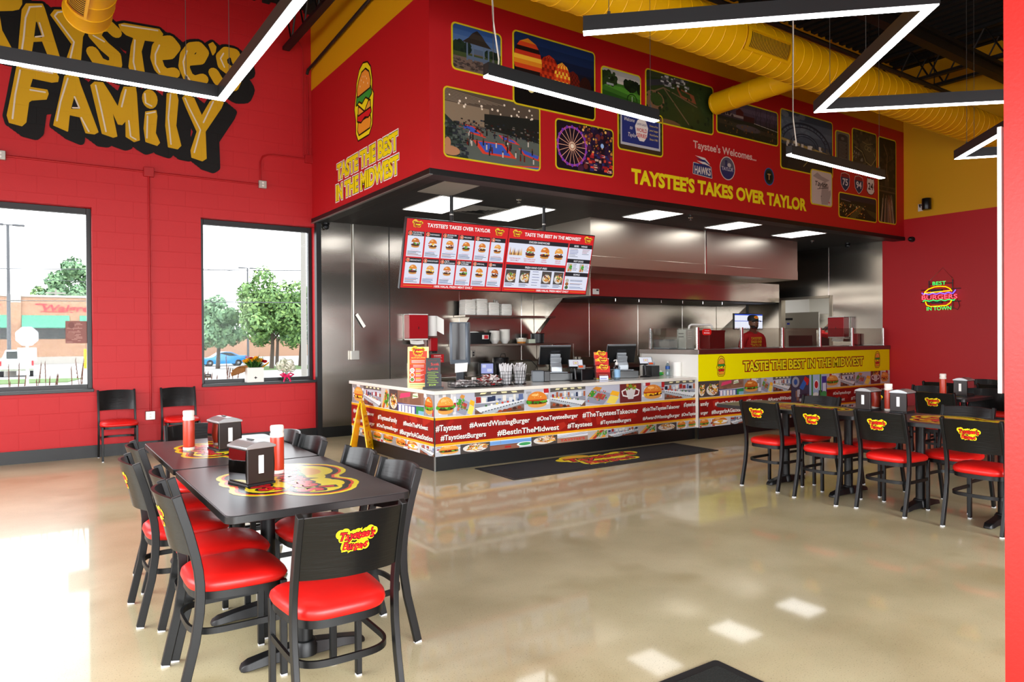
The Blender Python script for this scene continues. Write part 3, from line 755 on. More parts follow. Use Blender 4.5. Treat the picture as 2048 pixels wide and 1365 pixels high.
# ================================================================ lettering, murals and printed pictures
m_print = art_mat('wall_print', .45); m_mural = art_mat('mural_paint', .6, blocks=True)
INK, GOLD = '#0d0b0a', '#c99a10'
MUR_P={'T1':[(-.9,5.68),(-.18,5.73),(-.06,5.68),(-.06,5.59),(-.09,5.52),(-.15,5.49),(-.29,5.45),(-.26,5.22),(-.16,5.01),(-.18,4.98),(-.32,4.96),(-.46,4.98),(-.48,5.43),(-.8,5.5)],'A':[(-.05,5.52),(-.01,5.6),(.15,5.64),(.17,5.59),(.32,5.03),(.28,4.98),(.22,4.99),(.15,5.19),(.05,5.16),(.03,5.01),(-.03,4.98),(-.09,5.0),(-.08,5.16)],'Y':[(.24,5.53),(.28,5.6),(.37,5.62),(.5,5.42),(.64,5.71),(.72,5.7),(.57,5.34),(.54,4.97),(.39,4.97),(.46,5.22)],'T':[(.98,5.59),(1.04,5.62),(1.45,5.64),(1.49,5.59),(1.46,5.5),(1.4,5.47),(1.27,5.46),(1.23,5.3),(1.27,4.99),(1.22,4.95),(1.12,4.97),(1.09,5.07),(1.12,5.34),(1.15,5.46),(1.06,5.48),(1.0,5.53)],'ap':[(2.07,5.58),(2.12,5.62),(2.16,5.57),(2.15,5.5),(2.12,5.45),(2.1,5.5)],'F':[(-.11,4.81),(-.06,4.85),(.28,4.83),(.31,4.78),(.3,4.72),(.24,4.7),(.04,4.71),(.01,4.59),(.19,4.59),(.2,4.55),(.18,4.48),(.03,4.44),(0,4.41),(-.03,4.16),(-.07,4.11),(-.19,4.13),(-.21,4.21),(-.17,4.44)],'A2':[(.38,4.8),(.43,4.83),(.52,4.81),(.54,4.73),(.73,4.16),(.69,4.13),(.6,4.13),(.54,4.32),(.42,4.33),(.4,4.12),(.26,4.17),(.27,4.23)],'M':[(.66,4.74),(.7,4.79),(.79,4.8),(.87,4.67),(.96,4.51),(1.0,4.7),(1.03,4.79),(1.16,4.81),(1.17,4.73),(1.2,4.13),(1.14,4.1),(1.05,4.15),(1.05,4.37),(1.0,4.3),(.96,4.3),(.88,4.49),(.94,4.14),(.9,4.12),(.78,4.15)],'i':[(1.28,4.51),(1.4,4.55),(1.41,4.48),(1.39,4.25),(1.44,4.13),(1.41,4.09),(1.28,4.12),(1.26,4.29)],'l':[(1.54,4.8),(1.65,4.84),(1.67,4.74),(1.64,4.39),(1.7,4.13),(1.66,4.08),(1.55,4.09),(1.52,4.37)],'Y2':[(1.73,4.78),(1.77,4.83),(1.87,4.8),(1.97,4.57),(2.08,4.79),(2.14,4.84),(2.25,4.81),(2.22,4.73),(2.01,4.37),(2.02,4.0),(1.97,3.96),(1.84,3.99),(1.83,4.08),(1.91,4.35),(1.77,4.67)],'dot':ngon(1.33,4.69,.085,.12,16)}
MUR_H={'A':[(.09,5.4),(.14,5.23),(.07,5.22)],'A2':[(.48,4.55),(.52,4.42),(.45,4.41)]}
MUR_S=[[(.94,5.48),(.86,5.55),(.75,5.51),(.7,5.39),(.81,5.27),(.93,5.18),(.94,5.07),(.86,5.02),(.75,5.05),(.68,5.17)],[(1.44,5.3),(1.57,5.34),(1.64,5.45),(1.58,5.52),(1.5,5.49),(1.43,5.39),(1.41,5.24),(1.45,5.12),(1.53,5.06),(1.63,5.1)],[(1.79,5.3),(1.95,5.35),(2.0,5.46),(1.94,5.52),(1.85,5.49),(1.77,5.36),(1.75,5.2),(1.8,5.08),(1.89,5.04),(1.99,5.09)],[(2.44,5.42),(2.41,5.53),(2.3,5.53),(2.23,5.44),(2.25,5.33),(2.37,5.26),(2.43,5.17),(2.39,5.07),(2.29,5.05),(2.19,5.1),(2.13,5.2)]]
MUR_L=[[(.02,5.56),(-.02,5.43),(-.04,5.19),(-.06,5.03)],[(.02,5.57),(.14,5.61)],[(.28,5.53),(.31,5.58),(.36,5.6)],[(.28,5.52),(.48,5.25),(.43,4.99)],[(1.01,5.59),(1.43,5.62)],[(1.16,5.43),(1.14,5.14),(1.17,5.0)],[(.69,5.38),(.81,5.33)],[(1.45,5.43),(1.4,5.3),(1.4,5.17),(1.45,5.07)],[(1.79,5.43),(1.74,5.27),(1.76,5.12),(1.82,5.04)],[(2.26,5.5),(2.22,5.42),(2.27,5.31)],[(-.06,4.82),(.25,4.81)],[(-.08,4.78),(-.13,4.48),(-.16,4.18)],[(.02,4.56),(.17,4.56)],[(.41,4.78),(.33,4.47),(.29,4.23)],[(.71,4.75),(.77,4.45),(.82,4.18)],[(.55,4.31),(.63,4.15)],[(1.05,4.76),(1.0,4.53)],[(1.08,4.36),(1.1,4.16),(1.16,4.13)],[(1.29,4.49),(1.39,4.53)],[(1.3,4.46),(1.29,4.17)],[(1.58,4.8),(1.55,4.48),(1.58,4.13)],[(1.76,4.78),(1.81,4.66),(1.95,4.38),(1.87,4.06)],[(2.12,4.8),(1.99,4.49)],[(1.27,4.75),(1.28,4.63),(1.35,4.6)],[(.48,4.56),(.53,4.43),(.46,4.42)],[(.12,5.4),(.16,5.25),(.08,5.22)]]
A = Art(.0006)
for q in range(5):                                   # black outline with its drop shade down to the right
    dx, dy = q * .034, -q * .026
    sh = lambda P: [(x + dx, y + dy) for x, y in P]
    for P in MUR_P.values(): A.poly(sh(P), INK); A.stroke(sh(P), .10, INK, True)
    for P in MUR_S: A.stroke(sh(P), .235, INK)
A.up()
for P in MUR_P.values(): A.fat(P, .008, GOLD)
for P in MUR_S: A.stroke(P, .142, GOLD)
A.up()
for P in MUR_H.values(): A.fat(P, .006, INK)
for P in MUR_L: A.stroke(P, .018, '#d9c9b4')
mu = thing('wall_mural', 'hand painted gold and black family lettering on the red block wall', 'mural', (1.0, YA - .001, 4.0))
A.build('lettering', m_mural, on_y(YA - .001), mu, True)

# ---- burger emblem without a face
def emblem(A, cx, cy, H, edge=True, red_edge=False):
    k = H / 1.0
    T = lambda P: [(cx + x * k, cy + y * k) for x, y in P]
    sil = [(-.20, -.46), (.16, -.46), (.26, -.36), (.28, -.18), (.31, .02), (.26, .08), (.27, .2), (.22, .38), (.12, .47), (-.02, .5), (-.14, .45), (-.24, .3), (-.27, .12), (-.32, -.02), (-.27, -.18), (-.27, -.36)]
    if edge:
        if red_edge: A.fat(T(sil), .035 * k, '#c4141c'); A.up()
        A.fat(T(sil), .02 * k, INK); A.up(); A.poly(T(sil), '#f4e11c'); A.up()
    def part(P, col, w_=.022): A.fat(T(P), w_ * k, INK); A.up(); A.poly(T(P), col); A.up()
    part([(-.19, -.24), (.2, -.24), (.22, -.30), (.19, -.38), (-.17, -.39), (-.21, -.33)], '#f29a2e')
    part([(-.21, -.13), (.21, -.13), (.23, -.19), (.14, -.23), (.03, -.2), (-.1, -.24), (-.22, -.2)], '#d81e25')
    part([(-.18, -.04), (.2, -.04), (.21, -.12), (-.19, -.13)], '#f0a63c')
    part([(-.24, .04), (.24, .06), (.02, -.12)], '#f7e21b')
    part([(-.23, .12), (.22, .13), (.25, .04), (.16, .0), (.06, .05), (-.06, .0), (-.16, .05), (-.25, .02)], '#2f9a3a')
    part([(-.2, .12), (.2, .13), (.22, .22), (.17, .33), (.06, .4), (-.06, .39), (-.16, .31), (-.22, .2)], '#f39a35')
    for x, y in ((-.08, .3), (-.02, .33), (.05, .31), (.1, .27), (-.12, .23), (0, .25), (.13, .2)): A.ell(cx + x * k, cy + y * k, .009 * k, .014 * k, '#ffe9c4', n=8)
    A.up()
def framed(A, t, x, y, h, width, fills, align='c'):
    for col, off in fills: A.text(t, x, y, h, col, off, align, width); A.up()

# bulkhead side: emblem and two lines, each a sheet on the wall
YB = lambda y: -y
A = Art(); emblem(A, YB(8.44), 4.50, .97)
e = thing('burger_emblem', 'burger emblem with yellow outline on the red bulkhead side', 'emblem', (XS, 8.44, 4.0)); A.build('sticker', m_print, on_x(XS - .001), e, True)
A = Art()
for t_, y0, y1, z, h in (('TASTE THE BEST', 9.40, 7.46, 3.69, .205), ('IN THE MIDWEST', 9.46, 7.44, 3.41, .205)):
    framed(A, t_, YB((y0 + y1) / 2), z, h, y0 - y1, (('#f3efe8', .12), (INK, .075), ('#f2dc12', .05)))
e = thing('wall_lettering', 'yellow outlined slogan in two lines under the burger emblem', 'lettering', (XS, 8.44, 3.4)); A.build('letters', m_print, on_x(XS - .001), e, True)
# bulkhead front lettering
A = Art(); A.text("Taystee's Welcomes...", 7.61, 4.118, .105, '#d9b8ae', .022, 'l', 1.39)
e = thing('wall_lettering', 'pale welcome line above the team badges on the bulkhead front', 'lettering', (8.3, YS, 4.1)); A.build('letters', m_print, on_y(YS - .001), e, True)
A = Art(); A.text("TAYSTEE'S TAKES OVER TAYLOR", 6.44, 3.495, .185, '#f2e11e', .045, 'l', 3.80)
e = thing('wall_lettering', 'long bright yellow slogan along the foot of the bulkhead front', 'lettering', (8.3, YS, 3.5)); A.build('letters', m_print, on_y(YS - .001), e, True)

# ---- the pictures on the bulkhead; each painter works in a unit square
class Pic:
    def __init__(s, A, x0, y0, x1, y1): s.A, s.x, s.y, s.w, s.h = A, x0, y0, x1 - x0, y1 - y0
    def p(s, P): return [(s.x + u * s.w, s.y + v * s.h) for u, v in P]
    def poly(s, P, c): s.A.poly(s.p(P), c); return s
    def rect(s, a, b, c, d, col): s.A.rect(s.x + a * s.w, s.y + b * s.h, s.x + c * s.w, s.y + d * s.h, col); return s
    def ell(s, u, v, ru, rv, c, n=20): s.A.ell(s.x + u * s.w, s.y + v * s.h, ru * s.w, rv * s.h, c, 0, n); return s
    def line(s, P, wd, c): s.A.stroke(s.p(P), wd * s.h, c); return s
    def dots(s, n, seed, box, cols, r0, r1, sq=1.0):
        r = random.Random(seed)
        for i in range(n):
            q = r.uniform(r0, r1); s.ell(r.uniform(box[0], box[2]), r.uniform(box[1], box[3]), q * s.h / s.w, q * sq, r.choice(cols), 7)
        return s
    def bits(s, n, seed, box, cols, a=.02, b=.08):
        r = random.Random(seed)
        for i in range(n):
            u, v = r.uniform(box[0], box[2]), r.uniform(box[1], box[3]); s.rect(u, v, u + r.uniform(a, b), v + r.uniform(a, b), r.choice(cols))
        return s
    def up(s): s.A.up(); return s
def bands(p, cols, v0=0., v1=1.):
    n = len(cols)
    for i, c in enumerate(cols): p.rect(0, v0 + (v1 - v0) * i / n, 1, v0 + (v1 - v0) * (i + 1) / n + .001, c)
def g_gazebo(p):
    bands(p, ['#51617a', '#5d7090', '#4a6696', '#3a5b92', '#2d4f8a'], .42, 1); p.rect(0, 0, 1, .42, '#6e5c52').up()
    p.dots(60, 1, (0, .42, .35, .6), ['#16231a', '#1f2f1f'], .04, .09).dots(50, 2, (.7, .36, 1, .52), ['#16231a', '#24331f'], .04, .08)
    p.rect(0, .3, 1, .40, '#3e4b28').up(); p.dots(60, 3, (.0, .05, .6, .25), ['#3c3330', '#4b403c'], .02, .06, .4).up()
    for u in (.28, .40, .62, .72): p.rect(u, .25, u + .03, .66, '#5d6e86')
    p.rect(.28, .28, .75, .36, '#56667e').up().poly([(.2, .64), (.8, .62), (.68, .74), (.32, .75)], '#2e2620').poly([(.32, .75), (.68, .74), (.6, .86), (.4, .87)], '#39302a').poly([(.4, .87), (.6, .86), (.5, .95)], '#2a2320')
def g_balloons(p):
    bands(p, ['#0a0808', '#0c0a0c', '#0f1220', '#121a33', '#16264a', '#1b2f5c'], .25, 1); p.rect(0, 0, 1, .3, '#0a0909').up()
    def bal(cx, cy, rx, ry, cols, sd, chk):
        N = 11
        for j in range(N):
            v0, v1 = -1 + 2 * j / N, -1 + 2 * (j + 1) / N
            def hw(v): return math.sqrt(max(0, 1 - v * v)) if v > -.2 else max(.12, .98 * (1 - (abs(v) - .2) / .88))
            n = 8
            for i in range(n):
                a, b = -1 + 2 * i / n, -1 + 2 * (i + 1) / n
                c = cols[(j + (i % 2 if chk else 0)) % len(cols)] if v0 > -.75 else '#ffe27a'
                p.poly([(cx + a * hw(v0) * rx, cy + v0 * ry), (cx + b * hw(v0) * rx, cy + v0 * ry), (cx + b * hw(v1) * rx, cy + v1 * ry), (cx + a * hw(v1) * rx, cy + v1 * ry)], c)
    bal(.72, .45, .09, .2, ['#6e1a0c', '#4a120a'], 4, True); bal(.88, .42, .08, .19, ['#32100a', '#261009'], 4, True); p.up()
    bal(.42, .52, .12, .27, ['#a8240f', '#7a1a0c', '#c63a14'], 2, True); p.up(); bal(.58, .48, .1, .25, ['#e2581a', '#f6c33a', '#c9391a'], 3, True); p.up()
    bal(.165, .60, .165, .34, ['#e2871e', '#f2b732', '#c3311a', '#20110e', '#d4431c'], 1, False); p.up()
    p.ell(.2, .28, .05, .09, '#fff0a8').ell(.58, .26, .03, .06, '#ffe27a').bits(60, 8, (0, .24, 1, .3), ['#c96a1c', '#ffb24a', '#40200f', '#120b0a'], .004, .015)
def g_arena(p):
    p.rect(0, 0, 1, .55, '#5b635e').rect(0, .5, 1, 1, '#584d42').up(); p.rect(0, .52, .45, .8, '#8a7a66').poly([(.4, .5), (1, .42), (1, .8), (.4, .72)], '#1e211e').poly([(0, .0), (.24, 0), (.1, .5), (0, .62)], '#23302c').up()
    for i in range(8): p.line([(0, .98 - i * .022), (.6 - i * .06, .9 - i * .012)], .006, '#9a8c7a')
    def matt(P, Q): p.poly(P, '#d8432f').up().poly(Q, '#3a5cc0').up()
    matt([(.1, .52), (.3, .5), (.42, .36), (.2, .4)], [(.14, .50), (.28, .49), (.36, .40), (.22, .42)])
    matt([(.28, .3), (.6, .32), (.74, .12), (.38, .12)], [(.33, .29), (.58, .3), (.68, .15), (.41, .15)])
    matt([(.54, .45), (.72, .4), (.78, .34), (.6, .37)], [(.57, .435), (.70, .40), (.74, .36), (.61, .38)])
    matt([(.76, .3), (1, .22), (1, .14), (.82, .2)], [(.79, .29), (.99, .22), (.98, .17), (.83, .22)])
    matt([(.6, .0), (1, .06), (1, 0)], [(.75, .0), (1, .045), (1, 0)])
    p.dots(26, 5, (.05, .76, .95, .92), ['#e8dccb', '#f4e8d6'], .012, .022); p.bits(130, 6, (.15, .38, 1, .6), ['#181716', '#3b1712', '#6e6a64', '#222b3a'], .006, .03)
    r = random.Random(7)
    for i in range(34):
        u, v = r.uniform(.2, .95), r.uniform(.05, .4); c = r.choice(['#201d1c', '#6e1d16', '#c9c4ba', '#262c3a']); p.rect(u, v, u + .014, v + .075, c).ell(u + .007, v + .09, .008, .016, '#5a3b2c', 8)
    p.bits(150, 9, (0, .02, .2, .5), ['#1b2220', '#3d4a44', '#55605a', '#2b2f3a'], .01, .05); p.up().ell(.06, .09, .09, .07, '#b98562').ell(.03, .2, .03, .08, '#b98562')
def g_golf(p):
    bands(p, ['#c9c3bb', '#b6b2ad', '#a3a2a1'], .55, 1); p.rect(0, 0, 1, .62, '#3a6a22').poly([(0, .35), (1, .2), (1, .0), (0, 0)], '#274f18').poly([(0, .5), (.5, .55), (1, .42), (1, .3)], '#4d8a2b').up()
    p.dots(60, 1, (0, .55, .36, .88), ['#14200f', '#1d2d14', '#26391a'], .05, .1).dots(60, 2, (.6, .52, 1, .75), ['#101a0d', '#182610'], .05, .1).rect(.12, .52, .3, .58, '#9aa0a2').up()
    p.line([(p_[0], p_[1]) for p_ in ngon(.78, .22, .13, .19, 20)], .025, '#13230f').line([(.78, .12), (.78, .33)], .02, '#c9d6c0')
def g_ball(p):
    p.rect(0, 0, 1, 1, '#2c3a1a').poly([(0, .85), (.6, 1), (0, 1)], '#38402a').line([(0, .72), (.6, 1.0)], .12, '#33343a').up().line([(0, .5), (.25, .72), (.5, .3), (.62, .1)], .03, '#6b5942').line([(.25, .72), (.75, .5)], .025, '#6b5942').up()
    p.ell(.12, .42, .14, .2, '#7a5a41').ell(.15, .45, .09, .13, '#33451d').poly([(.42, .82), (.7, .72), (.74, .55), (.5, .62)], '#84492f').up().poly([(.47, .77), (.64, .71), (.66, .61), (.52, .66)], '#2c3d1a').bits(30, 3, (.2, .75, .6, .95), ['#8c8f92', '#55585a', '#c1c4c6'], .02, .06).dots(60, 4, (0, 0, 1, .9), ['#22301a', '#33421f', '#1a2614'], .02, .05).ell(.3, .02, .2, .08, '#6d5138')
def g_ferris(p):
    p.rect(0, 0, 1, 1, '#1b0f20').up().dots(70, 1, (.4, .05, 1, .95), ['#4a2140', '#2a1a3e', '#6e2a2a', '#1f1630'], .03, .09).up().dots(60, 2, (.45, .45, 1, 1), ['#c98a3a', '#f2c46a', '#8a4a2a', '#3a2a5e'], .01, .035).bits(50, 3, (.5, .05, 1, .4), ['#a01f2a', '#d8b0a0', '#e84a3a', '#2b2f6e'], .02, .07).up()
    c = (.27, .5)
    for i in range(18):
        a = 2 * PI * i / 18; p.line([c, (c[0] + .25 * math.cos(a), c[1] + .40 * math.sin(a))], .012, '#f0b79a')
    p.up()
    for k, col in ((.25, '#d9669a'), (.235, '#b14ad0'), (.05, '#ffe2c4')): p.line([(c[0] + k * math.cos(2 * PI * i / 28), c[1] + k * 1.62 * math.sin(2 * PI * i / 28)) for i in range(29)], .016, col)
    for i in range(18):
        a = 2 * PI * (i + .5) / 18; p.ell(c[0] + .25 * math.cos(a), c[1] + .40 * math.sin(a), .018, .035, '#7a3cc0', 8)
    p.up().ell(*c, .03, .045, '#fff1dc').ell(.8, .62, .03, .05, '#9fc6ff')
def g_series(p):
    p.rect(0, 0, 1, 1, '#2a3318').dots(70, 1, (0, .4, 1, 1), ['#3a4a22', '#1b2612', '#4d5a30'], .03, .08).rect(0, 0, 1, .16, '#3d3022').up().rect(.05, .12, .95, .9, '#b9bcc6').up().rect(.08, .18, .92, .88, '#27347a').up()
    A = p.A; X = lambda u: p.x + u * p.w; Y = lambda v: p.y + v * p.h
    A.text('Welcome', X(.12), Y(.70), .05, '#e8e4e0', .0, 'l', .19, shear=.25); A.text('to', X(.25), Y(.52), .05, '#e8e4e0', .0, 'l', .05, shear=.25); A.text('Taylor', X(.2), Y(.34), .055, '#e8e4e0', .0, 'l', .16, shear=.25)
    p.poly([(.37, .62), (.43, .78), (.53, .84), (.62, .78), (.67, .62), (.64, .4), (.57, .28), (.47, .28), (.4, .4)], '#e9e2e0').up()
    A.text('WORLD', X(.52), Y(.5), .05, '#c3262e', .02, 'c', .19); A.text('SERIES', X(.52), Y(.37), .05, '#c3262e', .02, 'c', .18); A.text('JUNIOR LEAGUE', X(.52), Y(.66), .03, '#27347a', .01, 'c', .18)
    for i, t in enumerate(('Home of the', 'Junior League', 'World Series', 'Since 1981')): A.text(t, X(.80), Y(.68 - i * .11), .027, '#d9c169', .01, 'c', .16)
def g_house(p):
    bands(p, ['#3c3038', '#4a3c48', '#5a4b58', '#4a3f50'], .5, 1); p.rect(0, 0, 1, .5, '#26261a').poly([(0, .42), (1, .3), (1, .2), (0, .28)], '#3a3324').up().ell(.5, .3, .2, .1, '#4e4444').poly([(.3, .55), (.42, .55), (.42, .75), (.36, .83), (.3, .75)], '#4a1a16').rect(.12, .55, .6, .62, '#8a7a72').rect(.42, .5, .6, .66, '#3a1a16').line([(.6, .5), (1, .42)], .02, '#a39a90').up()
    for u in (.62, .7, .8, .86, .95): p.line([(u, .42), (u + .01, .95)], .018, '#1b1614').line([(u, .6), (u + .05, .85)], .01, '#1b1614').line([(u, .55), (u - .05, .8)], .01, '#1b1614')
    p.dots(50, 2, (0, .05, 1, .4), ['#33301e', '#201f15', '#6d4a22'], .015, .04).dots(40, 4, (0, .55, .25, .85), ['#241d1e', '#33282a'], .03, .07)
def g_bridge(p):
    bands(p, ['#3c4652', '#48535f', '#5a6470', '#4d5966', '#33404f'], .4, 1); p.dots(30, 6, (0, .6, .6, 1), ['#66707a', '#59636e'], .05, .1, .6); p.rect(0, 0, 1, .42, '#23211d').poly([(.2, .38), (.7, .38), (1, .0), (.1, 0)], '#2e2b26').up()
    for k, wd in ((.5, .035), (.42, .02), (.27, .02), (.22, .014)): p.line([(.45 + k * 1.0 * math.cos(PI * i / 20), .45 + k * .78 * math.sin(PI * i / 20)) for i in range(21)], wd, '#1c2434')
    for i in range(3, 18, 2):
        a = PI * i / 20; q = [(.45 + .46 * math.cos(a) + .03 * math.cos(t / 8 * 2 * PI), .45 + .46 * .78 * math.sin(a) + .035 * math.sin(t / 8 * 2 * PI)) for t in range(9)]; p.line(q, .012, '#1c2434')
    p.up().line([(0, .5), (1, .38)], .045, '#a08a4a'); p.bits(24, 3, (0, .38, 1, .46), ['#3a352c', '#c9c2b0', '#5a5548'], .02, .06).up().line([(.42, .1), (.5, .2)], .014, '#b0a05a').line([(.6, .3), (.62, .4)], .01, '#b0a05a').rect(.5, .4, .58, .48, '#cfcabd')
def g_plaque(p):
    p.rect(0, 0, 1, 1, '#6e675c').up().poly([(.15, .0), (.88, .0), (.88, .88), (.7, .93), (.3, .93), (.15, .88)], '#3a3430').up().ell(.5, .8, .12, .05, '#6a6058')
    for i in range(16): p.rect(.22, .68 - i * .042, .82 - (i % 3) * .06, .69 - i * .042, '#7c746a')
def g_aerial(p):
    p.rect(0, 0, 1, 1, '#39352a').dots(90, 2, (0, 0, 1, 1), ['#2c2a20', '#453f30', '#24231b', '#514936'], .03, .07).up().poly([(.3, .6), (.6, .8), (.95, .5), (.9, .2), (.75, .05), (.5, .35)], '#4e4733').up()
    for c in ((.58, .55), (.7, .52)): p.line([(c[0] + .07 * math.cos(i / 12 * 2 * PI), c[1] + .06 * math.sin(i / 12 * 2 * PI)) for i in range(13)], .012, '#a08e5a')
    p.line([(.1, .5), (.4, .4), (.55, .15), (.78, .06), (.98, .3), (.9, .45)], .014, '#b3a26a').line([(.4, .7), (.6, .65), (.85, .7)], .01, '#a08e5a').bits(26, 5, (0, .1, .4, .35), ['#6e675c', '#8a8272'], .02, .05)
def g_highway(p):
    p.rect(0, 0, 1, 1, '#171310').dots(60, 4, (0, .4, 1, .95), ['#241d18', '#33281f', '#1b1613'], .02, .04).up()
    r = random.Random(3)
    for i in range(46):
        u = r.uniform(.1, .95); p.line([(u, .0), (.5 + (u - .5) * .7, r.uniform(.2, .34))], .004, r.choice(['#a8604a', '#d8c9b4', '#6e3a30', '#8a7a6a', '#b98a5a']))
    p.up(); p.rect(0, .36, 1, .38, '#4a3b30').rect(0, .42, 1, .43, '#4a3b30').rect(.35, .44, .6, .58, '#3a2d24').line([(.3, .92), (.5, .8), (.45, .6), (.55, .5)], .008, '#8a6a4a').line([(.1, .5), (.5, .72), (.9, .8)], .004, '#5a4632')
def g_michigan(p):
    p.rect(0, 0, 1, 1, '#cdbfb4').up().poly([(.08, .82), (.3, .95), (.5, .86), (.9, .78), (.7, .70), (.45, .74), (.3, .76)], '#a3968e').poly([(.52, .66), (.66, .72), (.85, .6), (.84, .45), (.95, .5), (.97, .36), (.88, .18), (.8, .04), (.5, .02), (.46, .2), (.5, .42)], '#a3968e').up()
    p.A.text('Taylor', p.x + .16 * p.w, p.y + .55 * p.h, .085, '#2a2523', .018, 'l', .62 * p.w, wob(2, .06, .004), .25); p.line([(.3, .46), (.5, .5), (.82, .55)], .018, '#2a2523').ell(.48, .26, .02, .012, '#2a2523', 8)
    A = p.A; cx, cy = p.x + .87 * p.w, p.y + .11 * p.h; A.up(); A.poly([(cx + .028 * (1 if i % 2 == 0 else .4) * math.sin(i * PI / 5), cy + .028 * (1 if i % 2 == 0 else .4) * math.cos(i * PI / 5)) for i in range(10)], '#c3262e')
def g_night(p):
    bands(p, ['#0f0e0b', '#14120e', '#1b1814', '#2a2030'], .0, 1); p.up().poly([(.25, 0), (.42, .0), (.65, .55), (.5, .6)], '#4a4426').poly([(.7, .5), (1, .4), (1, .1), (.8, .3)], '#3d381f').dots(70, 2, (.02, .1, .7, .62), ['#c9822a', '#f2c46a', '#8a3a1c', '#4d6a2a', '#e8e0b0'], .012, .035).up().line([(.2, .05), (.5, .5)], .03, '#d9832a').line([(.05, .74), (.3, .7)], .02, '#8a7a8a')
PICS = [('gazebo', 3.79, 4.42, 4.42, 4.915, g_gazebo, 'framed print of a park gazebo, top left of the bulkhead front'),
        ('arena', 3.685, 3.457, 4.956, 4.20, g_arena, 'large framed print of a martial arts hall with blue and red mats'),
        ('balloons', 4.59, 4.186, 5.807, 5.018, g_balloons, 'framed night print of glowing hot air balloons'),
        ('ferris', 5.20, 3.523, 6.112, 4.11, g_ferris, 'framed print of a lit ferris wheel at a night fair'),
        ('golf', 5.93, 4.455, 6.597, 4.89, g_golf, 'framed print of a green golf course with trees'),
        ('series', 6.206, 3.902, 7.0, 4.44, g_series, 'framed print of a blue town welcome sign'),
        ('ball', 6.70, 4.356, 8.018, 5.02, g_ball, 'framed aerial print of baseball fields behind the branch duct'),
        ('house', 8.105, 4.415, 9.515, 4.92, g_house, 'dark framed print of a farm house beyond a pond'),
        ('bridge', 9.595, 4.10, 10.989, 5.01, g_bridge, 'framed print of a road bridge with arched ironwork'),
        ('plaque', 11.09, 4.38, 11.501, 4.912, g_plaque, 'narrow framed print of a stone plaque'),
        ('aerial', 11.59, 4.421, 12.347, 5.03, g_aerial, 'framed brown aerial print with curving paths'),
        ('highway', 12.425, 3.508, 13.007, 5.015, g_highway, 'tall framed night print of traffic streaks, last at the right end'),
        ('michigan', 10.384, 3.625, 10.961, 4.172, g_michigan, 'pale framed map print with script lettering'),
        ('night', 11.18, 3.486, 12.341, 3.892, g_night, 'wide framed night aerial print under the road shields')]
for nm, x0, z0, x1, z1, fn, lab in PICS:
    bk_ = .006 if nm in ('balloons', 'michigan') else .002
    t = thing('framed_print', lab, 'picture', ((x0 + x1) / 2, YS, z0), group='prints on the bulkhead front')
    cl = rrect(x0, z0, x1, z1, .045, 5); A = Art(.0003); A.clip = cl
    fn(Pic(A, x0, z0, x1, z1)); A.build('picture', m_print, on_y(YS - bk_), t, True)
    MB().prism(cl, lambda u, v, d: (u, YS - d, v), 0, bk_ - .0005).build('backing', m_black, t, 0, 0, True)
    fr = MB(); o_ = rrect(x0 - .012, z0 - .012, x1 + .012, z1 + .012, .055, 5); i_ = rrect(x0 + .006, z0 + .006, x1 - .006, z1 - .006, .04, 5)
    fr.loft([[(u, YS - bk_ - .004, v) for u, v in i_], [(u, YS - bk_ - .004, v) for u, v in o_], [(u, YS - .0005, v) for u, v in o_]], False)
    fr.build('border', mat('yellow_border', '#d8c414', .5), t, 0, 0, True)
# team badges and road shields
def badge(name, lab, x, z, fn, cat='badge', grp='round and shield badges on the bulkhead front'):
    A = Art(.0003); fn(A, x, z); t = thing(name, lab, cat, (x, YS, z), group=grp); A.build('print', m_print, on_y(YS - .001), t, True)
def f_hawks(A, x, z):
    A.fat([(x - .19, z - .12), (x + .19, z - .14), (x + .17, z + .0), (x - .18, z + .02)], .014, '#c9c3be'); A.up(); A.fat([(x - .19, z - .12), (x + .19, z - .14), (x + .17, z + .0), (x - .18, z + .02)], .004, '#27306a'); A.up()
    for i in range(4): A.poly([(x - .16 + i * .02, z + .13 - i * .035), (x + .05, z + .12 - i * .03), (x + .16, z + .04 - i * .01), (x + .02, z + .085 - i * .03)], '#d8d2cc' if i % 2 == 0 else '#27306a')
    A.up(); A.text('HAWKS', x, z - .115, .105, '#ddd6d0', .03, 'c', .34)
badge('team_badge', 'blue and white lettered hawks badge under the welcome line', 7.80, 3.885, f_hawks)
def f_tay(A, x, z):
    A.ell(x, z, .168, .17, '#cfc6bb', n=32); A.up(); A.ell(x, z, .155, .157, '#5a5666', n=32); A.up(); A.poly([(x + .155 * math.cos(a), z + .157 * math.sin(a)) for a in [PI + i * PI / 16 for i in range(17)]], '#2b2c5e'); A.rect(x - .05, z, x - .01, z + .1, '#25264e'); A.rect(x - .08, z, x + .09, z + .03, '#25264e'); A.ell(x + .04, z + .05, .04, .03, '#b9b2b0'); A.ell(x - .03, z + .1, .03, .015, '#25264e'); A.up()
    A.text('TAYLOR', x, z - .035, .055, '#c3c0cc', .01, 'c', .25)
badge('round_badge', 'grey and navy round town badge, middle of the badges', 8.334, 3.922, f_tay)
def f_T(A, x, z):
    A.ell(x, z, .122, .133, '#2a5aa0', n=28); A.up(); A.ell(x, z, .108, .118, '#15302a', n=28); A.up(); A.ell(x, z, .075, .085, '#0e0e10', n=24); A.up(); A.text('T', x, z - .045, .09, '#b98a52', .03, 'c')
badge('round_badge', 'small dark round badge with a bronze T', 9.302, 3.922, f_T)
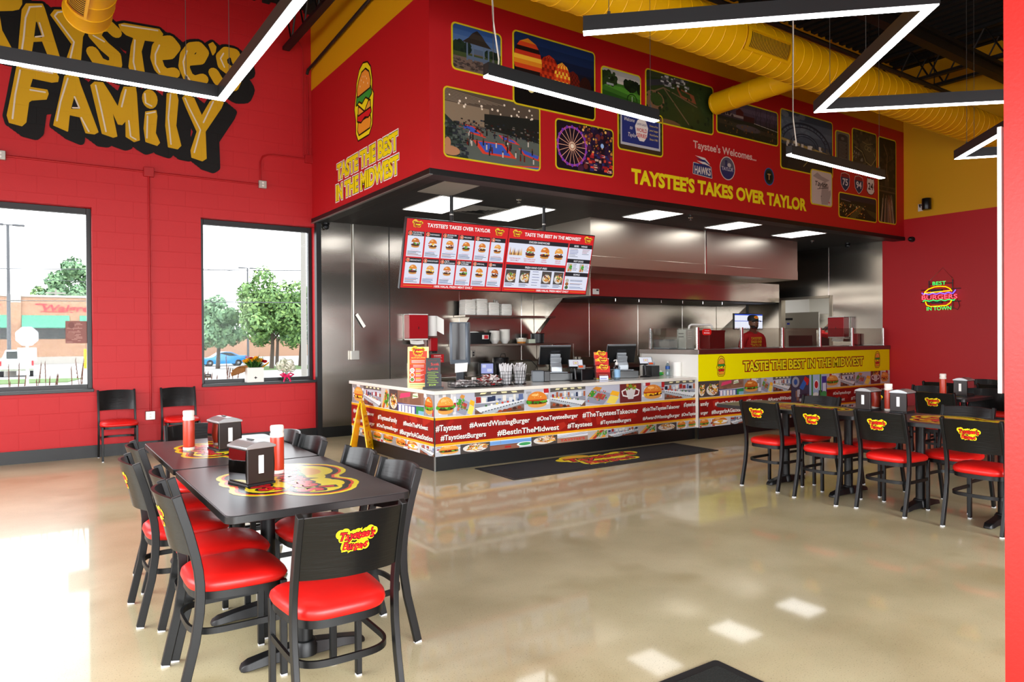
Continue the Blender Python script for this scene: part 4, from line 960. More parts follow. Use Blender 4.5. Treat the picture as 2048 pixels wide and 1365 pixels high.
def shield(n, us):
    def fn(A, x, z):
        if us:
            P = [(-.10, .14), (-.05, .12), (0, .14), (.05, .12), (.10, .14), (.115, .06), (.10, 0), (.12, -.08), (.06, -.13), (0, -.14), (-.06, -.13), (-.12, -.08), (-.10, 0), (-.115, .06)]
            A.fat([(x + u, z + v) for u, v in P], .012, INK); A.up(); A.poly([(x + u, z + v) for u, v in P], '#d8d2c8'); A.up(); A.text(n, x, z - .055, .12, '#17181c', .025, 'c', .16)
        else:
            P = [(-.11, .12), (0, .14), (.11, .12), (.13, .05), (.115, -.06), (.06, -.12), (0, -.155), (-.06, -.12), (-.115, -.06), (-.13, .05)]
            A.fat([(x + u, z + v) for u, v in P], .010, '#c9c4be'); A.up(); A.poly([(x + u, z + v) for u, v in P], '#232f52'); A.up(); A.poly([(x + u, z + v) for u, v in [(-.11, .12), (0, .14), (.11, .12), (.127, .065), (-.127, .065)]], '#8e2228'); A.up(); A.text(n, x, z - .065, .115, '#d8d4d0', .025, 'c', .17)
    return fn
badge('road_shield', 'navy road shield numbered 75', 11.371, 4.096, shield('75', 0)); badge('road_shield', 'navy road shield numbered 94', 11.79, 4.094, shield('94', 0)); badge('road_shield', 'white road shield numbered 24', 12.163, 4.10, shield('24', 1))

# ---- conduits and boxes on the red block wall
def conduit(name, path, r, m, lab): return tag(MB().tube(path, r, 8).build(name, m), lab, 'conduit', 'conduits on the red block wall')
YC_ = YA - .018
conduit('conduit', [(-1.2, YC_, 3.722), (2.72, YC_, 3.725)], .013, m_pipe_red, 'red conduit running level across the block wall above the windows')
conduit('conduit', [(1.309, YC_, .53), (1.309, YC_, 3.68)], .012, m_pipe_red, 'red conduit dropping from the junction box to the wall outlet')
conduit('conduit', [(2.752, YC_, 3.78), (2.752, YC_, 4.05), (2.785, YC_, 4.13), (2.86, YC_, 4.172), (2.93, YC_, 4.18), (3.42, YC_, 4.183)], .011, m_pipe_red, 'red conduit bending up from the upper outlet to the corner')
conduit('conduit', [(3.45, YC_, 4.24), (3.45, YC_, 5.42)], .012, m_pipe_red, 'red conduit rising in the corner beside the bulkhead')
conduit('conduit', [(3.38, YC_, 4.22), (3.38, YC_, 5.8), (3.2, YC_, 6.2)], .008, m_pipe_red, 'thin cable rising beside the corner conduit, bent at the top')
def box_on_wall(x, z, s, m, outlet, lab):
    t = thing('wall_outlet' if outlet else 'junction_box', lab, 'outlet' if outlet else 'junction box', (x, YA - .025, z))
    MB().box(x - s, YA - .05, z - s, x + s, YA, z + s).build('box', m, t, 0, .006, True)
    if outlet:
        MB().box(x - s * .93, YA - .054, z - s * .93, x + s * .93, YA - .05, z + s * .93).build('cover', m_galv, t, 0, .003, True)
        for dz in (-.02, .02): MB().cyl((x, YA - .058, z + dz), (x, YA - .052, z + dz), .0145, n=14).build('socket', m_white, t, 40, 0, True)
box_on_wall(1.309, 3.722, .062, m_pipe_red, False, 'red junction box where two conduits meet between the windows')
box_on_wall(3.46, 4.184, .06, m_pipe_red, False, 'red junction box in the corner beside the bulkhead')
box_on_wall(2.778, 3.727, .055, m_galv, True, 'metal outlet box high on the block wall right of the mural')
box_on_wall(1.301, .495, .058, m_galv, True, 'metal outlet box low on the block wall between the two chairs')
box_on_wall(-.285, 3.723, .055, m_galv, True, 'metal outlet box at the left edge, above the first window')

# ---- floor mats
m_mat = mat('charcoal_mat', '#15171c', .85, bump=(220, .3)); m_rub = mat('mat_rubber', '#0d0e10', .6)
t = thing('floor_mat', 'long charcoal mat with the badge in front of the counter', 'mat', (5.8, 6.47, 0))
MB().prism(rrect(4.17, 6.10, 7.43, 6.90, .02), lambda u, v, d: (u, v, d), 0, .006).build('edge', m_rub, t, 0, .002, True); MB().box(4.22, 6.15, .005, 7.38, 6.85, .010).build('pile', m_mat, t, 0, .002, True)
A = Art(.0004); shop_logo(A, 5.82, 6.50, 1.15, True, True); A.build('badge', m_print, lambda u, v, d: (u, 6.50 + (v - 6.50) * .75, .0105 + d), t, True)
m_mat2 = mat('green_black_mat', '#10140f', .9, bump=(140, 1))
t = thing('floor_mat', 'dark ribbed mat cut by the lower edge of the view', 'mat', (2.1, 1.5, 0))
MB().prism(rrect(1.35, .35, 2.60, 2.16, .02), lambda u, v, d: (u, v, d), 0, .007).build('edge', m_rub, t, 0, .002, True); MB().box(1.40, .4, .006, 2.55, 2.11, .012).build('pile', m_mat2, t, 0, .002, True)
# ================================================================ counters with the food collage
m_coll = art_mat('counter_print', .3, spec=.4); m_quartz = mat('white_quartz', '#e4e0d6', .18, coat=.3)
def c_burger(p, sd=0, wrap=True):
    r = random.Random(sd); p.rect(0, 0, 1, 1, r.choice(['#c9c7c8', '#8d8a8a', '#b9bcc4'])).bits(14, sd, (0, 0, .9, .9), ['#e6e4e4', '#b0262a', '#9a9a9e', '#d8d8dc'], .08, .3)
    b = r.choice(['#d9812e', '#c96f22', '#e09a3f']); cx = .5 + r.uniform(-.08, .08)
    p.ell(cx, .28, .36, .16, '#d89a4a').ell(cx, .38, .4, .10, '#4a2112')
    if sd % 3 != 1: p.dots(22, sd, (cx - .38, .36, cx + .38, .5), ['#4c9a2a', '#6cb53a', '#38761f'], .05, .10)
    else: p.dots(22, sd, (cx - .38, .36, cx + .38, .5), ['#f0c22a', '#e8a81e', '#a03a1c'], .05, .10)
    p.ell(cx, .5, .38, .07, '#b53a1c'); p.poly([(cx + .38 * math.cos(a), .5 + .38 * math.sin(a)) for a in [PI * i / 12 for i in range(13)]], b).ell(cx - .08, .72, .14, .06, '#f0b668').dots(10, sd + 5, (cx - .2, .6, cx + .2, .8), ['#f6dca8'], .012, .02)
def c_egg(p, sd=0):
    c_burger(p, 4); p.ell(.5, .42, .36, .16, '#f1efea').ell(.48, .46, .15, .11, '#f2b81c').poly([(.42, .42), (.56, .42), (.5, .12)], '#f2b81c')
def c_kitchen(p, sd=0):
    r = random.Random(sd); fl = r.random() < .5; X = (lambda u: 1 - u) if fl else (lambda u: u)
    bands(p, ['#6a4a3a', '#7a6a62', '#8a8e9a', '#9aa6b8', '#b4bac4', '#6e6a68']); p.poly([(0, .8), (1, .9), (1, 1), (0, 1)], '#5a5652')
    for i in range(4): p.poly([(X(.1 + i * .22), .9), (X(.2 + i * .22), .9), (X(.24 + i * .2), .97), (X(.12 + i * .2), .97)], '#e6dfae')
    for i in range(9): u = i * .11 + r.uniform(0, .03); h = r.uniform(.15, .3); p.rect(X(u), .52, X(u + r.uniform(.05, .1)), .52 + h, r.choice(['#2a3450', '#d6d8dc', '#5a6a94', '#1f2638', '#a35a3a', '#9a2a24', '#e0dcd2']))
    for i in range(16): p.line([(X(r.random()), .5), (X(r.random() * .2 + .4), .5 + r.uniform(0, .1))], .012, r.choice(['#2f333c', '#e8e8ea', '#9aa2ae']))
    p.poly([(X(.0), .3), (X(1), .56), (X(1), .50), (X(.1), .1)], '#d9dde0').poly([(X(.1), .1), (X(1), .5), (X(1), .38), (X(.25), -.05)], '#aeb6bd')
    for i in range(14): u = .14 + i * .06; p.poly([(X(u), .06 + (u - .1) * .45), (X(u + .03), .075 + (u - .1) * .45), (X(u + .03), .115 + (u - .1) * .45), (X(u), .10 + (u - .1) * .45)], '#22242a')
    for i in range(5): u = .5 + i * .1; p.ell(X(u), .08 + i * .03, .045, .07, r.choice(['#8a3a22', '#a04a2a', '#4a2a22']), 10).line([(X(u), .05), (X(u), -.05)], .02, '#3a3a3e')
    for i in range(7): u = .2 + i * .11; p.rect(X(u), .34 + i * .028, X(u + .04), .42 + i * .03, r.choice(['#c9402a', '#e0c04a', '#3a6a3a', '#e8e6e0', '#4a5a7a']))
def c_veg(p, sd=0):
    p.rect(0, 0, 1, 1, '#b4b6c4').poly([(.0, .2), (.5, .0), (.75, .55), (.2, .85)], '#8f93a6').poly([(.06, .5), (.2, .42), (.32, .68), (.18, .78)], '#3f8f2c').poly([(.25, .4), (.5, .26), (.6, .5), (.36, .62)], '#a8403a').poly([(.2, .84), (.4, .72), (.48, .88), (.3, .95)], '#c98a3a').poly([(.6, .1), (.84, .0), (.98, .35), (.72, .46)], '#f0d85a').poly([(.7, .5), (.95, .38), (1, .6), (.78, .7)], '#f2b02a').dots(40, sd, (.05, .25, .6, .75), ['#5aa83a', '#c95a4a', '#357a24', '#d87a6a'], .02, .05)
def c_fries(p, sd=0):
    p.rect(0, 0, 1, 1, '#4a4340').ell(.5, .42, .42, .34, '#d9d4cc'); r = random.Random(sd)
    for i in range(34):
        u, v, a = r.uniform(.2, .8), r.uniform(.25, .7), r.uniform(-1, 1); p.line([(u, v), (u + .16 * math.cos(a), v + .2 * math.sin(a))], .05, r.choice(['#e0a02a', '#c97a1e', '#f0c04a', '#a85a1c']))
    p.dots(20, sd, (.25, .4, .75, .75), ['#8a3a1c', '#f6ead0', '#5f2a14', '#4c8a2a'], .03, .07)
def c_brick(p, sd=0):
    p.rect(0, 0, 1, 1, '#8a6450'); r = random.Random(sd)
    for i in range(60): p.rect(r.uniform(0, .92), r.uniform(.35, .97), r.uniform(0, .1) + r.uniform(0, .92), r.uniform(.35, .97), '#7a5644') if i % 9 == 0 else None
    p.poly([(.08, .62), (.5, .78), (.5, .97), (.12, .86)], '#d8426a').poly([(.58, .7), (.8, .78), (.78, .98), (.6, .92)], '#e2dccb').rect(.6, .8, .78, .84, '#4c9a2a').rect(.0, .0, 1, .42, '#3a4a8a').poly([(.0, .36), (1, .46), (1, .42), (0, .32)], '#c9c9d4')
    for i in range(5): p.rect(.04 + i * .13, .02, .14 + i * .13, .33, ['#e9d9e2', '#d9e2ec', '#f0e4d4'][i % 3])
    p.rect(.72, .0, 1, .38, '#2f8a4a').rect(.80, .0, 1, .2, '#7ab0c9')
def c_street(p, sd=0):
    bands(p, ['#b8bcc4', '#8aa8d0', '#6f9cd4', '#a9c6e6']); p.rect(0, .0, .7, .42, '#8a5a48').rect(0, .38, .7, .44, '#6e4434').rect(.35, .12, .5, .28, '#b02a24').ell(.84, .3, .2, .2, '#e8f0ec').ell(.84, .3, .15, .14, '#3f9a5a').line([(.25, .5), (.25, .8)], .04, '#8a8a90')
def c_cup(p, sd=0):
    p.rect(0, 0, 1, 1, '#6a2a2c').poly([(.25, .75), (.75, .75), (.62, .2), (.38, .2)], '#c9c6c4').line([(.25, .7), (.1, .62), (.15, .4), (.36, .34)], .07, '#e2e0de').line([(.75, .7), (.9, .62), (.85, .4), (.64, .34)], .07, '#e2e0de').dots(16, sd, (.25, .72, .75, .95), ['#6a8a2a', '#c98a3a', '#8a4a1e'], .06, .1)
def c_hotdog(p, sd=0):
    p.rect(0, 0, 1, 1, '#b9b4b0').poly([(.05, .05), (.35, .0), (.85, .85), (.6, .98)], '#e0a04a').poly([(.2, .05), (.36, .02), (.8, .8), (.68, .86)], '#b03a24').dots(26, sd, (.45, .2, .95, .75), ['#3f8f2c', '#57a83a', '#2c6a1e'], .06, .1).poly([(.6, .05), (.9, .12), (.8, .35)], '#e89a2a')
def c_banner(p, sd=0):
    p.rect(0, 0, 1, 1, '#9a7a66').rect(0, .45, 1, .95, '#d9dce2').line([(0, .5), (1, .7)], .04, '#3a4a7a').line([(0, .62), (1, .82)], .03, '#3a4a7a'); p.A.text("TAYSTEE'S", p.x + .5 * p.w, p.y + .12 * p.h, .22 * p.h, '#c8281e', .03, 'c', .8 * p.w)
SC = dict(b=c_burger, e=c_egg, k=c_kitchen, v=c_veg, f=c_fries, r=c_brick, s=c_street, c=c_cup, h=c_hotdog, n=c_banner)
def strip(A, z0, z1, items, sd0, wall):
    """items: (code, u0, u1) scenes side by side; clipped to the strip"""
    for i, (c, a, b) in enumerate(items):
        A.clip = [(a, z0), (b, z0), (b, z1), (a, z1)]; fn = SC[c]
        if c == 'b': fn(Pic(A, a, z0, b, z1), sd0 + i)
        else: fn(Pic(A, a, z0, b, z1), sd0 + i)
    A.clip = None
def red_band(A, u0, u1, z0, z1, sd):
    r = random.Random(sd); A.rect(u0, z0, u1, z1, '#8e1712')
    for i in range(int((u1 - u0) * 7)):
        u = r.uniform(u0, u1 - .12); v = r.uniform(z0, z1 - .06); q = r.uniform(.05, .22); A.clip = [(u0, z0), (u1, z0), (u1, z1), (u0, z1)]
        A.poly([(u, v), (u + q, v + r.uniform(-.05, .1)), (u + q * .7, v + .12), (u - .02, v + .1)], r.choice(['#a01d16', '#7c120f', '#a8281c', '#861511']))
    A.clip = None
    A.rect(u0, z1, u1, z1 + .026, '#e8a21a'); A.rect(u0, z0 - .026, u1, z0, '#e8a21a')
    A.stroke([(u0, z1 + .03), (u1, z1 + .03)], .006, '#f4e9d0'); A.stroke([(u0, z0 - .03), (u1, z0 - .03)], .005, '#f4e9d0')
def tags_(A, rows):
    for t, x0, x1, z, h in rows: A.text(t, x0 + .006, z - .006, h, '#3a0a08', .02, 'l', x1 - x0); A.text(t, x0, z, h, '#f0ebe4', .022, 'l', x1 - x0)
CX, CY = 3.715, 7.0
sc_ = thing('service_counter', 'low serving counter wrapped in food collage with hashtag band', 'counter', (5.9, 7.4, 0))
MB().box(CX + .01, CY + .01, .165, 7.985, 7.75, .862).box(CX + .01, 7.75, .165, 4.5, 9.46, .862).build('body', m_white, sc_, 0, 0, True)
MB().box(CX + .012, CY + .012, 0, 8.0, CY + .03, .165).box(CX + .012, CY + .012, 0, CX + .03, 9.45, .165).build('kick_board', m_black, sc_, 0, 0, True)
MB().box(CX + .004, CY + .004, 0, CX + .02, CY + .02, .165).build('corner_strip', m_edge, sc_, 0, 0, True)
A = Art(); A.rect(CX + .01, .165, 8.02, .862, '#55504c')
strip(A, .60, .862, [('b', 3.725, 4.0), ('v', 4.0, 4.25), ('k', 4.25, 4.95), ('b', 4.95, 5.35), ('k', 5.35, 5.92), ('v', 5.92, 6.52), ('c', 6.52, 6.92), ('b', 6.92, 7.37), ('k', 7.37, 8.02)], 3, 0)
strip(A, .165, .30, [('b', 3.725, 4.05), ('f', 4.05, 4.45), ('s', 4.45, 5.05), ('f', 5.05, 5.45), ('n', 5.45, 5.95), ('h', 5.95, 6.3), ('k', 6.3, 6.85), ('h', 6.85, 7.2), ('f', 7.2, 7.6), ('b', 7.6, 7.82), ('b', 7.82, 8.02)], 20, 0)
red_band(A, CX + .01, 8.02, .308, .575, 1)
tags_(A, [('#Taystees', 3.73, 4.06, .452, .07), ('#AwardWinningBurger', 4.17, 5.02, .462, .062), ('#OneTaysteeBurger', 5.13, 5.78, .47, .054), ('#TheTaysteesTakeover', 5.86, 6.84, .462, .065), ('#JoinTheTaysteeTakeover', 6.93, 7.66, .472, .052), ('#TaysteesFamily', 7.75, 8.32 - .30, .485, .058),
          ('#TaystiestBurgers', 3.79, 4.39, .345, .06), ('#BestInTheMidwest', 4.55, 5.47, .338, .066), ('#Taystees', 5.61, 6.02, .345, .06), ('#TaysteesBurgers', 6.16, 6.71, .352, .05), ('#AwardWinningBurger', 6.93, 7.66, .352, .048), ('#OneTaystee', 7.70, 8.02, .352, .048)])
A.build('front_print', m_coll, on_y(CY + .009), sc_, True)
A = Art(); A.rect(-9.46, .165, -CY - .01, .862, '#55504c'); n9 = -9.46
strip(A, .60, .862, [('b', n9, n9 + .42), ('k', n9 + .42, n9 + 1.0), ('h', n9 + 1.0, n9 + 1.25), ('f', n9 + 1.25, n9 + 1.5), ('r', n9 + 1.5, n9 + 2.2), ('b', n9 + 2.2, n9 + 2.449)], 40, 0)
strip(A, .165, .30, [('h', n9, n9 + .3), ('b', n9 + .3, n9 + .75), ('b', n9 + .75, n9 + 1.05), ('b', n9 + 1.05, n9 + 1.4), ('b', n9 + 1.4, n9 + 1.75), ('e', n9 + 1.75, n9 + 2.1), ('k', n9 + 2.1, n9 + 2.449)], 60, 0)
red_band(A, n9, -CY - .01, .308, .575, 2)
tags_(A, [('#JoinTheTaysteeTakeover', -9.39, -8.68, .475, .05), ('#TaysteesFamily', -8.545, -7.97, .455, .058), ('#BestInTheMidwest', -7.79, -7.15, .450, .052), ('#AwardWinningBurger', -9.39, -8.66, .352, .047), ('#OneTaysteeBurger', -8.58, -7.94, .352, .048), ('#BurgerInAGasStation', -7.89, -7.03, .335, .06)])
A.build('side_print', m_coll, on_x(CX + .009), sc_, True)
ct_ = MB(); P = [(CX - .02, CY - .03), (8.0, CY - .03), (8.0, 7.80), (4.62, 7.80), (4.62, 9.50), (CX - .02, 9.50)]
ct_.prism(P, lambda u, v, d: (u, v, d), .864, .905)
tag(ct_.build('countertop', m_quartz, None, 0, .004), 'white stone top of the low serving counter', 'countertop')

# tall sandwich counter
TY = 6.93
tc = thing('sandwich_counter', 'tall counter with yellow slogan sign above food collage', 'counter', (10.6, 7.3, 0))
MB().box(8.0, TY + .01, .17, 13.28, 7.72, 1.235).box(8.0, 7.72, .17, 8.5, 8.10, 1.235).build('body', m_cream, tc, 0, 0, True)
MB().box(8.01, TY + .014, 0, 13.28, TY + .035, .17).build('kick_board', m_black, tc, 0, 0, True)
cp = MB().box(7.985, TY - .012, 1.232, 13.285, 7.74, 1.302).box(7.985, 7.74, 1.232, 8.52, 8.13, 1.302); cp.build('steel_cap', mat('cap_steel', '#8d8682', .3, 1), tc, 0, .004, True)
MB().box(7.99, 8.09, .17, 8.02, 8.12, 1.235).build('corner_trim', m_galv, tc, 0, 0, True)
A = Art(); A.rect(8.0, .165, 13.28, .84, '#55504c')
strip(A, .605, .84, [('f', 8.0, 8.15), ('f', 8.15, 8.45), ('r', 8.45, 9.02), ('b', 9.02, 9.45), ('v', 9.45, 9.75), ('k', 9.75, 10.2), ('s', 10.2, 10.75), ('b', 11.2, 11.65), ('k', 11.65, 12.1), ('v', 12.1, 12.62), ('c', 12.62, 12.95), ('b', 12.95, 13.28)], 80, 0)
strip(A, .165, .31, [('b', 8.0, 8.25), ('e', 8.25, 8.7), ('k', 8.7, 9.1), ('h', 9.1, 9.5), ('f', 9.5, 9.9), ('b', 9.9, 10.3), ('r', 10.3, 11), ('f', 11, 11.5), ('k', 11.5, 12.2), ('h', 12.2, 12.7), ('b', 12.7, 13.28)], 120, 0)
red_band(A, 8.0, 13.28, .318, .575, 3)
tags_(A, [('amily', 8.02, 8.2, .485, .058), ('#BestInTheMidwest', 8.34, 8.94, .475, .05), ('#Taystees', 9.06, 9.45, .468, .055), ('#AwardWinningBurger', 9.6, 10.55, .465, .058), ('#OneTaysteeBurger', 11.4, 11.95, .475, .05), ('#TheTaysteesTakeover', 12.05, 12.85, .47, .06), ('#JoinTheTakeover', 12.95, 13.26, .47, .05),
          ('urger', 8.02, 8.18, .36, .048), ('#BurgerInAGasStation', 8.26, 9.05, .352, .058), ('#BestInTheMidwest', 11.1, 11.75, .36, .055), ('#Taystees', 11.95, 12.4, .36, .055), ('#TaysteesBurgers', 12.5, 13.2, .36, .05)])
# centre panel of signs between the two hashtag runs
p = Pic(A, 10.2, .165, 11.2, .84); A.clip = [(10.2, .165), (11.2, .165), (11.2, .84), (10.2, .84)]
p.rect(0, 0, 1, 1, '#3d4258').rect(.5, .5, 1, 1, '#a9c6e6').bits(30, 5, (0, 0, .9, .5), ['#6a4a44', '#8a6a5a', '#2a2c3a', '#b9bcc4', '#7a3a34'], .05, .18).ell(.12, .85, .1, .13, '#9aa0aa').ell(.12, .85, .05, .07, '#2a5aa0').poly([(.3, .8), (.38, .98), (.5, .9), (.46, .75)], '#c9281e').poly([(.22, .7), (.34, .9), (.42, .8), (.32, .64)], '#2a6ac0').rect(.56, .2, .6, 1, '#2f8a3a').rect(.8, .2, .84, 1, '#2f8a3a').ell(.7, .75, .07, .12, '#e9e6e0').ell(.7, .75, .05, .09, '#c3262e').rect(.86, .55, 1, .95, '#3a3a9a').rect(.88, .55, .98, .78, '#d8e0f0').ell(.68, .5, .08, .06, '#e8f0ec').ell(.92, .5, .09, .08, '#3f9a5a')
A.text('FOX', 10.2 + .32, .165 + .30, .07, '#2a1f3a', .03, 'c', .2); A.clip = None
A.build('front_print', m_coll, on_y(TY + .009), tc, True)
m_sign = art_mat('yellow_sign_print', .35)
A = Art(); A.rect(8.0, .84, 13.28, 1.232, '#f6ea00'); emblem(A, 8.50, 1.045, .30, True, True); emblem(A, 12.85, 1.045, .30, True, True)
framed(A, 'TASTE THE BEST IN THE MIDWEST', 10.69, .965, .145, 3.36, (('#d3161c', .115), (INK, .08), ('#f2e41a', .035)))
A.build('yellow_sign', m_sign, on_y(TY + .004), tc, True)
MB().box(8.0, TY + .0045, .84, 13.28, TY + .0105, 1.232).build('sign_board', mat('sign_yellow', '#e8d400', .4), tc, 0, 0, True)

# sneeze guard
m_guard = glass_mat('guard_pane', '#e6e6e2', .12)
gd = thing('sneeze_guard', 'low clear glass guard on steel posts along the tall counter', 'sneeze guard', (10.6, 7.0, 1.302))
gx = [8.05, 9.05, 10.08, 11.13, 12.12, 13.17]
for x in gx:
    q = MB().box(x - .022, 6.975, 1.302, x + .022, 7.005, 1.63); q.box(x - .035, 6.965, 1.302, x + .035, 7.02, 1.318); q.build('post', m_chrome, gd, 0, .002, True)
q = MB().box(8.03, 7.92, 1.302, 8.065, 7.955, 1.63); q.build('post', m_chrome, gd, 0, .002, True)
for a, b_ in zip(gx, gx[1:]): MB().box(a + .025, 6.985, 1.325, b_ - .025, 6.993, 1.622).build('glass_pane', m_guard, gd, 0, 0, True)
MB().box(8.044, 7.01, 1.325, 8.052, 7.92, 1.622).build('glass_pane', m_guard, gd, 0, 0, True)

# ================================================================ kitchen shell: hood, shelves, screens
m_panel = mat('ceiling_panel_light', '#ffffff', .5, emit=PANEL_E)
GP = 'square ceiling panel lights over the counter'
for x0, x1, y0, y1, l in ((4.22, 4.84, 7.73, 8.84, 'panel light over the counter corner, left of the ceiling vent'), (5.47, 6.02, 7.72, 8.90, 'panel light between the ceiling vent and the hood'),
                          (7.21, 7.78, 6.99, 7.68, 'panel light in front of the left end of the hood'), (9.05, 9.62, 7.01, 7.72, 'panel light in front of the hood seam'), (10.78, 11.37, 7.0, 7.7, 'panel light at the far end of the counter')):
    t = thing('ceiling_light', l, 'ceiling light', ((x0 + x1) / 2, (y0 + y1) / 2, ZC), group=GP)
    MB().box(x0 + .012, y0 + .012, ZC - .006, x1 - .012, y1 - .012, ZC + .0).build('diffuser', m_panel, t, 0, 0, True)
    f = MB()
    for a in ((x0, y0, x1, y0 + .012), (x0, y1 - .012, x1, y1), (x0, y0, x0 + .012, y1), (x1 - .012, y0, x1, y1)): f.box(a[0], a[1], ZC - .010, a[2], a[3], ZC)
    f.build('frame', m_white, t, 0, 0, True)
tag(MB().box(3.87, 7.0, ZC - .006, 4.33, 7.68, ZC).build('ceiling_tile', mat('grey_return_tile', '#9a9690', .6), None, 0), 'plain pale ceiling tile at the counter corner', 'tile')
t = thing('ceiling_vent', 'square metal air vent between two panel lights', 'vent', (5.15, 8.3, ZC), group=None)
for i in range(5):
    s_ = .29 - i * .05; f = MB()
    f.loft([[(5.15 + a * s_, 8.3 + b_ * s_, ZC - .012 + i * .001) for a, b_ in ((-1, -1), (1, -1), (1, 1), (-1, 1))], [(5.15 + a * (s_ - .04), 8.3 + b_ * (s_ - .04), ZC - .03 + .012) for a, b_ in ((-1, -1), (1, -1), (1, 1), (-1, 1))]], False); f.build('louvre_ring', m_galv, t, 0, 0, True)
for i, (x, y) in enumerate(((5.2, 7.45), (8.15, 7.2), (12.1, 7.75))):
    t = thing('ceiling_sprinkler', ['sprinkler head near the menu screen poles', 'sprinkler head between two panel lights', 'sprinkler head near the kitchen far wall'][i], 'sprinkler', (x, y, ZC), group='sprinkler heads in the black ceiling')
    MB().lathe([(.001, 0), (.035, 0), (.03, -.008), (.009, -.012), (.009, -.035), (.022, -.038), (.001, -.04)], (x, y, ZC), 12).build('nozzle', m_chrome, t, 40, 0, True)
hd = thing('exhaust_hood', 'big stainless exhaust hood with its upper enclosure over the cook line', 'hood', (9.5, 9, 2.2))
m_hood = steel_mat('hood_steel', '#c4bcae', .36, .12, .5); m_hoodlow = steel_mat('hood_low_steel', '#b9b2a8', .13, .06, .6)
MB().box(6.84, 7.96, 2.70, 11.95, 10.39, ZC).build('enclosure', m_hood, hd, 0, 0, True)
MB().box(6.835, 7.955, 2.545, 11.955, 10.39, 2.705).build('enclosure_skirt', m_hood, hd, 0, .003, True)
MB().box(9.36, 7.945, 2.55, 9.385, 7.96, ZC).build('seam_strip', m_chrome, hd, 0, 0, True)
MB().box(7.57, 8.82, 2.17, 12.62, 10.39, 2.545).build('canopy', m_hoodlow, hd, 0, .003, True)
MB().box(7.62, 8.87, 2.15, 12.57, 10.3, 2.172).build('canopy_mouth', m_dark, hd, 0, 0, True)
for x in (7.585, 12.60): MB().prism([(9.55, 2.17), (10.39, 2.17), (10.39, 1.55)], lambda u, v, d: (x + d, u, v), -.006, .006).build('end_skirt', m_steel2, hd, 0, 0, True)
for i in range(6): MB().cyl((8.2 + i * .55, 8.9, 2.10), (8.2 + i * .55, 8.9, 2.17), .006, n=6).build('hanging_hook', m_chrome, hd, 40, 0, True)
A = Art(); A.rect(7.62, 2.20, 7.76, 2.29, '#d9d7d3'); A.rect(7.70, 2.255, 7.75, 2.28, '#26262a'); A.build('label_plate', m_print, on_y(8.818), hd, True)
m_shelf = mat('shelf_steel', '#a7a29a', .3, 1)
def shelf(z, x0, x1, lab):
    t = thing('wall_shelf', lab, 'shelf', ((x0 + x1) / 2, 10.2, z), group='steel wall shelves')
    MB().box(x0, 10.02, z - .035, x1, 10.39, z).build('board', m_shelf, t, 0, .004, True)
    for x in (x0 + .12, x1 - .08): MB().prism([(10.06, z - .035), (10.39, z - .035), (10.39, z - .3)], lambda u, v, d: (x + d, u, v), -.004, .004).build('bracket', m_shelf, t, 0, 0, True)
shelf(1.875, 5.9, 7.78, 'upper steel wall shelf loaded with foam boxes'); shelf(1.392, 5.8, 7.72, 'lower steel wall shelf with foam bowls and tubs')
m_foam = mat('white_foam', '#e9e6df', .7)
fb = MB(); fb.loft([[(x * k, y * k, z) for x, y in rrect(-.105, -.105, .105, .105, .02, 3)] for k, z in ((.93, 0), (1.0, .016), (1.02, .018), (1.0, .02), (.93, .045), (.9, .046))])
fb0 = fb.build('takeout_box', m_foam, None, 40); nfb = 0
def place(o0, flag, loc, rz, lab, cat, grp):
    o = o0 if flag else o0.copy()
    if not flag: COL.objects.link(o)
    o.location = loc; o.rotation_euler = (0, 0, rz); return tag(o, lab, cat, grp)
r = random.Random(4)
for x, y, n, l in ((6.06, 10.2, 12, 'white foam takeout box in the leftmost stack on the upper shelf'), (6.29, 10.2, 13, 'white foam takeout box in the tallest stack, second on the upper shelf'), (6.53, 10.2, 10, 'white foam takeout box in the third stack on the upper shelf'), (6.79, 10.2, 9, 'white foam takeout box in the right stack on the upper shelf')):
    for k in range(n): place(fb0, nfb == 0, (x + r.uniform(-.004, .004), y, 1.876 + k * .0192), 0, l, 'box', 'foam boxes: ' + l.split(' in the ')[1]); nfb += 1
fw0 = MB().lathe([(.001, 0), (.045, 0), (.085, .06), (.093, .062), (.093, .066), (.083, .064), (.044, .006), (.001, .006)], n=20).build('foam_bowl', m_foam, None, 40); nfw = 0
for x, y, n, l in ((6.56, 10.15, 14, 'white foam bowl in the shorter left stack on the lower shelf'), (6.79, 10.18, 16, 'white foam bowl in the taller right stack on the lower shelf')):
    for k in range(n): place(fw0, nfw == 0, (x, y, 1.393 + k * .012), 0, l, 'bowl', 'foam bowls: ' + l.split(' in the ')[1]); nfw += 1
t = thing('storage_bin', 'black bin with a red and white label on the lower shelf', 'bin', (6.2, 10.15, 1.393))
b_ = MB(); R0, R1 = rrect(-.19, -.11, .19, .11, .02, 3), rrect(-.22, -.13, .22, .13, .02, 3)
b_.loft([[(x, y, 0) for x, y in R0], [(x, y, .19) for x, y in R1], [(x * .95, y * .93, .19) for x, y in R1], [(x * .95, y * .93, .01) for x, y in R0]]).build('tub', m_dark, t, 30)
A = Art(); A.rect(-.03, .08, .10, .15, '#d8d4d0'); A.rect(.01, .085, .09, .145, '#c3262e'); A.build('label', m_print, lambda u, v, d: (u + .06, -.128 - d + .0, v), t)
MB().ell((-.06, 0, .18), (.12, .07, .03), 10, 6).build('paper_wads', m_paper, t, 40)
t = thing('sauce_tub', 'clear round tub of amber sauce on the lower shelf', 'tub', (7.1, 10.12, 1.393))
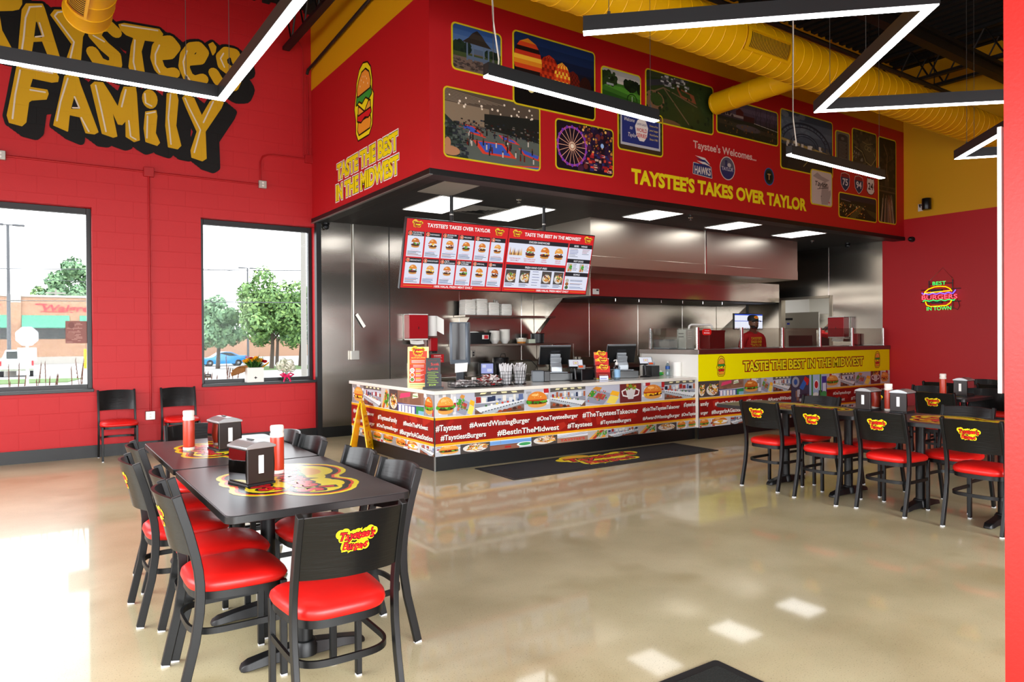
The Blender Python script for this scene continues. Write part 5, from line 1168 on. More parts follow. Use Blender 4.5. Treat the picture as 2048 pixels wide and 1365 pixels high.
MB().lathe([(.001, .0), (.075, 0), (.082, .03)], n=20).build('contents', mat('amber_sauce', '#b4702a', .3), t, 40); MB().lathe([(.082, .03), (.095, .085)], n=20, cap=False).build('wall', mat('frosted_tub', '#cfc6b2', .35), t, 40); MB().lathe([(.001, .085), (.097, .085), (.097, .095), (.001, .095)], n=20).build('lid', m_galv, t, 40)
tag(MB().cbox((7.33, 10.13, 1.43), (.2, .1, .07)).build('small_carton', mat('pale_green_carton', '#c9d2bd', .6), None, 0, .003), 'small pale carton beside the sauce tub', 'carton')
t = thing('black_pot', 'black pot at the right end of the lower shelf', 'pot', (7.47, 10.15, 1.393)); MB().lathe([(.001, 0), (.11, 0), (.12, .01), (.125, .17), (.118, .17), (.113, .02), (.001, .015)], n=24).build('body', m_dark, t, 40); MB().lathe([(.125, .165), (.132, .17), (.125, .175)], n=24, cap=False).build('rim', m_dark, t, 40)

# red dispensers
m_dred = mat('dispenser_red', '#a3101a', .3)
def towel_dispenser(lab, fn, grp='red paper towel dispensers'):
    t = thing('towel_dispenser', lab, 'paper towel dispenser', fn(0, 0, 0), group=grp)
    def bx(n, a, m, bev=.008):
        q = MB().box(*a); q.v = [tuple(fn(*p)) for p in q.v]; return q.build(n, m, t, 0, bev, True)
    bx('cover', (-.17, .02, .07, .17, .2, .45), m_dred); bx('back_shell', (-.175, .0, .06, .175, .02, .46), m_galv, .003); bx('top_cap', (-.172, .0, .45, .172, .2, .465), m_cream, .004); bx('bottom_tray', (-.17, .02, .045, .17, .19, .07), m_cream, .004)
    bx('lock', (-.006, .2, .22, .006, .204, .26), m_dark, 0)
    pp = MB(); pp.sheet(lambda u, v: fn(-.12 + .24 * u, .12 + .03 * v, .045 - .06 * v - .012 * math.sin(3 * u)), 6, 4); pp.build('paper_sheet', m_paper, t, 60, 0, True)
    return t
towel_dispenser('red towel dispenser with a white sheet hanging, on the left steel wall', lambda a, d, h: (5.14 + a, 10.39 - d, 1.42 + h))
towel_dispenser('red towel dispenser beside the store room doorway', lambda a, d, h: (13.29 - d, 7.885 - a, 1.40 + h))
def soap(lab, fn):
    t = thing('soap_dispenser', lab, 'soap dispenser', fn(0, 0, 0), group='red soap dispensers')
    q = MB().box(-.07, 0, .03, .07, .1, .25); q.v = [tuple(fn(*p)) for p in q.v]; q.build('cover', m_dred, t, 0, .012, True); q = MB().box(-.05, .02, 0, .05, .11, .03); q.v = [tuple(fn(*p)) for p in q.v]; q.build('push_bar', m_dark, t, 0, .004, True)
soap('small red soap dispenser under the paper roll on the left steel wall', lambda a, d, h: (5.47 + a, 10.39 - d, 1.25 + h)); soap('small red soap dispenser right of the doorway behind the glass guard', lambda a, d, h: (13.29 - d, 7.565 - a, 1.28 + h))
t = thing('paper_roll', 'white paper towel roll on the steel wall beside the red dispenser', 'paper roll', (5.45, 10.3, 1.53))
MB().lathe([(.018, 0), (.075, 0), (.075, .33), (.018, .33)], (5.45, 10.31, 1.53), 24, 'z', False).build('roll', m_paper, t, 40, 0, True); q = MB(); q.sheet(lambda u, v: (5.52 + .10 * v, 10.28 - .05 * v, 1.86 - .25 * u - .06 * v), 3, 3); q.build('loose_sheet', m_paper, t, 60, 0, True)
# electrical conduit on the steel wall
t = thing('wall_conduit', 'bare metal conduit dropping to a box on the left steel wall', 'conduit', (4.12, 10.37, 1.24)); MB().tube([(4.12, 10.375, 1.28), (4.12, 10.375, 3.26)], .014, 8).build('pipe', m_galv, t, 40, 0, True); MB().box(4.06, 10.33, 1.17, 4.19, 10.395, 1.31).build('box', m_galv, t, 0, .004, True)
q = MB(); q.sheet(lambda u, v: (4.14 + .13 * v + .03 * u, 10.355 - .02 * u, 1.86 - .2 * v + .03 * u), 1, 1); tag(q.build('hang_tag', m_paper, None, 0), 'white paper tag tied to the bare conduit', 'tag')
for i, (x, z, l) in enumerate(((6.75, 2.10, 'outlet under the left menu screen on the steel wall'), (6.27, 1.22, 'outlet above the small tablet on the back table'), (5.30, 1.24, 'small switch under the red towel dispenser'))):
    t = thing('wall_outlet', l, 'outlet', (x, 10.39, z), group='outlets on the steel wall'); MB().box(x - .04, 10.372, z - .06, x + .04, 10.395, z + .06).build('plate', m_galv, t, 0, .003, True)
    for dz in (-.022, .022): MB().cyl((x, 10.366, z + dz), (x, 10.374, z + dz), .016, n=12).build('socket', m_white if i == 0 else m_dark, t, 40, 0, True)
A = Art(); A.rect(5.46, 1.0, 5.70, 1.225, '#c01a20'); A.text('WARNING', 5.58, 1.19, .02, '#f3efe8', .03, 'c')
for i in range(9): A.rect(5.49 + (i % 3) * .01, 1.02 + i * .018, 5.67 - (i * 7 % 5) * .01, 1.027 + i * .018, '#e9b9b4')
tag(A.build('warning_notice', m_print, on_y(10.385), None), 'red warning notice on the steel wall behind the tall black dispenser', 'notice')
# back prep table and cook line
t = thing('prep_table', 'stainless back table under the wall shelves', 'table', (6.1, 10.0, 0)); MB().box(5.05, 9.72, .84, 7.5, 10.39, .88).build('table_top', m_steel2, t, 0, .004, True); MB().box(5.05, 10.36, .88, 7.5, 10.39, 1.09).build('backsplash', m_steel2, t, 0, .002, True); MB().box(5.1, 9.8, .25, 7.45, 10.35, .28).build('under_shelf', m_steel2, t, 0, 0, True)
for x in (5.1, 7.45):
    for y in (9.78, 10.32): MB().cyl((x, y, 0), (x, y, .84), .02, n=10).build('leg', m_galv, t, 40, 0, True)
t = thing('fryer', 'boxy stainless fryer between the shelves and the cook line', 'fryer', (8.15, 10.05, 0)); MB().box(7.92, 9.75, .1, 8.42, 10.38, .95).build('cabinet', m_steel2, t, 0, .005, True); MB().box(7.92, 10.3, .95, 8.42, 10.38, 1.38).build('flue_back', m_steel2, t, 0, .005, True)
for x in (8.0, 8.34): MB().cyl((x, 9.85, 0), (x, 9.85, .1), .025, n=10).build('leg', m_galv, t, 40, 0, True)
t = thing('griddle', 'long griddle on the cook line behind the tall counter', 'griddle', (9.7, 10.0, 0)); MB().box(8.6, 9.6, .1, 11.2, 10.38, .86).build('cabinet', m_steel2, t, 0, .005, True); MB().box(8.6, 9.6, .86, 11.2, 10.38, .93).build('plate', m_dark, t, 0, .004, True); MB().box(8.6, 10.3, .93, 11.2, 10.38, 1.12).build('splash_guard', m_steel2, t, 0, 0, True)
for i in range(6): MB().cyl((8.85 + i * .4, 9.6, .75), (8.85 + i * .4, 9.56, .75), .025, n=12).build('knob', mat('red_knob', '#a01818', .4), t, 40, 0, True)
for x in (8.7, 11.1): MB().cyl((x, 9.75, 0), (x, 9.75, .1), .025, n=10).build('leg', m_galv, t, 40, 0, True)
# menu screens
m_screen = art_mat('menu_screen_image', .3, emit=1.0)
def tv_map(x0): return lambda u, v, d: (x0 + u, 7.45 + .20 * (1 - v / .815) - d * .97 - .001, 2.10 + v * .9725 - d * .24)
WT, HT = 1.425, .815
def mini_burger(A, x, y, s, sd):
    r = random.Random(sd); b = r.choice(['#e08a2e', '#d9792a', '#e8a04a', '#c9691f'])
    A.ell(x, y - .34 * s, .42 * s, .13 * s, '#d08a3c'); A.ell(x, y - .2 * s, .46 * s, .12 * s, '#4a2414')
    for i in range(9): A.ell(x + r.uniform(-.42, .42) * s, y + r.uniform(-.18, .05) * s, .09 * s, .06 * s, r.choice([['#4c9a2a', '#8a2a4a', '#6cb53a'], ['#f0c22a', '#efe9dc', '#b5381c'], ['#efe9dc', '#c9602a', '#4a2414']][sd % 3]), 0, 8)
    A.poly([(x + .42 * s * math.cos(a), y + .04 * s + .40 * s * math.sin(a)) for a in [PI * i / 12 for i in range(13)]], b); A.ell(x - .1 * s, y + .28 * s, .14 * s, .06 * s, '#f6c98a')
def tiny_lines(A, x0, x1, y, n, sd, col='#4a6a9a', dy=.0135):
    r = random.Random(sd)
    for i in range(n): A.rect(x0, y - i * dy, x0 + (x1 - x0) * r.uniform(.6, 1), y - i * dy + .006, r.choice([col, col, '#9a6a5a', '#5a5f6a']))
def mini_logo(A, x, y): shop_logo(A, x, y, .125, True, True)
def menu1(A):
    A.rect(0, 0, WT, HT, '#d4101a'); A.text("TAYSTEE'S TAKES OVER TAYLOR", .27, .735, .045, '#f5f3f0', .028, 'l', .88); mini_logo(A, .14, .755); mini_logo(A, 1.29, .745)
    N = ["TAYSTEE'S|ORIGINAL", 'HAWAIIAN', 'MUSHROOM|SWISS', 'VOLCANO', 'MAC ATTACK', 'PIZZA', 'BREAKFAST', 'KNOCKWURST', 'AJ\'S|MITCH ID.BURGER', 'COOL RANCH|SUPREME', 'SPECIAL', 'BBQ']
    cw = (WT - .04) / 6
    for i, n_ in enumerate(N):
        x = .02 + (i % 6) * cw; y = .375 if i < 6 else .055; w_ = cw - .02; h = .30 if i < 6 else .305
        A.rect(x + .01, y, x + .01 + w_, y + h, '#dfe2f2'); A.rect(x + .01, y + h - .055, x + .01 + w_, y + h, '#14161f'); A.ell(x + .04, y + h - .027, .024, .024, '#f0dcb0', n=16); A.ell(x + .04, y + h - .027, .021, .021, '#d8401c', n=16)
        A.text(str(i + 1), x + .04, y + h - .040, .026, '#fff4e0', .02, 'c', .013 * len(str(i + 1)))
        L = n_.split('|')
        for j, l in enumerate(L): A.text(l, x + .07, y + h - (.034 if len(L) == 1 else .022 + j * .024), .017, '#e9e9f0', .015, 'l', min(w_ - .07, .0155 * len(l)))
        mini_burger(A, x + .01 + w_ / 2, y + h - .135, .125, i); A.rect(x + w_ * .3, y + .072, x + w_ * .8, y + .075, '#e06a7a'); tiny_lines(A, x + .022, x + w_, y + .056, 4, i)
    A.rect(.03, .028, .42, .032, '#f0b21e'); A.rect(1.0, .028, WT - .03, .032, '#f0b21e'); A.text('100% HALAL FRESH MEAT DAILY', .71, .017, .026, '#f5f3f0', .025, 'c', .55)
def menu2(A):
    A.rect(0, 0, WT, HT, '#d4101a'); A.text('TASTE THE BEST IN THE MIDWEST', .25, .735, .045, '#f5f3f0', .028, 'l', .94); mini_logo(A, .13, .75); mini_logo(A, 1.32, .75)
    A.rect(.02, .385, .985, .69, '#dfe2f2'); A.rect(.02, .635, .985, .69, '#14161f'); A.text('CHICKEN SANDWICHES', .5, .65, .026, '#e9e9f0', .02, 'c', .34)
    for i, l in enumerate(('CHICKEN BACON|RANCH MELT', 'SOUTHERN STYLE|SPICY CHICKEN', 'CRISPY|CHICKEN', 'GRILLED|CHICKEN')):
        x = .14 + i * .235
        if i: mini_burger(A, x, .535, .17, i + 20)
        else:
            r = random.Random(2)
            for k in range(9): A.poly([(x - .1 + k * .022, .48), (x - .07 + k * .022, .48), (x - .085 + k * .022, .52 + r.uniform(0, .07))], r.choice(['#c98a4a', '#8a5a2a', '#e0b06a']))
        for j, s_ in enumerate(l.split('|')): A.text(s_, x, .43 - j * .026, .017, '#c02a3a', .012, 'c', .0135 * len(s_))
    A.rect(.02, .055, .985, .355, '#dfe2f2'); A.rect(.02, .30, .985, .355, '#14161f'); A.text('FRESH HAND CUT FRIES', .5, .315, .026, '#e9e9f0', .02, 'c', .36)
    for i, x in enumerate((.02, .24, .60, .80)): A.clip = [(x + .01, .12), (x + .17, .12), (x + .17, .29), (x + .01, .29)]; c_fries(Pic(A, x + .01, .12, x + .17, .29), i + 2)
    A.clip = None; tiny_lines(A, .45, .59, .275, 6, 3, '#3a4a8a', .036)
    for x in (.03, .25, .61, .81): tiny_lines(A, x, x + .16, .105, 3, 4)
    A.rect(1.0, .055, 1.405, .69, '#dfe2f2')
    for y, t_ in ((.635, 'SIDES     WINGS'), (.43, 'HOT DOGS'), (.245, 'BOWLS')): A.rect(1.0, y, 1.405, y + .055, '#14161f'); A.text(t_, 1.2, y + .015, .024, '#e9e9f0', .02, 'c')
    tiny_lines(A, 1.02, 1.18, .615, 6, 5, '#3a4a8a', .02); tiny_lines(A, 1.24, 1.38, .615, 4, 6, '#a03a4a', .02)
    for x in (1.02, 1.23): A.clip = [(x, .31), (x + .08, .31), (x + .08, .42), (x, .42)]; c_hotdog(Pic(A, x, .31, x + .08, .42), 3)
    A.clip = None; tiny_lines(A, 1.11, 1.2, .41, 5, 8, '#5a5f6a', .02); tiny_lines(A, 1.32, 1.4, .41, 5, 9, '#5a5f6a', .02)
    for i in range(3): A.ell(1.05, .185 - i * .048, .03, .024, ['#b9b4a4', '#a0602a', '#3f5a2a'][i]); tiny_lines(A, 1.1, 1.38, .19 - i * .048, 2, i + 11)
    A.rect(.03, .028, .52, .032, '#f0b21e'); A.rect(1.12, .028, WT - .03, .032, '#f0b21e'); A.text('100% HALAL FRESH MEAT DAILY', .82, .017, .026, '#f5f3f0', .025, 'c', .56)
for i, (x0, fn, l) in enumerate(((3.62, menu1, 'left hanging menu screen with twelve numbered burgers'), (5.053, menu2, 'right hanging menu screen with chicken sandwiches and fries'))):
    t = thing('menu_screen', l, 'screen', (x0 + WT / 2, 7.6, 2.1), group='menu screens over the counter'); mp = tv_map(x0)
    b_ = MB(); b_.loft([[mp(u, v, d) for u, v in ((-.012, -.014), (WT + .008, -.014), (WT + .008, HT + .012), (-.012, HT + .012))] for d in (-.045, -.002)]); b_.build('housing', m_dark, t, 0, 0, True)
    A = Art(); fn(A); A.build('display', m_screen, mp, t, True)
    px = x0 + WT / 2 - .005; MB().cyl((px, 7.66, 2.45), (px, 7.66, ZC), .022, n=14).build('ceiling_pole', m_black, t, 40, 0, True)
    MB().cyl((px, 7.66, 3.02), (px, 7.66, 3.035), .025, n=14).build('pole_ring', m_galv, t, 40, 0, True); MB().box(px - .2, 7.6, 2.35, px + .2, 7.68, 2.65).build('mount', m_black, t, 0, 0, True)
# order monitor behind the worker
t = thing('order_monitor', 'wall monitor with white order columns behind the worker', 'monitor', (12.43, 9.45, 1.65)); MB().box(11.96, 9.42, 1.63, 12.90, 9.46, 1.965).build('housing', m_dark, t, 0, .004, True)
A = Art(); A.rect(11.975, 1.645, 12.885, 1.95, '#e6e9f6'); A.rect(11.975, 1.925, 12.885, 1.95, '#2a50c8'); A.rect(11.975, 1.80, 12.885, 1.812, '#2a50c8')
for i in range(1, 5): A.rect(11.975 + i * .182, 1.66, 11.977 + i * .182, 1.92, '#b4b9cc')
for i in range(9): A.rect(12.0 + i * .095, 1.652, 12.05 + i * .095, 1.662, ['#c0404a', '#4a4f5a', '#6a7a9a'][i % 3])
A.build('display', m_screen, on_y(9.419), t, True); MB().box(12.40, 9.44, 1.95, 12.46, 9.47, 2.17).build('hanger_arm', m_dark, t, 0, 0, True)
# store room fridge and rack
t = thing('upright_fridge', 'tall stainless fridge with a glass door in the store room', 'fridge', (15.0, 9.6, 0)); MB().box(14.4, 9.05, .1, 15.3, 9.95, 1.98).build('cabinet', m_steel2, t, 0, .01, True); MB().box(14.375, 9.05, 1.66, 14.4, 9.95, 2.02).build('top_grille', mat('fridge_steel', '#b3aea4', .3, .9), t, 0, .004, True)
MB().box(14.372, 9.1, .2, 14.398, 9.9, 1.62).build('door_frame', m_steel2, t, 0, .004, True); MB().box(14.364, 9.2, .3, 14.373, 9.8, 1.5).build('door_glass', mat('dark_fridge_glass', '#3a3430', .1), t, 0, 0, True)
A = Art(); A.rect(-9.9, 1.85, -9.7, 1.9, '#1d1d20'); A.rect(-9.85, 1.75, -9.78, 1.79, '#2a3ac0'); A.build('badge', m_print, on_x(14.374), t, True)
for y in (9.15, 9.85): MB().cyl((14.5, y, 0), (14.5, y, .1), .03, n=10).build('leg', m_galv, t, 40, 0, True)
t = thing('store_rack', 'grey rack with a bowl and black pan in the store room', 'rack', (15.4, 8.2, 0)); MB().box(15.0, 7.2, 1.62, 15.9, 8.95, 1.66).build('shelf', m_dark, t, 0, 0, True); MB().box(15.0, 7.2, .9, 15.9, 8.95, .94).build('shelf', m_dark, t, 0, 0, True); MB().box(15.7, 7.25, .94, 15.9, 8.9, 1.55).build('back_panel', m_grey, t, 0, 0, True)
for x in (15.02, 15.88):
    for y in (7.22, 8.93): MB().cyl((x, y, 0), (x, y, 2.0), .016, n=8).build('post', m_galv, t, 40, 0, True)
tag(MB().lathe([(.001, 0), (.09, 0), (.26, .2), (.25, .2), (.08, .01)], (15.4, 8.25, 1.662), 24).build('mixing_bowl', m_chrome), 'steel mixing bowl on the store room rack', 'bowl'); tag(MB().cbox((15.45, 8.2, 1.95), (.3, .36, .16)).build('black_pan', m_dark, None, 0, .01), 'black pan on top of the mixing bowl in the store room', 'pan')
area_lamp('store_room_lamp', (14.6, 8.3, 2.95), 1.2, .6, (0, 0, -1), 60)
# ================================================================ things on the low counter
CZ = .9055
m_clear = glass_mat('clear_acrylic', '#eef2f4', .2); m_bk = mat('satin_black', '#101113', .3); m_silv = mat('silver_plastic', '#9aa0a6', .35, .3)
m_dkgrey = mat('charcoal_plastic', '#2b3036', .4); m_lcd = art_mat('small_screen_image', .3, emit=.9)
def local_art(A, name, m, org, rz, tilt, parent, dz=0):
    """sheet facing local -Y, tilted back by tilt, standing at org"""
    R = Matrix.Rotation(rz, 3, 'Z') @ Matrix.Rotation(tilt, 3, 'X')
    return A.build(name, m, lambda u, v, d: Vector(org) + R @ Vector((u, -d - dz, v)), parent, True)
def local_box(name, m, org, rz, tilt, parent, x0, y0, z0, x1, y1, z1, bev=.002):
    R = Matrix.Rotation(rz, 3, 'Z') @ Matrix.Rotation(tilt, 3, 'X'); q = MB().box(x0, y0, z0, x1, y1, z1); q.v = [tuple(Vector(org) + R @ Vector(p)) for p in q.v]
    return q.build(name, m, parent, 0, bev, True)
FACE = math.radians(-32)                            # stands turned a little toward the door
# tall menu flyer and chalk board
o = (3.80, 7.56, CZ); t = thing('menu_sign', 'tall red and yellow healthy bowl menu sign on the counter corner', 'sign', o); local_box('board', m_cream, o, FACE, -.10, t, -.125, 0, 0, .125, .006, .49)
A = Art(); A.rect(-.125, 0, .125, .49, '#f0e39a'); A.rect(-.105, .06, .105, .44, '#d8432c'); shop_logo(A, 0, .435, .15, True, True); A.text("TAYSTEE'S", 0, .375, .014, '#f5d84a', .02, 'c'); A.text('HEALTHY BOWL OPTIONS', 0, .352, .014, '#f5d84a', .02, 'c', .17)
A.stroke([(-.095, .285), (.095, .285), (.095, .335), (-.095, .335)], .003, '#f2b01e', True)
for i in range(3): A.rect(-.08, .323 - i * .012, .08, .328 - i * .012, '#f6d9cf')
for i in range(3): A.rect(-.06, .27 - i * .012, .07, .274 - i * .012, '#f6d9cf')
for i, c in enumerate(('#b9b4a4', '#c9702a', '#5a7a2a')):
    A.ell(-.07, .21 - i * .055, .028, .028, '#f0ece4'); A.ell(-.07, .21 - i * .055, .022, .022, c); A.rect(-.03, .222 - i * .055, .03, .23 - i * .055, '#f5d84a')
    for j in range(3): A.rect(-.03, .21 - i * .055 - j * .01, .07 - j * .02, .214 - i * .055 - j * .01, '#f6d9cf')
A.rect(-.1, .035, .09, .042, '#3f8a3a'); A.rect(-.1, .015, .07, .02, '#e89a3a'); local_art(A, 'print', m_print, o, FACE, -.10, t, .001)
o = (3.88, 7.33, CZ); t = thing('chalk_board', 'small black chalk board with red and green writing in a stand', 'sign', o); local_box('board', m_bk, o, FACE, -.06, t, -.085, 0, .01, .085, .006, .36); local_box('stand', m_dkgrey, o, FACE, 0, t, -.12, -.04, 0, .12, .05, .02, .004)
for s_ in (-1, 1): local_box('upright', m_dkgrey, o, FACE, 0, t, s_ * .088 - .008, -.006, .02, s_ * .088 + .008, .012, .17)
A = Art(); A.text('Steak', -.03, .27, .035, '#d8322c', .0, 'l', .1, wob(3, .1, .003)); A.text('Special', -.065, .22, .03, '#d8322c', .0, 'l', .12, wob(4, .1, .003)); A.text('special', -.06, .325, .015, '#7a2a2a', 0, 'l', .1)
for i in range(7): A.stroke([(-.07 + (i % 2) * .01, .19 - i * .02), (.02, .193 - i * .02), (.06 - (i * 5 % 3) * .02, .19 - i * .02)], .004, '#9fc63a')
A.text('$12.99', -.05, .035, .02, '#b9e04a', .005, 'l', .08); local_art(A, 'writing', m_print, o, FACE, -.06, t, .001)
# tall napkin dispenser
o = (4.62, 7.98, CZ); t = thing('napkin_dispenser', 'tall grey and black napkin dispenser on the counter, sheet hanging out', 'napkin dispenser', o); rz = math.radians(-38); R = Matrix.Rotation(rz, 3, 'Z')
q = MB(); q.box(-.05, -.03, 0, .05, .09, .28); q.v = [tuple(R @ Vector(p)) for p in q.v]; q.build('stand', m_dkgrey, t, 0, .006)
q = MB(); q.loft([[tuple(R @ Vector((x, y, z))) for x, y in rrect(-.125, -.09 - f, .125, .11, .03, 4)] for z, f in ((.25, -.05), (.29, .0), (.34, .015), (.74, .015), (.78, .0), (.795, -.03))]); q.build('shell', mat('blue_grey_plastic', '#5b6570', .35), t, 40)
q = MB(); q.sheet(lambda u, v: tuple(R @ Vector((-.085 + .17 * u, -.108 - .022 * math.sin(PI * u), .31 + .47 * v))), 10, 8); q.build('front_cover', mat('smoked_cover', '#151012', .3), t, 60)
q = MB(); q.sheet(lambda u, v: tuple(R @ Vector((-.06 + .17 * v, -.05 - .10 * v * u, .27 - .13 * u + .02 * v))), 5, 5); q.build('paper_sheet', m_paper, t, 60)
# wire baskets of sachets, straws
m_wireb = mat('black_wire', '#1a1a1c', .35, .6)
def basket(name, lab, o, w_, d_, h, cat='basket'):
    t = thing(name, lab, cat, o, FACE * .2, 'wire baskets and cups on the counter')
    b_ = MB(); n = 8
    for z in (.006, h * .5, h): b_.tube([(x, y, z) for x, y in rrect(-w_, -d_, w_, d_, .02, 2)], .003, 5, closed=True)
    for i in range(n + 1):
        u = -w_ + 2 * w_ * i / n
        for y in (-d_, d_): b_.tube([(u * .97, y, .004), (u * .97, y, h)], .0022, 5)
    for i in range(6):
        u = -d_ + 2 * d_ * i / 5
        for x in (-w_, w_): b_.tube([(x, u * .95, .004), (x, u * .95, h)], .0022, 5)
    b_.box(-w_, -d_, .002, w_, d_, .006); b_.build('wire_frame', m_wireb, t, 40); return t
basket('wire_basket', 'wire basket of white sachets beside the chalk board', (4.28, 7.30, CZ), .17, .10, .075); basket('wire_basket', 'wire basket of red ketchup sachets beside the straw cups', (4.62, 7.28, CZ), .15, .10, .07)
def heap(name, lab, o, w_, d_, z0, h, cols, n, seed, cat):
    A = Art(); r = random.Random(seed); v = []; q = Art(); q.e = 0
    for i in range(n):
        x, y = r.uniform(-w_, w_), r.uniform(-d_, d_); z = z0 + h * r.uniform(.1, 1) * (1 - .5 * (abs(x) / w_) ** 2); R = Matrix.Rotation(r.uniform(0, 6.3), 3, 'Z') @ Matrix.Rotation(r.uniform(-.7, .7), 3, 'X') @ Matrix.Rotation(r.uniform(-.5, .5), 3, 'Y')
        b = len(q.v); q.v += [tuple(Vector((o[0] + x, o[1] + y, o[2] + z)) + R @ Vector(c)) for c in ((-.022, -.014, 0), (.022, -.014, 0), (.022, .014, 0), (-.022, .014, 0), (0, 0, .006))]
        c = hexc(r.choice(cols))
        for f in ((0, 1, 4), (1, 2, 4), (2, 3, 4), (3, 0, 4), (3, 2, 1, 0)): q.f.append(tuple(b + k for k in f)); q.c.append(c)
    return tag(q.build(name, m_print, lambda x, y, z: (x, y, z)), lab, cat, None, 'stuff')
heap('sachet_heap', 'white and clear sachets heaped in the left wire basket', (4.28, 7.30, CZ), .15, .085, .012, .075, ['#e9e6e4', '#d8d4d4', '#c9b9b9', '#f1efee', '#a89a9a'], 190, 1, 'sachets'); heap('sachet_heap', 'red and white ketchup sachets heaped in the right wire basket', (4.62, 7.28, CZ), .135, .085, .012, .13, ['#e9e3e0', '#c9262c', '#e0dad8', '#f1ece8', '#8a3a34'], 210, 2, 'sachets')
for i, (x, y) in enumerate(((4.90, 7.33), (5.11, 7.33))):
    l = ['left black wire cup packed with wrapped straws', 'right black wire cup packed with wrapped straws'][i]
    t = thing('straw_cup', l, 'cup', (x, y, CZ), group='wire baskets and cups on the counter'); b_ = MB(); b_.lathe([(.001, 0), (.085, 0), (.085, .014), (.001, .014)], n=18)
    for z in (.05, .09, .13, .17): b_.tube([(.078 * math.cos(k / 18 * 2 * PI), .078 * math.sin(k / 18 * 2 * PI), z) for k in range(18)], .0024, 5, closed=True)
    for k in range(14): a = k / 14 * 2 * PI; b_.tube([(.078 * math.cos(a), .078 * math.sin(a), .01), (.078 * math.cos(a), .078 * math.sin(a), .172)], .0024, 5)
    b_.build('wire_frame', m_wireb, t, 40)
    s_ = MB(); r = random.Random(i)
    for k in range(46):
        a, q = r.uniform(0, 6.3), .07 * math.sqrt(r.random()); a2 = r.uniform(-.3, .3); p0 = Vector((x + q * math.cos(a) * .8, y + q * math.sin(a) * .8, CZ + .016)); p1 = Vector((x + q * math.cos(a + a2) * 1.25, y + q * math.sin(a + a2) * 1.25, CZ + r.uniform(.2, .262))); s_.tube([p0, p1], .0055, 5)
        e = p1 + Vector((r.uniform(-.012, .012), r.uniform(-.012, .012), .012)); s_.tube([p1, e], .006, 4, .009)
    tag(s_.build('drinking_straws', mat('straw_paper', '#d9d8da', .6)), ['wrapped straws standing in the left wire cup', 'wrapped straws standing in the right wire cup'][i], 'straws', None, 'stuff')
for i, (x, y) in enumerate(((4.55, 7.52), (4.82, 7.55))): tag(MB().cbox((x, y, CZ + .05), (.05, .04, .1)).build('white_carton', m_white, None, 0, .004), ['small white carton behind the left sachet basket', 'small white carton behind the red sachets'][i], 'carton')
# receipt printer, cash drawers
o = (5.62, 7.62, CZ); t = thing('receipt_printer', 'grey and black receipt printer left of the first till', 'printer', o); local_box('case', m_grey, o, FACE, 0, t, -.09, -.09, 0, .07, .1, .145, .014); local_box('front', m_bk, o, FACE, 0, t, .07, -.088, .004, .15, .1, .14, .006); local_box('lid_line', m_dkgrey, o, FACE, 0, t, -.08, -.08, .1445, .06, .06, .149)
def till(o, lab, lab2):
    t = thing('point_of_sale', lab, 'till', o, 0, 'tills on the counter'); rz = math.radians(155); R = Matrix.Rotation(rz, 3, 'Z')
    def bx(n, m, a, tilt=0, z=0, bev=.003):
        T = R @ Matrix.Rotation(tilt, 3, 'X'); q = MB().box(*a); q.v = [tuple(T @ Vector(p) + Vector((0, 0, z))) for p in q.v]; return q.build(n, m, t, 0, bev)
    bx('cash_drawer', m_bk, (-.2, -.18, 0, .2, .2, .105), 0, 0, .006); bx('foot', m_silv, (-.15, -.1, .105, .15, .14, .118), 0, 0, .005)
    q = MB(); q.sweep([tuple(R @ Vector(p)) for p in ((0, .1, .118), (0, .10, .18), (0, .04, .24), (0, .07, .31))], [(-.075, -.014), (.075, -.014), (.075, .014), (-.075, .014)], side=R @ Vector((1, 0, 0))); q.build('neck', m_silv, t, 30, .004)
    bx('screen_back', m_bk, (-.215, -.012, -.14, .215, .016, .14), -.42, .345, .008); bx('screen_rim', m_silv, (-.217, -.016, -.142, .217, -.011, .142), -.42, .345, .002); bx('hinge_box', m_silv, (-.07, .016, -.07, .07, .045, .03), -.42, .345, .006)
    bx('slot', m_dkgrey, (-.06, .0162, .06, .06, .018, .072), -.42, .345, 0)
    return t
till((5.98, 7.72, CZ), 'first till on the counter, screen turned away, nearer the straw cups', 0); till((7.12, 7.62, CZ), 'second till on the counter beside the tall counter end', 0)
def card_reader(o, lab):
    t = thing('card_reader', lab, 'card reader', o, 0, 'card readers on the counter'); rz = math.radians(-35); R = Matrix.Rotation(rz, 3, 'Z')
    q = MB().lathe([(.001, 0), (.085, 0), (.08, .012), (.02, .016), (.016, .03)], n=20).tube([(0, 0, .02), (0, .02, .2)], .016, 10); q.build('stand', m_bk, t, 40)
    q = MB().box(-.10, -.012, -.075, .10, .012, .075); T = R @ Matrix.Rotation(-.85, 3, 'X'); C = Vector((0, 0, .235)); q.v = [tuple(T @ Vector(p) + C) for p in q.v]; q.build('tablet', m_bk, t, 0, .005)
    A = Art(); A.rect(-.09, -.065, .09, .065, '#e3e6f0'); A.stroke([(-.03, -.025), (.03, -.025), (.03, .03), (-.03, .03)], .005, '#c02a3a', True); A.rect(-.018, -.008, .018, .012, '#e0c02a'); A.build('display', m_lcd, lambda u, v, d: T @ Vector((u, -.0125 - d, v)) + C, t)
    q = MB().box(-.05, -.05, -.02, .05, .0, .01); q.v = [tuple(T @ (Vector(p) + Vector((.07, 0, -.085))) + C) for p in q.v]; q.build('card_slot', m_silv, t, 0, .003); q = MB().box(-.03, -.055, -.022, .03, -.03, -.008); q.v = [tuple(T @ (Vector(p) + Vector((.06, 0, -.085))) + C) for p in q.v]; q.build('orange_tab', mat('orange_plastic', '#e0521a', .4), t, 0, .002)
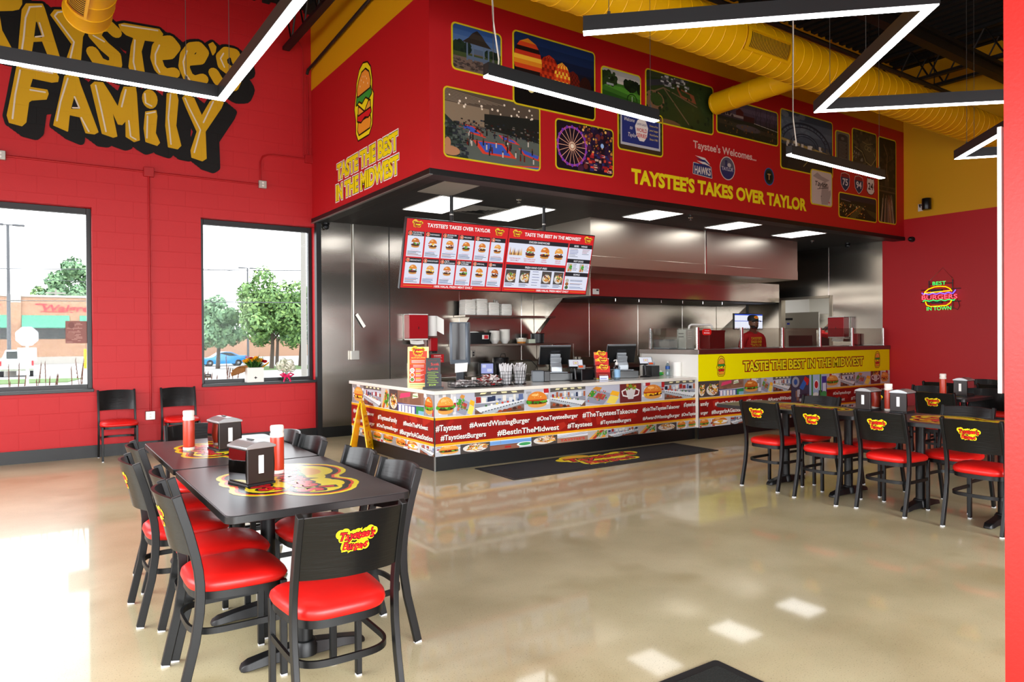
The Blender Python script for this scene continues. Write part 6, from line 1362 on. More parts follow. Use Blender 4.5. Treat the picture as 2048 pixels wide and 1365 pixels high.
card_reader((6.02, 7.32, CZ), 'card reader tablet in front of the first till'); card_reader((7.46, 7.46, CZ), 'card reader tablet in front of the second till')
tag(MB().cbox((6.32, 7.55, CZ + .075), (.22, .25, .15)).build('black_box', m_bk, None, 0, .006), 'black box right of the first card reader', 'box'); tag(MB().cbox((7.66, 7.55, CZ + .08), (.16, .2, .16)).build('black_box', m_bk, None, 0, .006), 'black box between the second card reader and the white panel', 'box')
# brochure holder
o = (6.5, 7.32, CZ); t = thing('brochure_holder', 'clear three tier brochure holder with red menus', 'brochure holder', o); rz = math.radians(-30)
for i, (y, z) in enumerate(((-.06, 0), (0, .10), (.06, .19))):
    oo = Vector(o) + Matrix.Rotation(rz, 3, 'Z') @ Vector((0, y, 0)); local_box('tier', m_clear, oo, rz, -.22, t, -.11, 0, 0, .11, .003, z + .11, 0); local_box('leaflet', m_paper, oo, rz, -.22, t, -.095, .004, .01, .095, .012, z + .2, 0)
    A = Art(); A.rect(-.095, .012, .095, z + .2, '#d22a22'); A.rect(-.095, .012, .095, .03, '#f0c81e'); A.rect(-.06, z + .165, .07, z + .19, '#f2dc2a'); A.rect(-.09, z + .16, -.06, z + .195, '#e89a2a'); shop_logo(A, .01, z + .175, .11, True, True)
    for k in range(4): A.rect(-.06, z + .07 - k * .015, .06, z + .076 - k * .015, '#f0a88a')
    local_art(A, 'leaflet_print', m_print, oo, rz, -.22, t, -.0035)
local_box('base', m_clear, o, rz, 0, t, -.12, -.09, 0, .12, .1, .004, 0); oo = Vector(o) + Matrix.Rotation(rz, 3, 'Z') @ Vector((0, -.085, 0)); A = Art(); A.rect(-.06, .005, .06, .06, '#d8dcf0'); A.rect(-.05, .02, .04, .028, '#3a4a9a'); local_art(A, 'card_print', m_print, oo, rz, -.22, t); local_box('card_pocket', m_clear, oo, rz, -.22, t, -.07, .001, 0, .07, .003, .07, 0)
t = thing('hand_sanitizer', 'clear pump bottle of hand sanitizer beside the brochures', 'bottle', (6.72, 7.28, CZ)); MB().lathe([(.001, 0), (.045, 0), (.05, .01), (.05, .17), (.035, .195), (.018, .205), (.001, .205)], n=18).build('bottle', glass_mat('bottle_plastic', '#d9e4ea', .3), t, 50); MB().lathe([(.001, .004), (.044, .004), (.044, .15), (.001, .15)], n=18).build('gel', mat('pale_gel', '#b9cad4', .2, trans=.6), t, 50)
MB().lathe([(.02, .2), (.022, .235), (.008, .24), (.008, .275), (.001, .275)], n=12).tube([(0, 0, .27), (-.05, -.01, .268), (-.058, -.012, .255)], .008, 8).build('pump', m_white, t, 40)
q = MB(); q.sheet(lambda u, v: (.0512 * math.cos(PI * (1.05 + .7 * u)), .0512 * math.sin(PI * (1.05 + .7 * u)), .03 + .11 * v), 10, 2); q.build('label', mat('pale_blue_label', '#8ab4d8', .5), t, 60)
# wipes, water bottle, paper roll at the end of the counter
t = thing('wipes_pack', 'green and white wipes pack at the end of the low counter', 'wipes pack', (7.80, 7.58, CZ)); MB().ell((0, 0, .032), (.13, .07, .032), 16, 8, .6).build('pack', mat('green_pack', '#1f9a3a', .35), t, 60); MB().ell((.04, -.01, .062), (.06, .045, .018), 14, 6, .7).build('flap', m_white, t, 60)
q = MB(); q.sheet(lambda u, v: (-.10 + .2 * u, -.068 + .002, .035 + .008 * v), 4, 1); q.build('yellow_stripe', mat('wipe_yellow', '#e0c81e', .4), t, 0)
t = thing('water_bottle', 'small clear water bottle beside the wipes pack', 'bottle', (7.93, 7.47, CZ)); MB().lathe([(.001, 0), (.03, 0), (.033, .01), (.031, .06), (.033, .11), (.031, .15), (.013, .19), (.013, .2)], n=16, cap=False).build('body', glass_mat('pet_plastic', '#dfeaf0', .2), t, 50); MB().lathe([(.0335, .10), (.0335, .145)], n=16, cap=False).build('label', mat('blue_label', '#2a5aa8', .4), t, 50); MB().lathe([(.001, .215), (.015, .215), (.015, .195), (.001, .195)], n=12).build('cap', m_white, t, 40)
tag(MB().lathe([(.018, 0), (.058, 0), (.06, .01), (.06, .2), (.056, .21), (.018, .21)], (8.08 - .13, 7.30, CZ), 20).build('paper_towel_roll', m_paper), 'white paper roll standing against the white panel end', 'paper roll')
# tablets and pot on the back table
o = (6.28, 9.95, .8805); t = thing('small_tablet', 'small lit tablet on the back prep table', 'tablet', o); local_box('case', m_bk, o, FACE, -.3, t, -.14, 0, 0, .14, .02, .21, .004); A = Art(); A.rect(-.10, .02, .10, .19, '#a8b0ea'); A.rect(-.08, .12, -.02, .17, '#d8dcf6'); A.rect(0, .05, .08, .1, '#d8dcf6'); local_art(A, 'display', m_lcd, o, FACE, -.3, t, .001)
t = thing('black_bucket', 'round black warmer with a cord on the back prep table', 'warmer', (6.62, 10.05, .8805)); MB().lathe([(.001, 0), (.14, 0), (.145, .02), (.145, .26), (.13, .28), (.001, .285)], n=24).build('body', m_bk, t, 40); MB().tube([(-.05, -.05, .28), (-.03, -.06, .34), (.05, -.05, .34), (.1, 0, .29), (.12, .1, .26)], .006, 6).build('cord', m_bk, t, 40)
t = thing('bus_tub', 'grey tub with a black cord on the back prep table', 'tub', (7.05, 10.0, .8805)); MB().loft([[(x, y, 0) for x, y in rrect(-.18, -.12, .18, .12, .03)], [(x, y, .2) for x, y in rrect(-.22, -.16, .22, .16, .04)]]).build('tub', mat('khaki_tub', '#6b665a', .5), t, 40); MB().tube([(-.1, -.13, .24), (.05, -.17, .22), (.16, -.18, .12), (.2, -.16, .01)], .006, 6).build('cord', m_bk, t, 40)
# on the tall counter
t = thing('cutlery_tower', 'pale slotted metal tower on the tall counter behind the corner glass', 'dispenser', (8.42, 7.55, 1.303)); MB().box(-.1, -.09, 0, .1, .09, .3).build('body', mat('pale_metal', '#c9d0cc', .4, .4), t, 0, .004)
for i in range(4): MB().box(-.05 - .0, -.094, .15 + i * .035, .03, -.09, .168 + i * .035).build('slot', m_white, t, 0)
for i in range(2): MB().box(-.104, -.05, .18 + i * .05, -.1, .05, .195 + i * .05).build('slot', m_dkgrey, t, 0)
t = thing('delivery_sign', 'red rounded delivery sticker board on the glass guard corner', 'sign', (8.32, 7.03, 1.5)); MB().prism(rrect(8.13, 1.515, 8.33, 1.605, .04), lambda u, v, d: (u, 6.975 - d, v), 0, .004).build('plate', mat('bright_red', '#e01a14', .4), t, 0, 0, True)
A = Art(); A.text('We deliver with', 8.23, 1.575, .012, '#fff', .02, 'c', .1); A.rect(8.165, 1.54, 8.185, 1.553, '#fff'); A.text('DOORDASH', 8.24, 1.538, .016, '#fff', .02, 'c', .1); A.build('print', m_print, on_y(6.9705), t, True)
t = thing('tray_rail', 'white tubular arch rail standing behind the glass corner', 'rail', (8.75, 7.6, 1.303)); MB().tube([(8.55, 7.6, 1.303), (8.55, 7.6, 1.62), (8.56, 7.6, 1.66), (8.6, 7.6, 1.68), (9.05, 7.6, 1.68), (9.09, 7.6, 1.66), (9.10, 7.6, 1.62), (9.10, 7.6, 1.303)], .016, 10).build('tube', m_white, t, 50, 0, True)
t = thing('red_bin', 'dark red square bin behind the glass guard', 'bin', (8.9, 7.35, 1.303)); MB().box(8.62, 7.25, 1.303, 8.98, 7.45, 1.585).build('body', mat('dark_red_plastic', '#7a1414', .4), t, 0, .008, True); MB().box(8.615, 7.245, 1.56, 8.985, 7.455, 1.59).build('rim', MATS['dark_red_plastic'], t, 0, .004, True)
t = thing('label_printer', 'pale grey label printer behind the corner glass', 'printer', (8.3, 7.8, 1.303)); MB().box(8.12, 7.62, 1.303, 8.30, 7.95, 1.45).build('case', mat('pale_grey_plastic', '#8a8d90', .4), t, 0, .01, True)

# ================================================================ wet floor sign, neon sign, cameras
t = thing('wet_floor_sign', 'yellow folding wet floor sign beside the counter side', 'floor sign', (3.56, 8.72, 0)); m_wet = mat('safety_yellow', '#f2b800', .35)
R = Matrix.Rotation(math.radians(-40), 3, 'Z')
for s_ in (-1, 1):
    q = MB(); q.prism([(-.15, 0), (-.10, 0), (-.085, .06), (.085, .06), (.10, 0), (.15, 0), (.085, .60), (.05, .66), (-.05, .66), (-.085, .60)], lambda u, v, d: R @ Vector((s_ * (.115 * (1 - v / .66) + .012) + d, u, v)), -.008, .008); q.build('panel', m_wet, t, 0, .003)
    A = Art(); A.text('CUIDADO', 0, .47, .028, '#a03a10', .02, 'c', .13); A.text('PISO', 0, .40, .028, '#a03a10', .02, 'c', .08); A.text('MOJADO', 0, .345, .028, '#a03a10', .02, 'c', .12); A.stroke([(-.03, .24), (.02, .28), (.0, .22), (.04, .19)], .014, '#c9401a'); A.text('WET', 0, .13, .03, '#a03a10', .02, 'c'); A.text('FLOOR', 0, .085, .03, '#a03a10', .02, 'c')
    A.build('print', m_print, lambda u, v, d: R @ Vector((s_ * (.115 * (1 - v / .66) + .0205 + d), u * s_, v)), t)
MB().tube([tuple(R @ Vector((0, y, .655 + .03 * math.cos(y * 18)))) for y in (-.06, -.03, 0, .03, .06)], .014, 8).build('handle', m_wet, t, 50)
m_cloth = mat('pale_pink_cloth', '#d9b4ac', .8); q = MB(); r = random.Random(2); q.ell((0, 0, .035), (.09, .06, .035), 14, 7); q.v = [(x * (1 + .18 * math.sin(9 * y / .06 + 3 * z / .03)), y * (1 + .15 * math.sin(11 * x / .09)), z) for x, y, z in q.v]
o_ = q.build('cloth', m_cloth, None, 60); o_.location = (3.36, 8.5, 0); tag(o_, 'crumpled pale cloth on the floor by the wet floor sign', 'cloth')
def neon(name, col, e=6):
    return mat(name, col, .4, emit=e)
t = thing('neon_sign', 'hanging burger neon sign in green, red, yellow and blue on the end wall', 'neon sign', (13.27, 6.03, 2.2))
NX = 13.24; m_ng, m_nr, m_ny, m_nb = neon('neon_green', '#12e05a', 2.0), neon('neon_red', '#ff4a5c', 2.4), neon('neon_yellow', '#ffb400', 1.8), neon('neon_blue', '#5a4cff', 3)
q = MB()
for y in (6.22, 5.83): q.tube([(13.27, y, 1.95), (13.27, y, 2.46)], .008, 6)
for a, b_, z in ((6.36, 5.70, 2.30), (6.36, 5.70, 2.08), (6.22, 5.83, 2.40)): q.tube([(13.27, a, z), (13.27, b_, z)], .007, 6)
q.box(13.25, 6.0, 2.26, 13.285, 6.18, 2.30); q.box(13.25, 6.0, 2.05, 13.285, 6.18, 2.09); q.build('frame', m_bk, t, 40, 0, True)
MB().tube([(13.29, 6.22, 2.46), (13.295, 6.0, 2.68), (13.29, 5.83, 2.47)], .003, 5).build('hanging_chain', m_chrome, t, 40, 0, True); MB().tube([(13.27, 5.83, 1.97), (13.27, 5.75, 1.93), (13.27, 5.72, 2.0), (13.27, 5.76, 2.12)], .005, 6).build('cord', m_bk, t, 40, 0, True)
def ntube(P, m, nm, closed=False): MB().tube([(NX, y, z) for y, z in P], .009, 6, closed=closed).build(nm, m, t, 60, 0, True)
ntube([(6.29, 2.215), (6.28, 2.26), (6.22, 2.31), (6.12, 2.345), (6.02, 2.35), (5.93, 2.34), (5.86, 2.30), (5.83, 2.255)], m_ny, 'bun_tube'); ntube([(6.27, 2.09), (6.25, 2.03), (6.18, 2.0), (5.92, 2.01), (5.86, 2.05), (5.83, 2.10)], m_ny, 'bun_tube'); ntube([(6.27, 2.245), (5.86, 2.265)], m_ny, 'bun_tube')
ntube([(6.33, 2.25)] + [(6.31 - i * .033, 2.225 + .012 * math.sin(i * 1.6)) for i in range(16)] + [(5.77, 2.275)], m_nb, 'lettuce_tube'); ntube([(6.31, 2.09)] + [(6.30 - i * .033, 2.105 + .010 * math.sin(i * 1.6)) for i in range(16)] + [(5.78, 2.115), (5.80, 2.09)], m_ng, 'lettuce_tube')
for tx, y0, z, h, m, wd in (('BEST', 6.15, 2.375, .065, m_ng, .23), ('BURGERS', 6.335, 2.125, .08, m_nr, .60), ('IN TOWN', 6.25, 1.93, .07, m_ng, .42)):
    A = Art(); A.text(tx, -y0, z, h, '#fff', .0, 'l', wd); A.build('neon_letters', m, on_x(NX - .012), t, True)
def dome(name, lab, loc, ax):
    t = thing(name, lab, 'camera', loc, group='small black cameras'); x, y, z = loc
    MB().lathe([(.001, 0), (.05, 0), (.05, .025), (.001, .025)], (x, y, z) if ax == 'z' else (x - .0, y, z), 18, ax if ax != 'z' else 'z').build('mount', m_bk, t, 40, 0, True); MB().ell((x + (.02 if ax == 'x' else 0) - (.06 if ax == 'x' else 0), y, z - (.03 if ax == 'z' else 0)), (.045, .045, .045), 16, 10).build('ball', m_bk, t, 60, 0, True)
    MB().ell((x - (.075 if ax == 'x' else .012), y - (.0 if ax == 'x' else .036), z - (.0 if ax == 'x' else .045)), (.018, .018, .018), 12, 8).build('lens', m_dkgrey, t, 60, 0, True)
dome('security_camera', 'black ball camera under the bulkhead beside the window', (3.68, 10.33, 3.21), 'z'); dome('security_camera', 'black ball camera on the end wall past the bulkhead', (13.275, 6.52, 3.24), 'x'); dome('security_camera', 'black ball camera under the kitchen ceiling by the far steel wall', (12.95, 7.55, 3.245), 'z')
t = thing('wall_speaker', 'black wall box beside a white outlet on the yellow end wall', 'wall box', (13.28, 6.27, 3.8)); MB().lathe([(.001, -.1), (.07, -.1), (.075, -.09), (.075, .09), (.07, .1), (.001, .1)], (13.21, 6.23, 3.83), 18).build('body', m_bk, t, 40, 0, True); MB().box(13.275, 6.33, 3.73, 13.3, 6.41, 3.86).build('outlet_plate', m_white, t, 0, .003, True); MB().tube([(13.27, 6.37, 3.8), (13.24, 6.37, 3.84), (13.24, 6.30, 3.82)], .012, 8).build('plug_lead', m_bk, t, 50, 0, True)
# white board on stand-offs beside the partition end
t = thing('wall_board', 'white board seen edge-on, on round stand-offs beside the red partition', 'board', (2.8, 1.06, 1.3)); MB().box(2.76, 1.056, 1.295, 3.35, 1.070, 2.215).build('panel', mat('white_acrylic', '#e6e6e4', .3), t, 0, .002, True)
for z in (1.325, 1.76, 2.19):
    for x in (2.80, 3.30): q = MB(); q.cyl((x, 1.045, z), (x, 1.056, z), .013, n=14); q.cyl((x, 1.070, z), (x, 1.079, z), .013, .009, n=14); q.build('stand_off', m_silv, t, 40, 0, True)
# ================================================================ people behind the counter
m_skin = mat('brown_skin', '#6e4530', .5); m_shirt = mat('red_shirt', '#c00f12', .75); m_apron = mat('black_apron', '#0c0c0e', .7); m_hair = mat('black_hair', '#120d0b', .8)
def skin_mesh(name, J, E, m, parent, sub=2, root='pelvis'):
    ks = list(J); me = bpy.data.meshes.new(name); me.from_pydata([J[k][0] for k in ks], [(ks.index(a), ks.index(b)) for a, b in E], [])
    o = bpy.data.objects.new(name, me); COL.objects.link(o); o.parent = parent
    o.modifiers.new('skin', 'SKIN').use_smooth_shade = True; s_ = o.modifiers.new('sub', 'SUBSURF'); s_.levels = s_.render_levels = sub
    if not me.skin_vertices: bpy.context.view_layer.objects.active = o; me.skin_vertices and None
    for i, k in enumerate(ks):
        v = me.skin_vertices[0].data[i]; rr = J[k][1]; v.radius = rr if isinstance(rr, tuple) else (rr, rr); v.use_root = (k == root)
    dg = bpy.context.evaluated_depsgraph_get(); bpy.context.view_layer.update(); e = bpy.data.meshes.new_from_object(o.evaluated_get(bpy.context.evaluated_depsgraph_get()))
    o.modifiers.clear(); old = o.data; o.data = e; bpy.data.meshes.remove(old); e.name = name; e.materials.clear(); e.materials.append(m)
    for p in e.polygons: p.use_smooth = True
    return o
def person(loc, rz, lab, armL, armR, head_turn=0, grp=None):
    t = thing('person', lab, 'person', loc, rz)
    J = {'pelvis': ((0, 0, .95), (.16, .11)), 'waist': ((0, .01, 1.10), (.15, .105)), 'chest': ((0, .01, 1.36), (.18, .12)), 'upper': ((0, 0, 1.50), (.12, .09)), 'neck': ((0, .005, 1.585), (.06, .062)), 'neck2': ((0, .02, 1.63), (.062, .068)),
         'jaw': ((0, .042, 1.672), (.074, .086)), 'face': ((0, .03, 1.735), (.090, .110)), 'crown': ((0, .012, 1.80), (.086, .104)), 'top': ((0, .005, 1.84), (.055, .065))}
    E = [('pelvis', 'waist'), ('waist', 'chest'), ('chest', 'upper'), ('upper', 'neck'), ('neck', 'neck2'), ('neck2', 'jaw'), ('jaw', 'face'), ('face', 'crown'), ('crown', 'top')]
    for s_, nm, arm in ((-1, 'L', armL), (1, 'R', armR)):
        J['sh' + nm] = ((s_ * .19, 0, 1.475), .068); J['el' + nm] = (arm[0], .043); J['wr' + nm] = (arm[1], .030); J['ha' + nm] = (arm[2], (.040, .022))
        E += [('upper', 'sh' + nm), ('sh' + nm, 'el' + nm), ('el' + nm, 'wr' + nm), ('wr' + nm, 'ha' + nm)]
        J['hip' + nm] = ((s_ * .10, 0, .90), .10); J['kn' + nm] = ((s_ * .11, .02, .50), .062); J['an' + nm] = ((s_ * .11, -.02, .09), .042); J['to' + nm] = ((s_ * .12, .14, .045), (.045, .035))
        E += [('pelvis', 'hip' + nm), ('hip' + nm, 'kn' + nm), ('kn' + nm, 'an' + nm), ('an' + nm, 'to' + nm)]
    body = skin_mesh('body', J, E, m_skin, t)
    bm = bmesh.new(); bm.from_mesh(body.data)           # nose, ears, lips and fingers grown into the same body mesh
    def lump(c, r_, m_i=0):
        q = MB().ell(c, r_, 10, 6); vs = [bm.verts.new(p) for p in q.v]
        for f in q.f:
            try: ff = bm.faces.new([vs[i] for i in f]); ff.smooth = True; ff.material_index = m_i
            except ValueError: pass
    body.data.materials.append(mat('eye_white', '#d8d2c8', .3)); body.data.materials.append(m_hair)
    bm.verts.ensure_lookup_table()
    def fy(z): return max([v.co.y for v in bm.verts if abs(v.co.z - z) < .022 and abs(v.co.x) < .045] or [.1])
    def fx(z): return max([v.co.x for v in bm.verts if abs(v.co.z - z) < .022 and abs(v.co.x) < .12] or [.07])
    yn, yl, ye, xe = fy(1.715), fy(1.672), fy(1.745), fx(1.725)
    beard = [[tuple(v.co + v.normal * .004) for v in f.verts] for f in bm.faces if 1.625 < f.calc_center_median().z < 1.69 and f.calc_center_median().y > .05 and not (1.664 < f.calc_center_median().z < 1.682 and abs(f.calc_center_median().x) < .02)]
    lump((0, yn - .002, 1.705), (.018, .020, .013)); lump((0, yn - .006, 1.725), (.010, .016, .026)); lump((0, yl - .003, 1.677), (.024, .008, .006)); lump((0, yl - .004, 1.667), (.021, .008, .006))
    for s_ in (-1, 1): lump((s_ * xe, .015, 1.725), (.010, .020, .030)); lump((s_ * .032, ye - .010, 1.745), (.014, .009, .007), 1); lump((s_ * .032, ye - .004, 1.745), (.006, .004, .006), 2); lump((s_ * .033, ye - .008, 1.763), (.022, .010, .005), 2)
    for nm, arm in (('L', armL), ('R', armR)):
        w_, h_ = Vector(arm[1]), Vector(arm[2]); d = (h_ - w_).normalized(); sd = d.cross(Vector((0, 1, .3))).normalized()
        for i, L in enumerate((.065, .075, .07, .055)):
            a = h_ + d * .02 + sd * ((i - 1.5) * .019); q = MB().tube([a, a + d * L * .55, a + d * L * .9 + Vector((0, .02, -.01))], .0088, 6, .0065); vs = [bm.verts.new(p) for p in q.v]
            for f in q.f: ff = bm.faces.new([vs[k] for k in f]); ff.smooth = True
        a = w_ + d * .03 + sd * -.035; q = MB().tube([a, a - sd * .02 + d * .035, a - sd * .018 + d * .065], .0105, 6, .007); vs = [bm.verts.new(p) for p in q.v]
        for f in q.f: ff = bm.faces.new([vs[k] for k in f]); ff.smooth = True
    bm.to_mesh(body.data); bm.free()
    def seg(p, a, b_):
        a, b_ = Vector(a), Vector(b_); d = b_ - a; k = max(0, min(1, (p - a).dot(d) / d.length_squared)); return (p - a - d * k).length
    me = body.data; me.calc_loop_triangles(); front = []
    def garment(name, test, off, m):
        g = MB(); ids = {}
        for f in me.polygons:
            if not test(f.center) or f.material_index: continue
            q = []
            for i in f.vertices:
                if i not in ids: ids[i] = len(g.v); g.v.append(tuple(me.vertices[i].co + me.vertices[i].normal * off))
                q.append(ids[i])
            g.f.append(tuple(q))
        o = g.build(name, m, t, 60); o.modifiers.new('cloth', 'SOLIDIFY').thickness = .006; front.append(g.v); return o
    sl = [(J['sh' + n][0], tuple(Vector(J['sh' + n][0]).lerp(Vector(J['el' + n][0]), .92))) for n in 'LR']
    garment('shirt', lambda c: (.88 < c.z < 1.575 and abs(c.x) < .205 and not (c.z > 1.525 and c.y > .02 and abs(c.x) < .06) and not (c.z > 1.55 and abs(c.x) < .07)) or any(seg(c, *q_) < .085 for q_ in sl), .010, m_shirt)
    lg = [(J[a_ + n][0], J[b_ + n][0]) for n in 'LR' for a_, b_ in (('hip', 'kn'), ('kn', 'an'))]
    garment('trousers', lambda c: c.z > .10 and (any(seg(c, *q_) < .125 for q_ in lg) or (.82 < c.z < .95 and abs(c.x) < .19)), .012, m_apron)
    q = MB(); q.sheet(lambda u, v: (.205 * math.sin(-1.35 + 2.7 * u), -.02 + .185 * math.cos(-1.35 + 2.7 * u), .62 + .56 * v), 14, 4); q.build('apron', m_apron, t, 60)
    q = MB().lathe([(.099, 0), (.101, .03), (.098, .06), (.083, .09), (.05, .107), (.001, .112)], (0, .005, 1.775), 24, 'z'); q.v = [(x * .92, y * 1.12, z + .12 * (.0 - y)*.25) for x, y, z in q.v]; cap_ = q.build('cap', m_apron, t, 60)
    q = MB(); q.sheet(lambda u, v: (.088 * math.sin(-1.3 + 2.6 * u), .080 + (.035 + .085 * v) * math.cos(-1.3 + 2.6 * u) + .01, 1.785 - .012 * v - .02 * abs(2 * u - 1) ** 2), 12, 4); q.sheet(lambda u, v: (.088 * math.sin(1.3 - 2.6 * u), .080 + (.035 + .085 * v) * math.cos(1.3 - 2.6 * u) + .01, 1.780 - .012 * v - .02 * abs(2 * u - 1) ** 2), 12, 4); q.build('cap_brim', m_apron, cap_, 60)
    A = Art(); A.ell(0, 1.835, .042, .026, '#e0a81e'); A.ell(0, 1.835, .032, .016, '#c9481a'); A.build('cap_badge', m_print, lambda u, v, d: (u, .118 - (v - 1.835) * .45 - u * u * 4 + d, v), cap_)
    q = MB()
    for P in beard: q.add(P, [tuple(range(len(P)))])
    q.build('beard', m_hair, t, 60)
    A = Art(.0004); 
    for i, (tx, wd) in enumerate((("TAYSTEE'S", .22), ('TAKES OVER', .22), ('TAYLOR', .22))): A.text(tx, 0, 1.43 - i * .062, .046, '#f2c21e', .03, 'c', wd)
    A.build('shirt_print', m_print, lambda u, v, d: (-u, max([p[1] for p in front[0] if abs(p[0] + u) < .035 and abs(p[2] - v) < .035] or [.13]) + .006 + d, v), t)
    return t
rel = lambda s_: ((s_ * .25, -.02, 1.17), (s_ * .25, .08, .93), (s_ * .245, .12, .85))
person((11.0, 8.25, 0), math.radians(-200), 'worker in black cap and red printed shirt standing behind the glass guard', rel(-1), rel(1))
person((14.35, 8.45, 0), math.radians(-60), 'second worker in red behind the doorway jamb, only a raised elbow showing', ((-.46, .12, 1.52), (-.30, .22, 1.74), (-.24, .24, 1.82)), rel(1))
# ================================================================ outside the windows
def gz(y): return -.15 - (y - 10.7) * .0171 if y < 75 else -1.25 - (y - 75) * .002
m_asph = mat('pale_asphalt', '#8c8a88', .9); m_grass = mat('lawn', '#4c6a2a', .95, bump=(3, .5)); m_conc = mat('pale_concrete', '#a09c94', .9)
q = MB()
for a, b_ in ((10.72, 75), (75, 260)): q.add([(-120, a, gz(a)), (200, a, gz(a)), (200, b_, gz(b_)), (-120, b_, gz(b_))], [(0, 1, 2, 3)])
struct(q.build('ground_outside', m_asph, None, 0))
def patch(name, P, m, lab, h=.03):
    q = MB(); q.add([(x, y, gz(y) + h) for x, y in P] + [(x, y, gz(y) - .02) for x, y in P], [tuple(range(len(P)))] + [(i, (i + 1) % len(P), len(P) + (i + 1) % len(P), len(P) + i) for i in range(len(P))]); return tag(q.build(name, m, None, 0), lab, 'grass', None, 'stuff')
patch('lawn_strip', [(-6, 44), (1.6, 44), (2.6, 50), (-6, 54)], m_grass, 'green lawn strip around the lamp post beyond the first window'); patch('lawn_strip', [(13, 56), (27, 56), (33, 70), (17, 70)], m_grass, 'green lawn under the trees beyond the second window')
patch('lawn_strip', [(-3, 30), (-.2, 30), (.6, 33), (-3, 34)], m_grass, 'small lawn strip by the stop sign')
# pharmacy building
m_brick = mat('tan_brick', '#84583a', .9); nt, b = nodes(m_brick); t_ = nt.nodes.new('ShaderNodeTexCoord'); bk = nt.nodes.new('ShaderNodeTexBrick'); bk.inputs['Scale'].default_value = 1; bk.inputs['Brick Width'].default_value = .6; bk.inputs['Row Height'].default_value = .25; bk.inputs['Mortar Size'].default_value = .02
mp_ = nt.nodes.new('ShaderNodeMapping'); mp_.inputs['Rotation'].default_value = (PI / 2, 0, 0); nt.links.new(t_.outputs['Object'], mp_.inputs[0]); nt.links.new(mp_.outputs[0], bk.inputs['Vector'])
bk.inputs['Color1'].default_value = (*hexc('#a07a5e'), 1); bk.inputs['Color2'].default_value = (*hexc('#976f54'), 1); bk.inputs['Mortar'].default_value = (*hexc('#a88e78'), 1); nt.links.new(bk.outputs['Color'], b.inputs['Base Color'])
m_awn = mat('green_awning', '#3f8a70', .6); m_dkw = mat('dark_shop_glass', '#26302e', .15); m_sgn = mat('red_sign_letters', '#c8202c', .4)
BY = 100.0; t = thing('pharmacy_building', 'brick shop with red script sign and green awnings beyond the first window', 'building', (2, BY, gz(BY)))
MB().box(-14, BY, gz(BY) + .5, 18, BY + 20, 6.75).build('walls', m_brick, t, 0, 0, True); MB().box(-14.1, BY - .15, 6.6, 18.1, BY + 20, 6.85).build('parapet', m_conc, t, 0, 0, True); MB().box(-14, BY - .1, gz(BY) - .2, 18, BY, gz(BY) + .85).build('plinth', m_conc, t, 0, 0, True)
MB().box(-1.9, BY - .3, gz(BY) + .5, -.9, BY, 6.6).build('pier', m_brick, t, 0, 0, True); MB().box(-1.95, BY - .33, 5.9, -.9, BY, 6.86).build('pier_cap', m_conc, t, 0, 0, True)
for x0, x1 in ((-8, -2.1), (-.85, 3.85), (4.9, 9.5)):
    q = MB(); n = 24
    q.prism([(BY, 4.45), (BY - 1.0, 3.05), (BY - 1.0, 2.95), (BY, 2.95)], lambda u, v, d: (d, u, v), x0, x1)
    for i in range(n): a = x0 + (x1 - x0) * i / n; q.prism([(BY - .02, 4.47), (BY - 1.02, 3.07), (BY - 1.0, 3.05), (BY, 4.45)], lambda u, v, d: (d, u, v), a, a + .05)
    q.build('awning', m_awn, t, 0, 0, True)
    w_ = MB().box(x0 + .1, BY - .06, 1.66, x1 - .1, BY, 2.95).build('window', m_dkw, t, 0, 0, True); f = MB(); f.box(x0, BY - .1, 1.55, x1, BY - .02, 1.68)
    for i in range(4): a = x0 + .05 + (x1 - x0 - .2) * i / 3; f.box(a, BY - .1, 1.66, a + .1, BY - .02, 2.95)
    f.build('window_frame', m_white, w_, 0)
A = Art(); A.text('Walgreens', .95, 4.95, .82, '#c8202c', .02, 'l', 7.2, None, .32); A.stroke([(.5, 5.75), (1.6, 5.75)], .14, '#c8202c'); A.stroke([(.95, 4.92), (3.4, 4.88)], .08, '#c8202c'); A.text('PHARMACY', -2.75, 5.2, .5, '#c8202c', .01, 'r')
A.build('sign_letters', m_sgn, on_y(BY - .12), t, True)
tag(MB().box(-11, BY - 9, gz(BY), -3.0, BY - 7, 1.2).build('red_kiosk', mat('kiosk_red', '#a8141c', .5), None, 0), 'red kiosk left of the lamp post beyond the first window', 'kiosk')
tag(MB().cyl((4.35, 80, gz(80)), (4.35, 80, gz(80) + 1.9), .12, n=10).build('bollard', mat('bollard_yellow', '#c9a21e', .5)), 'yellow bollard at the right edge of the first window', 'bollard')
tag(MB().box(16, 118, gz(118), 70, 120, 1.9).build('far_wall', mat('pinkish_wall', '#9a7a64', .9), None, 0), 'long pinkish wall behind the trees of the second window', 'wall')
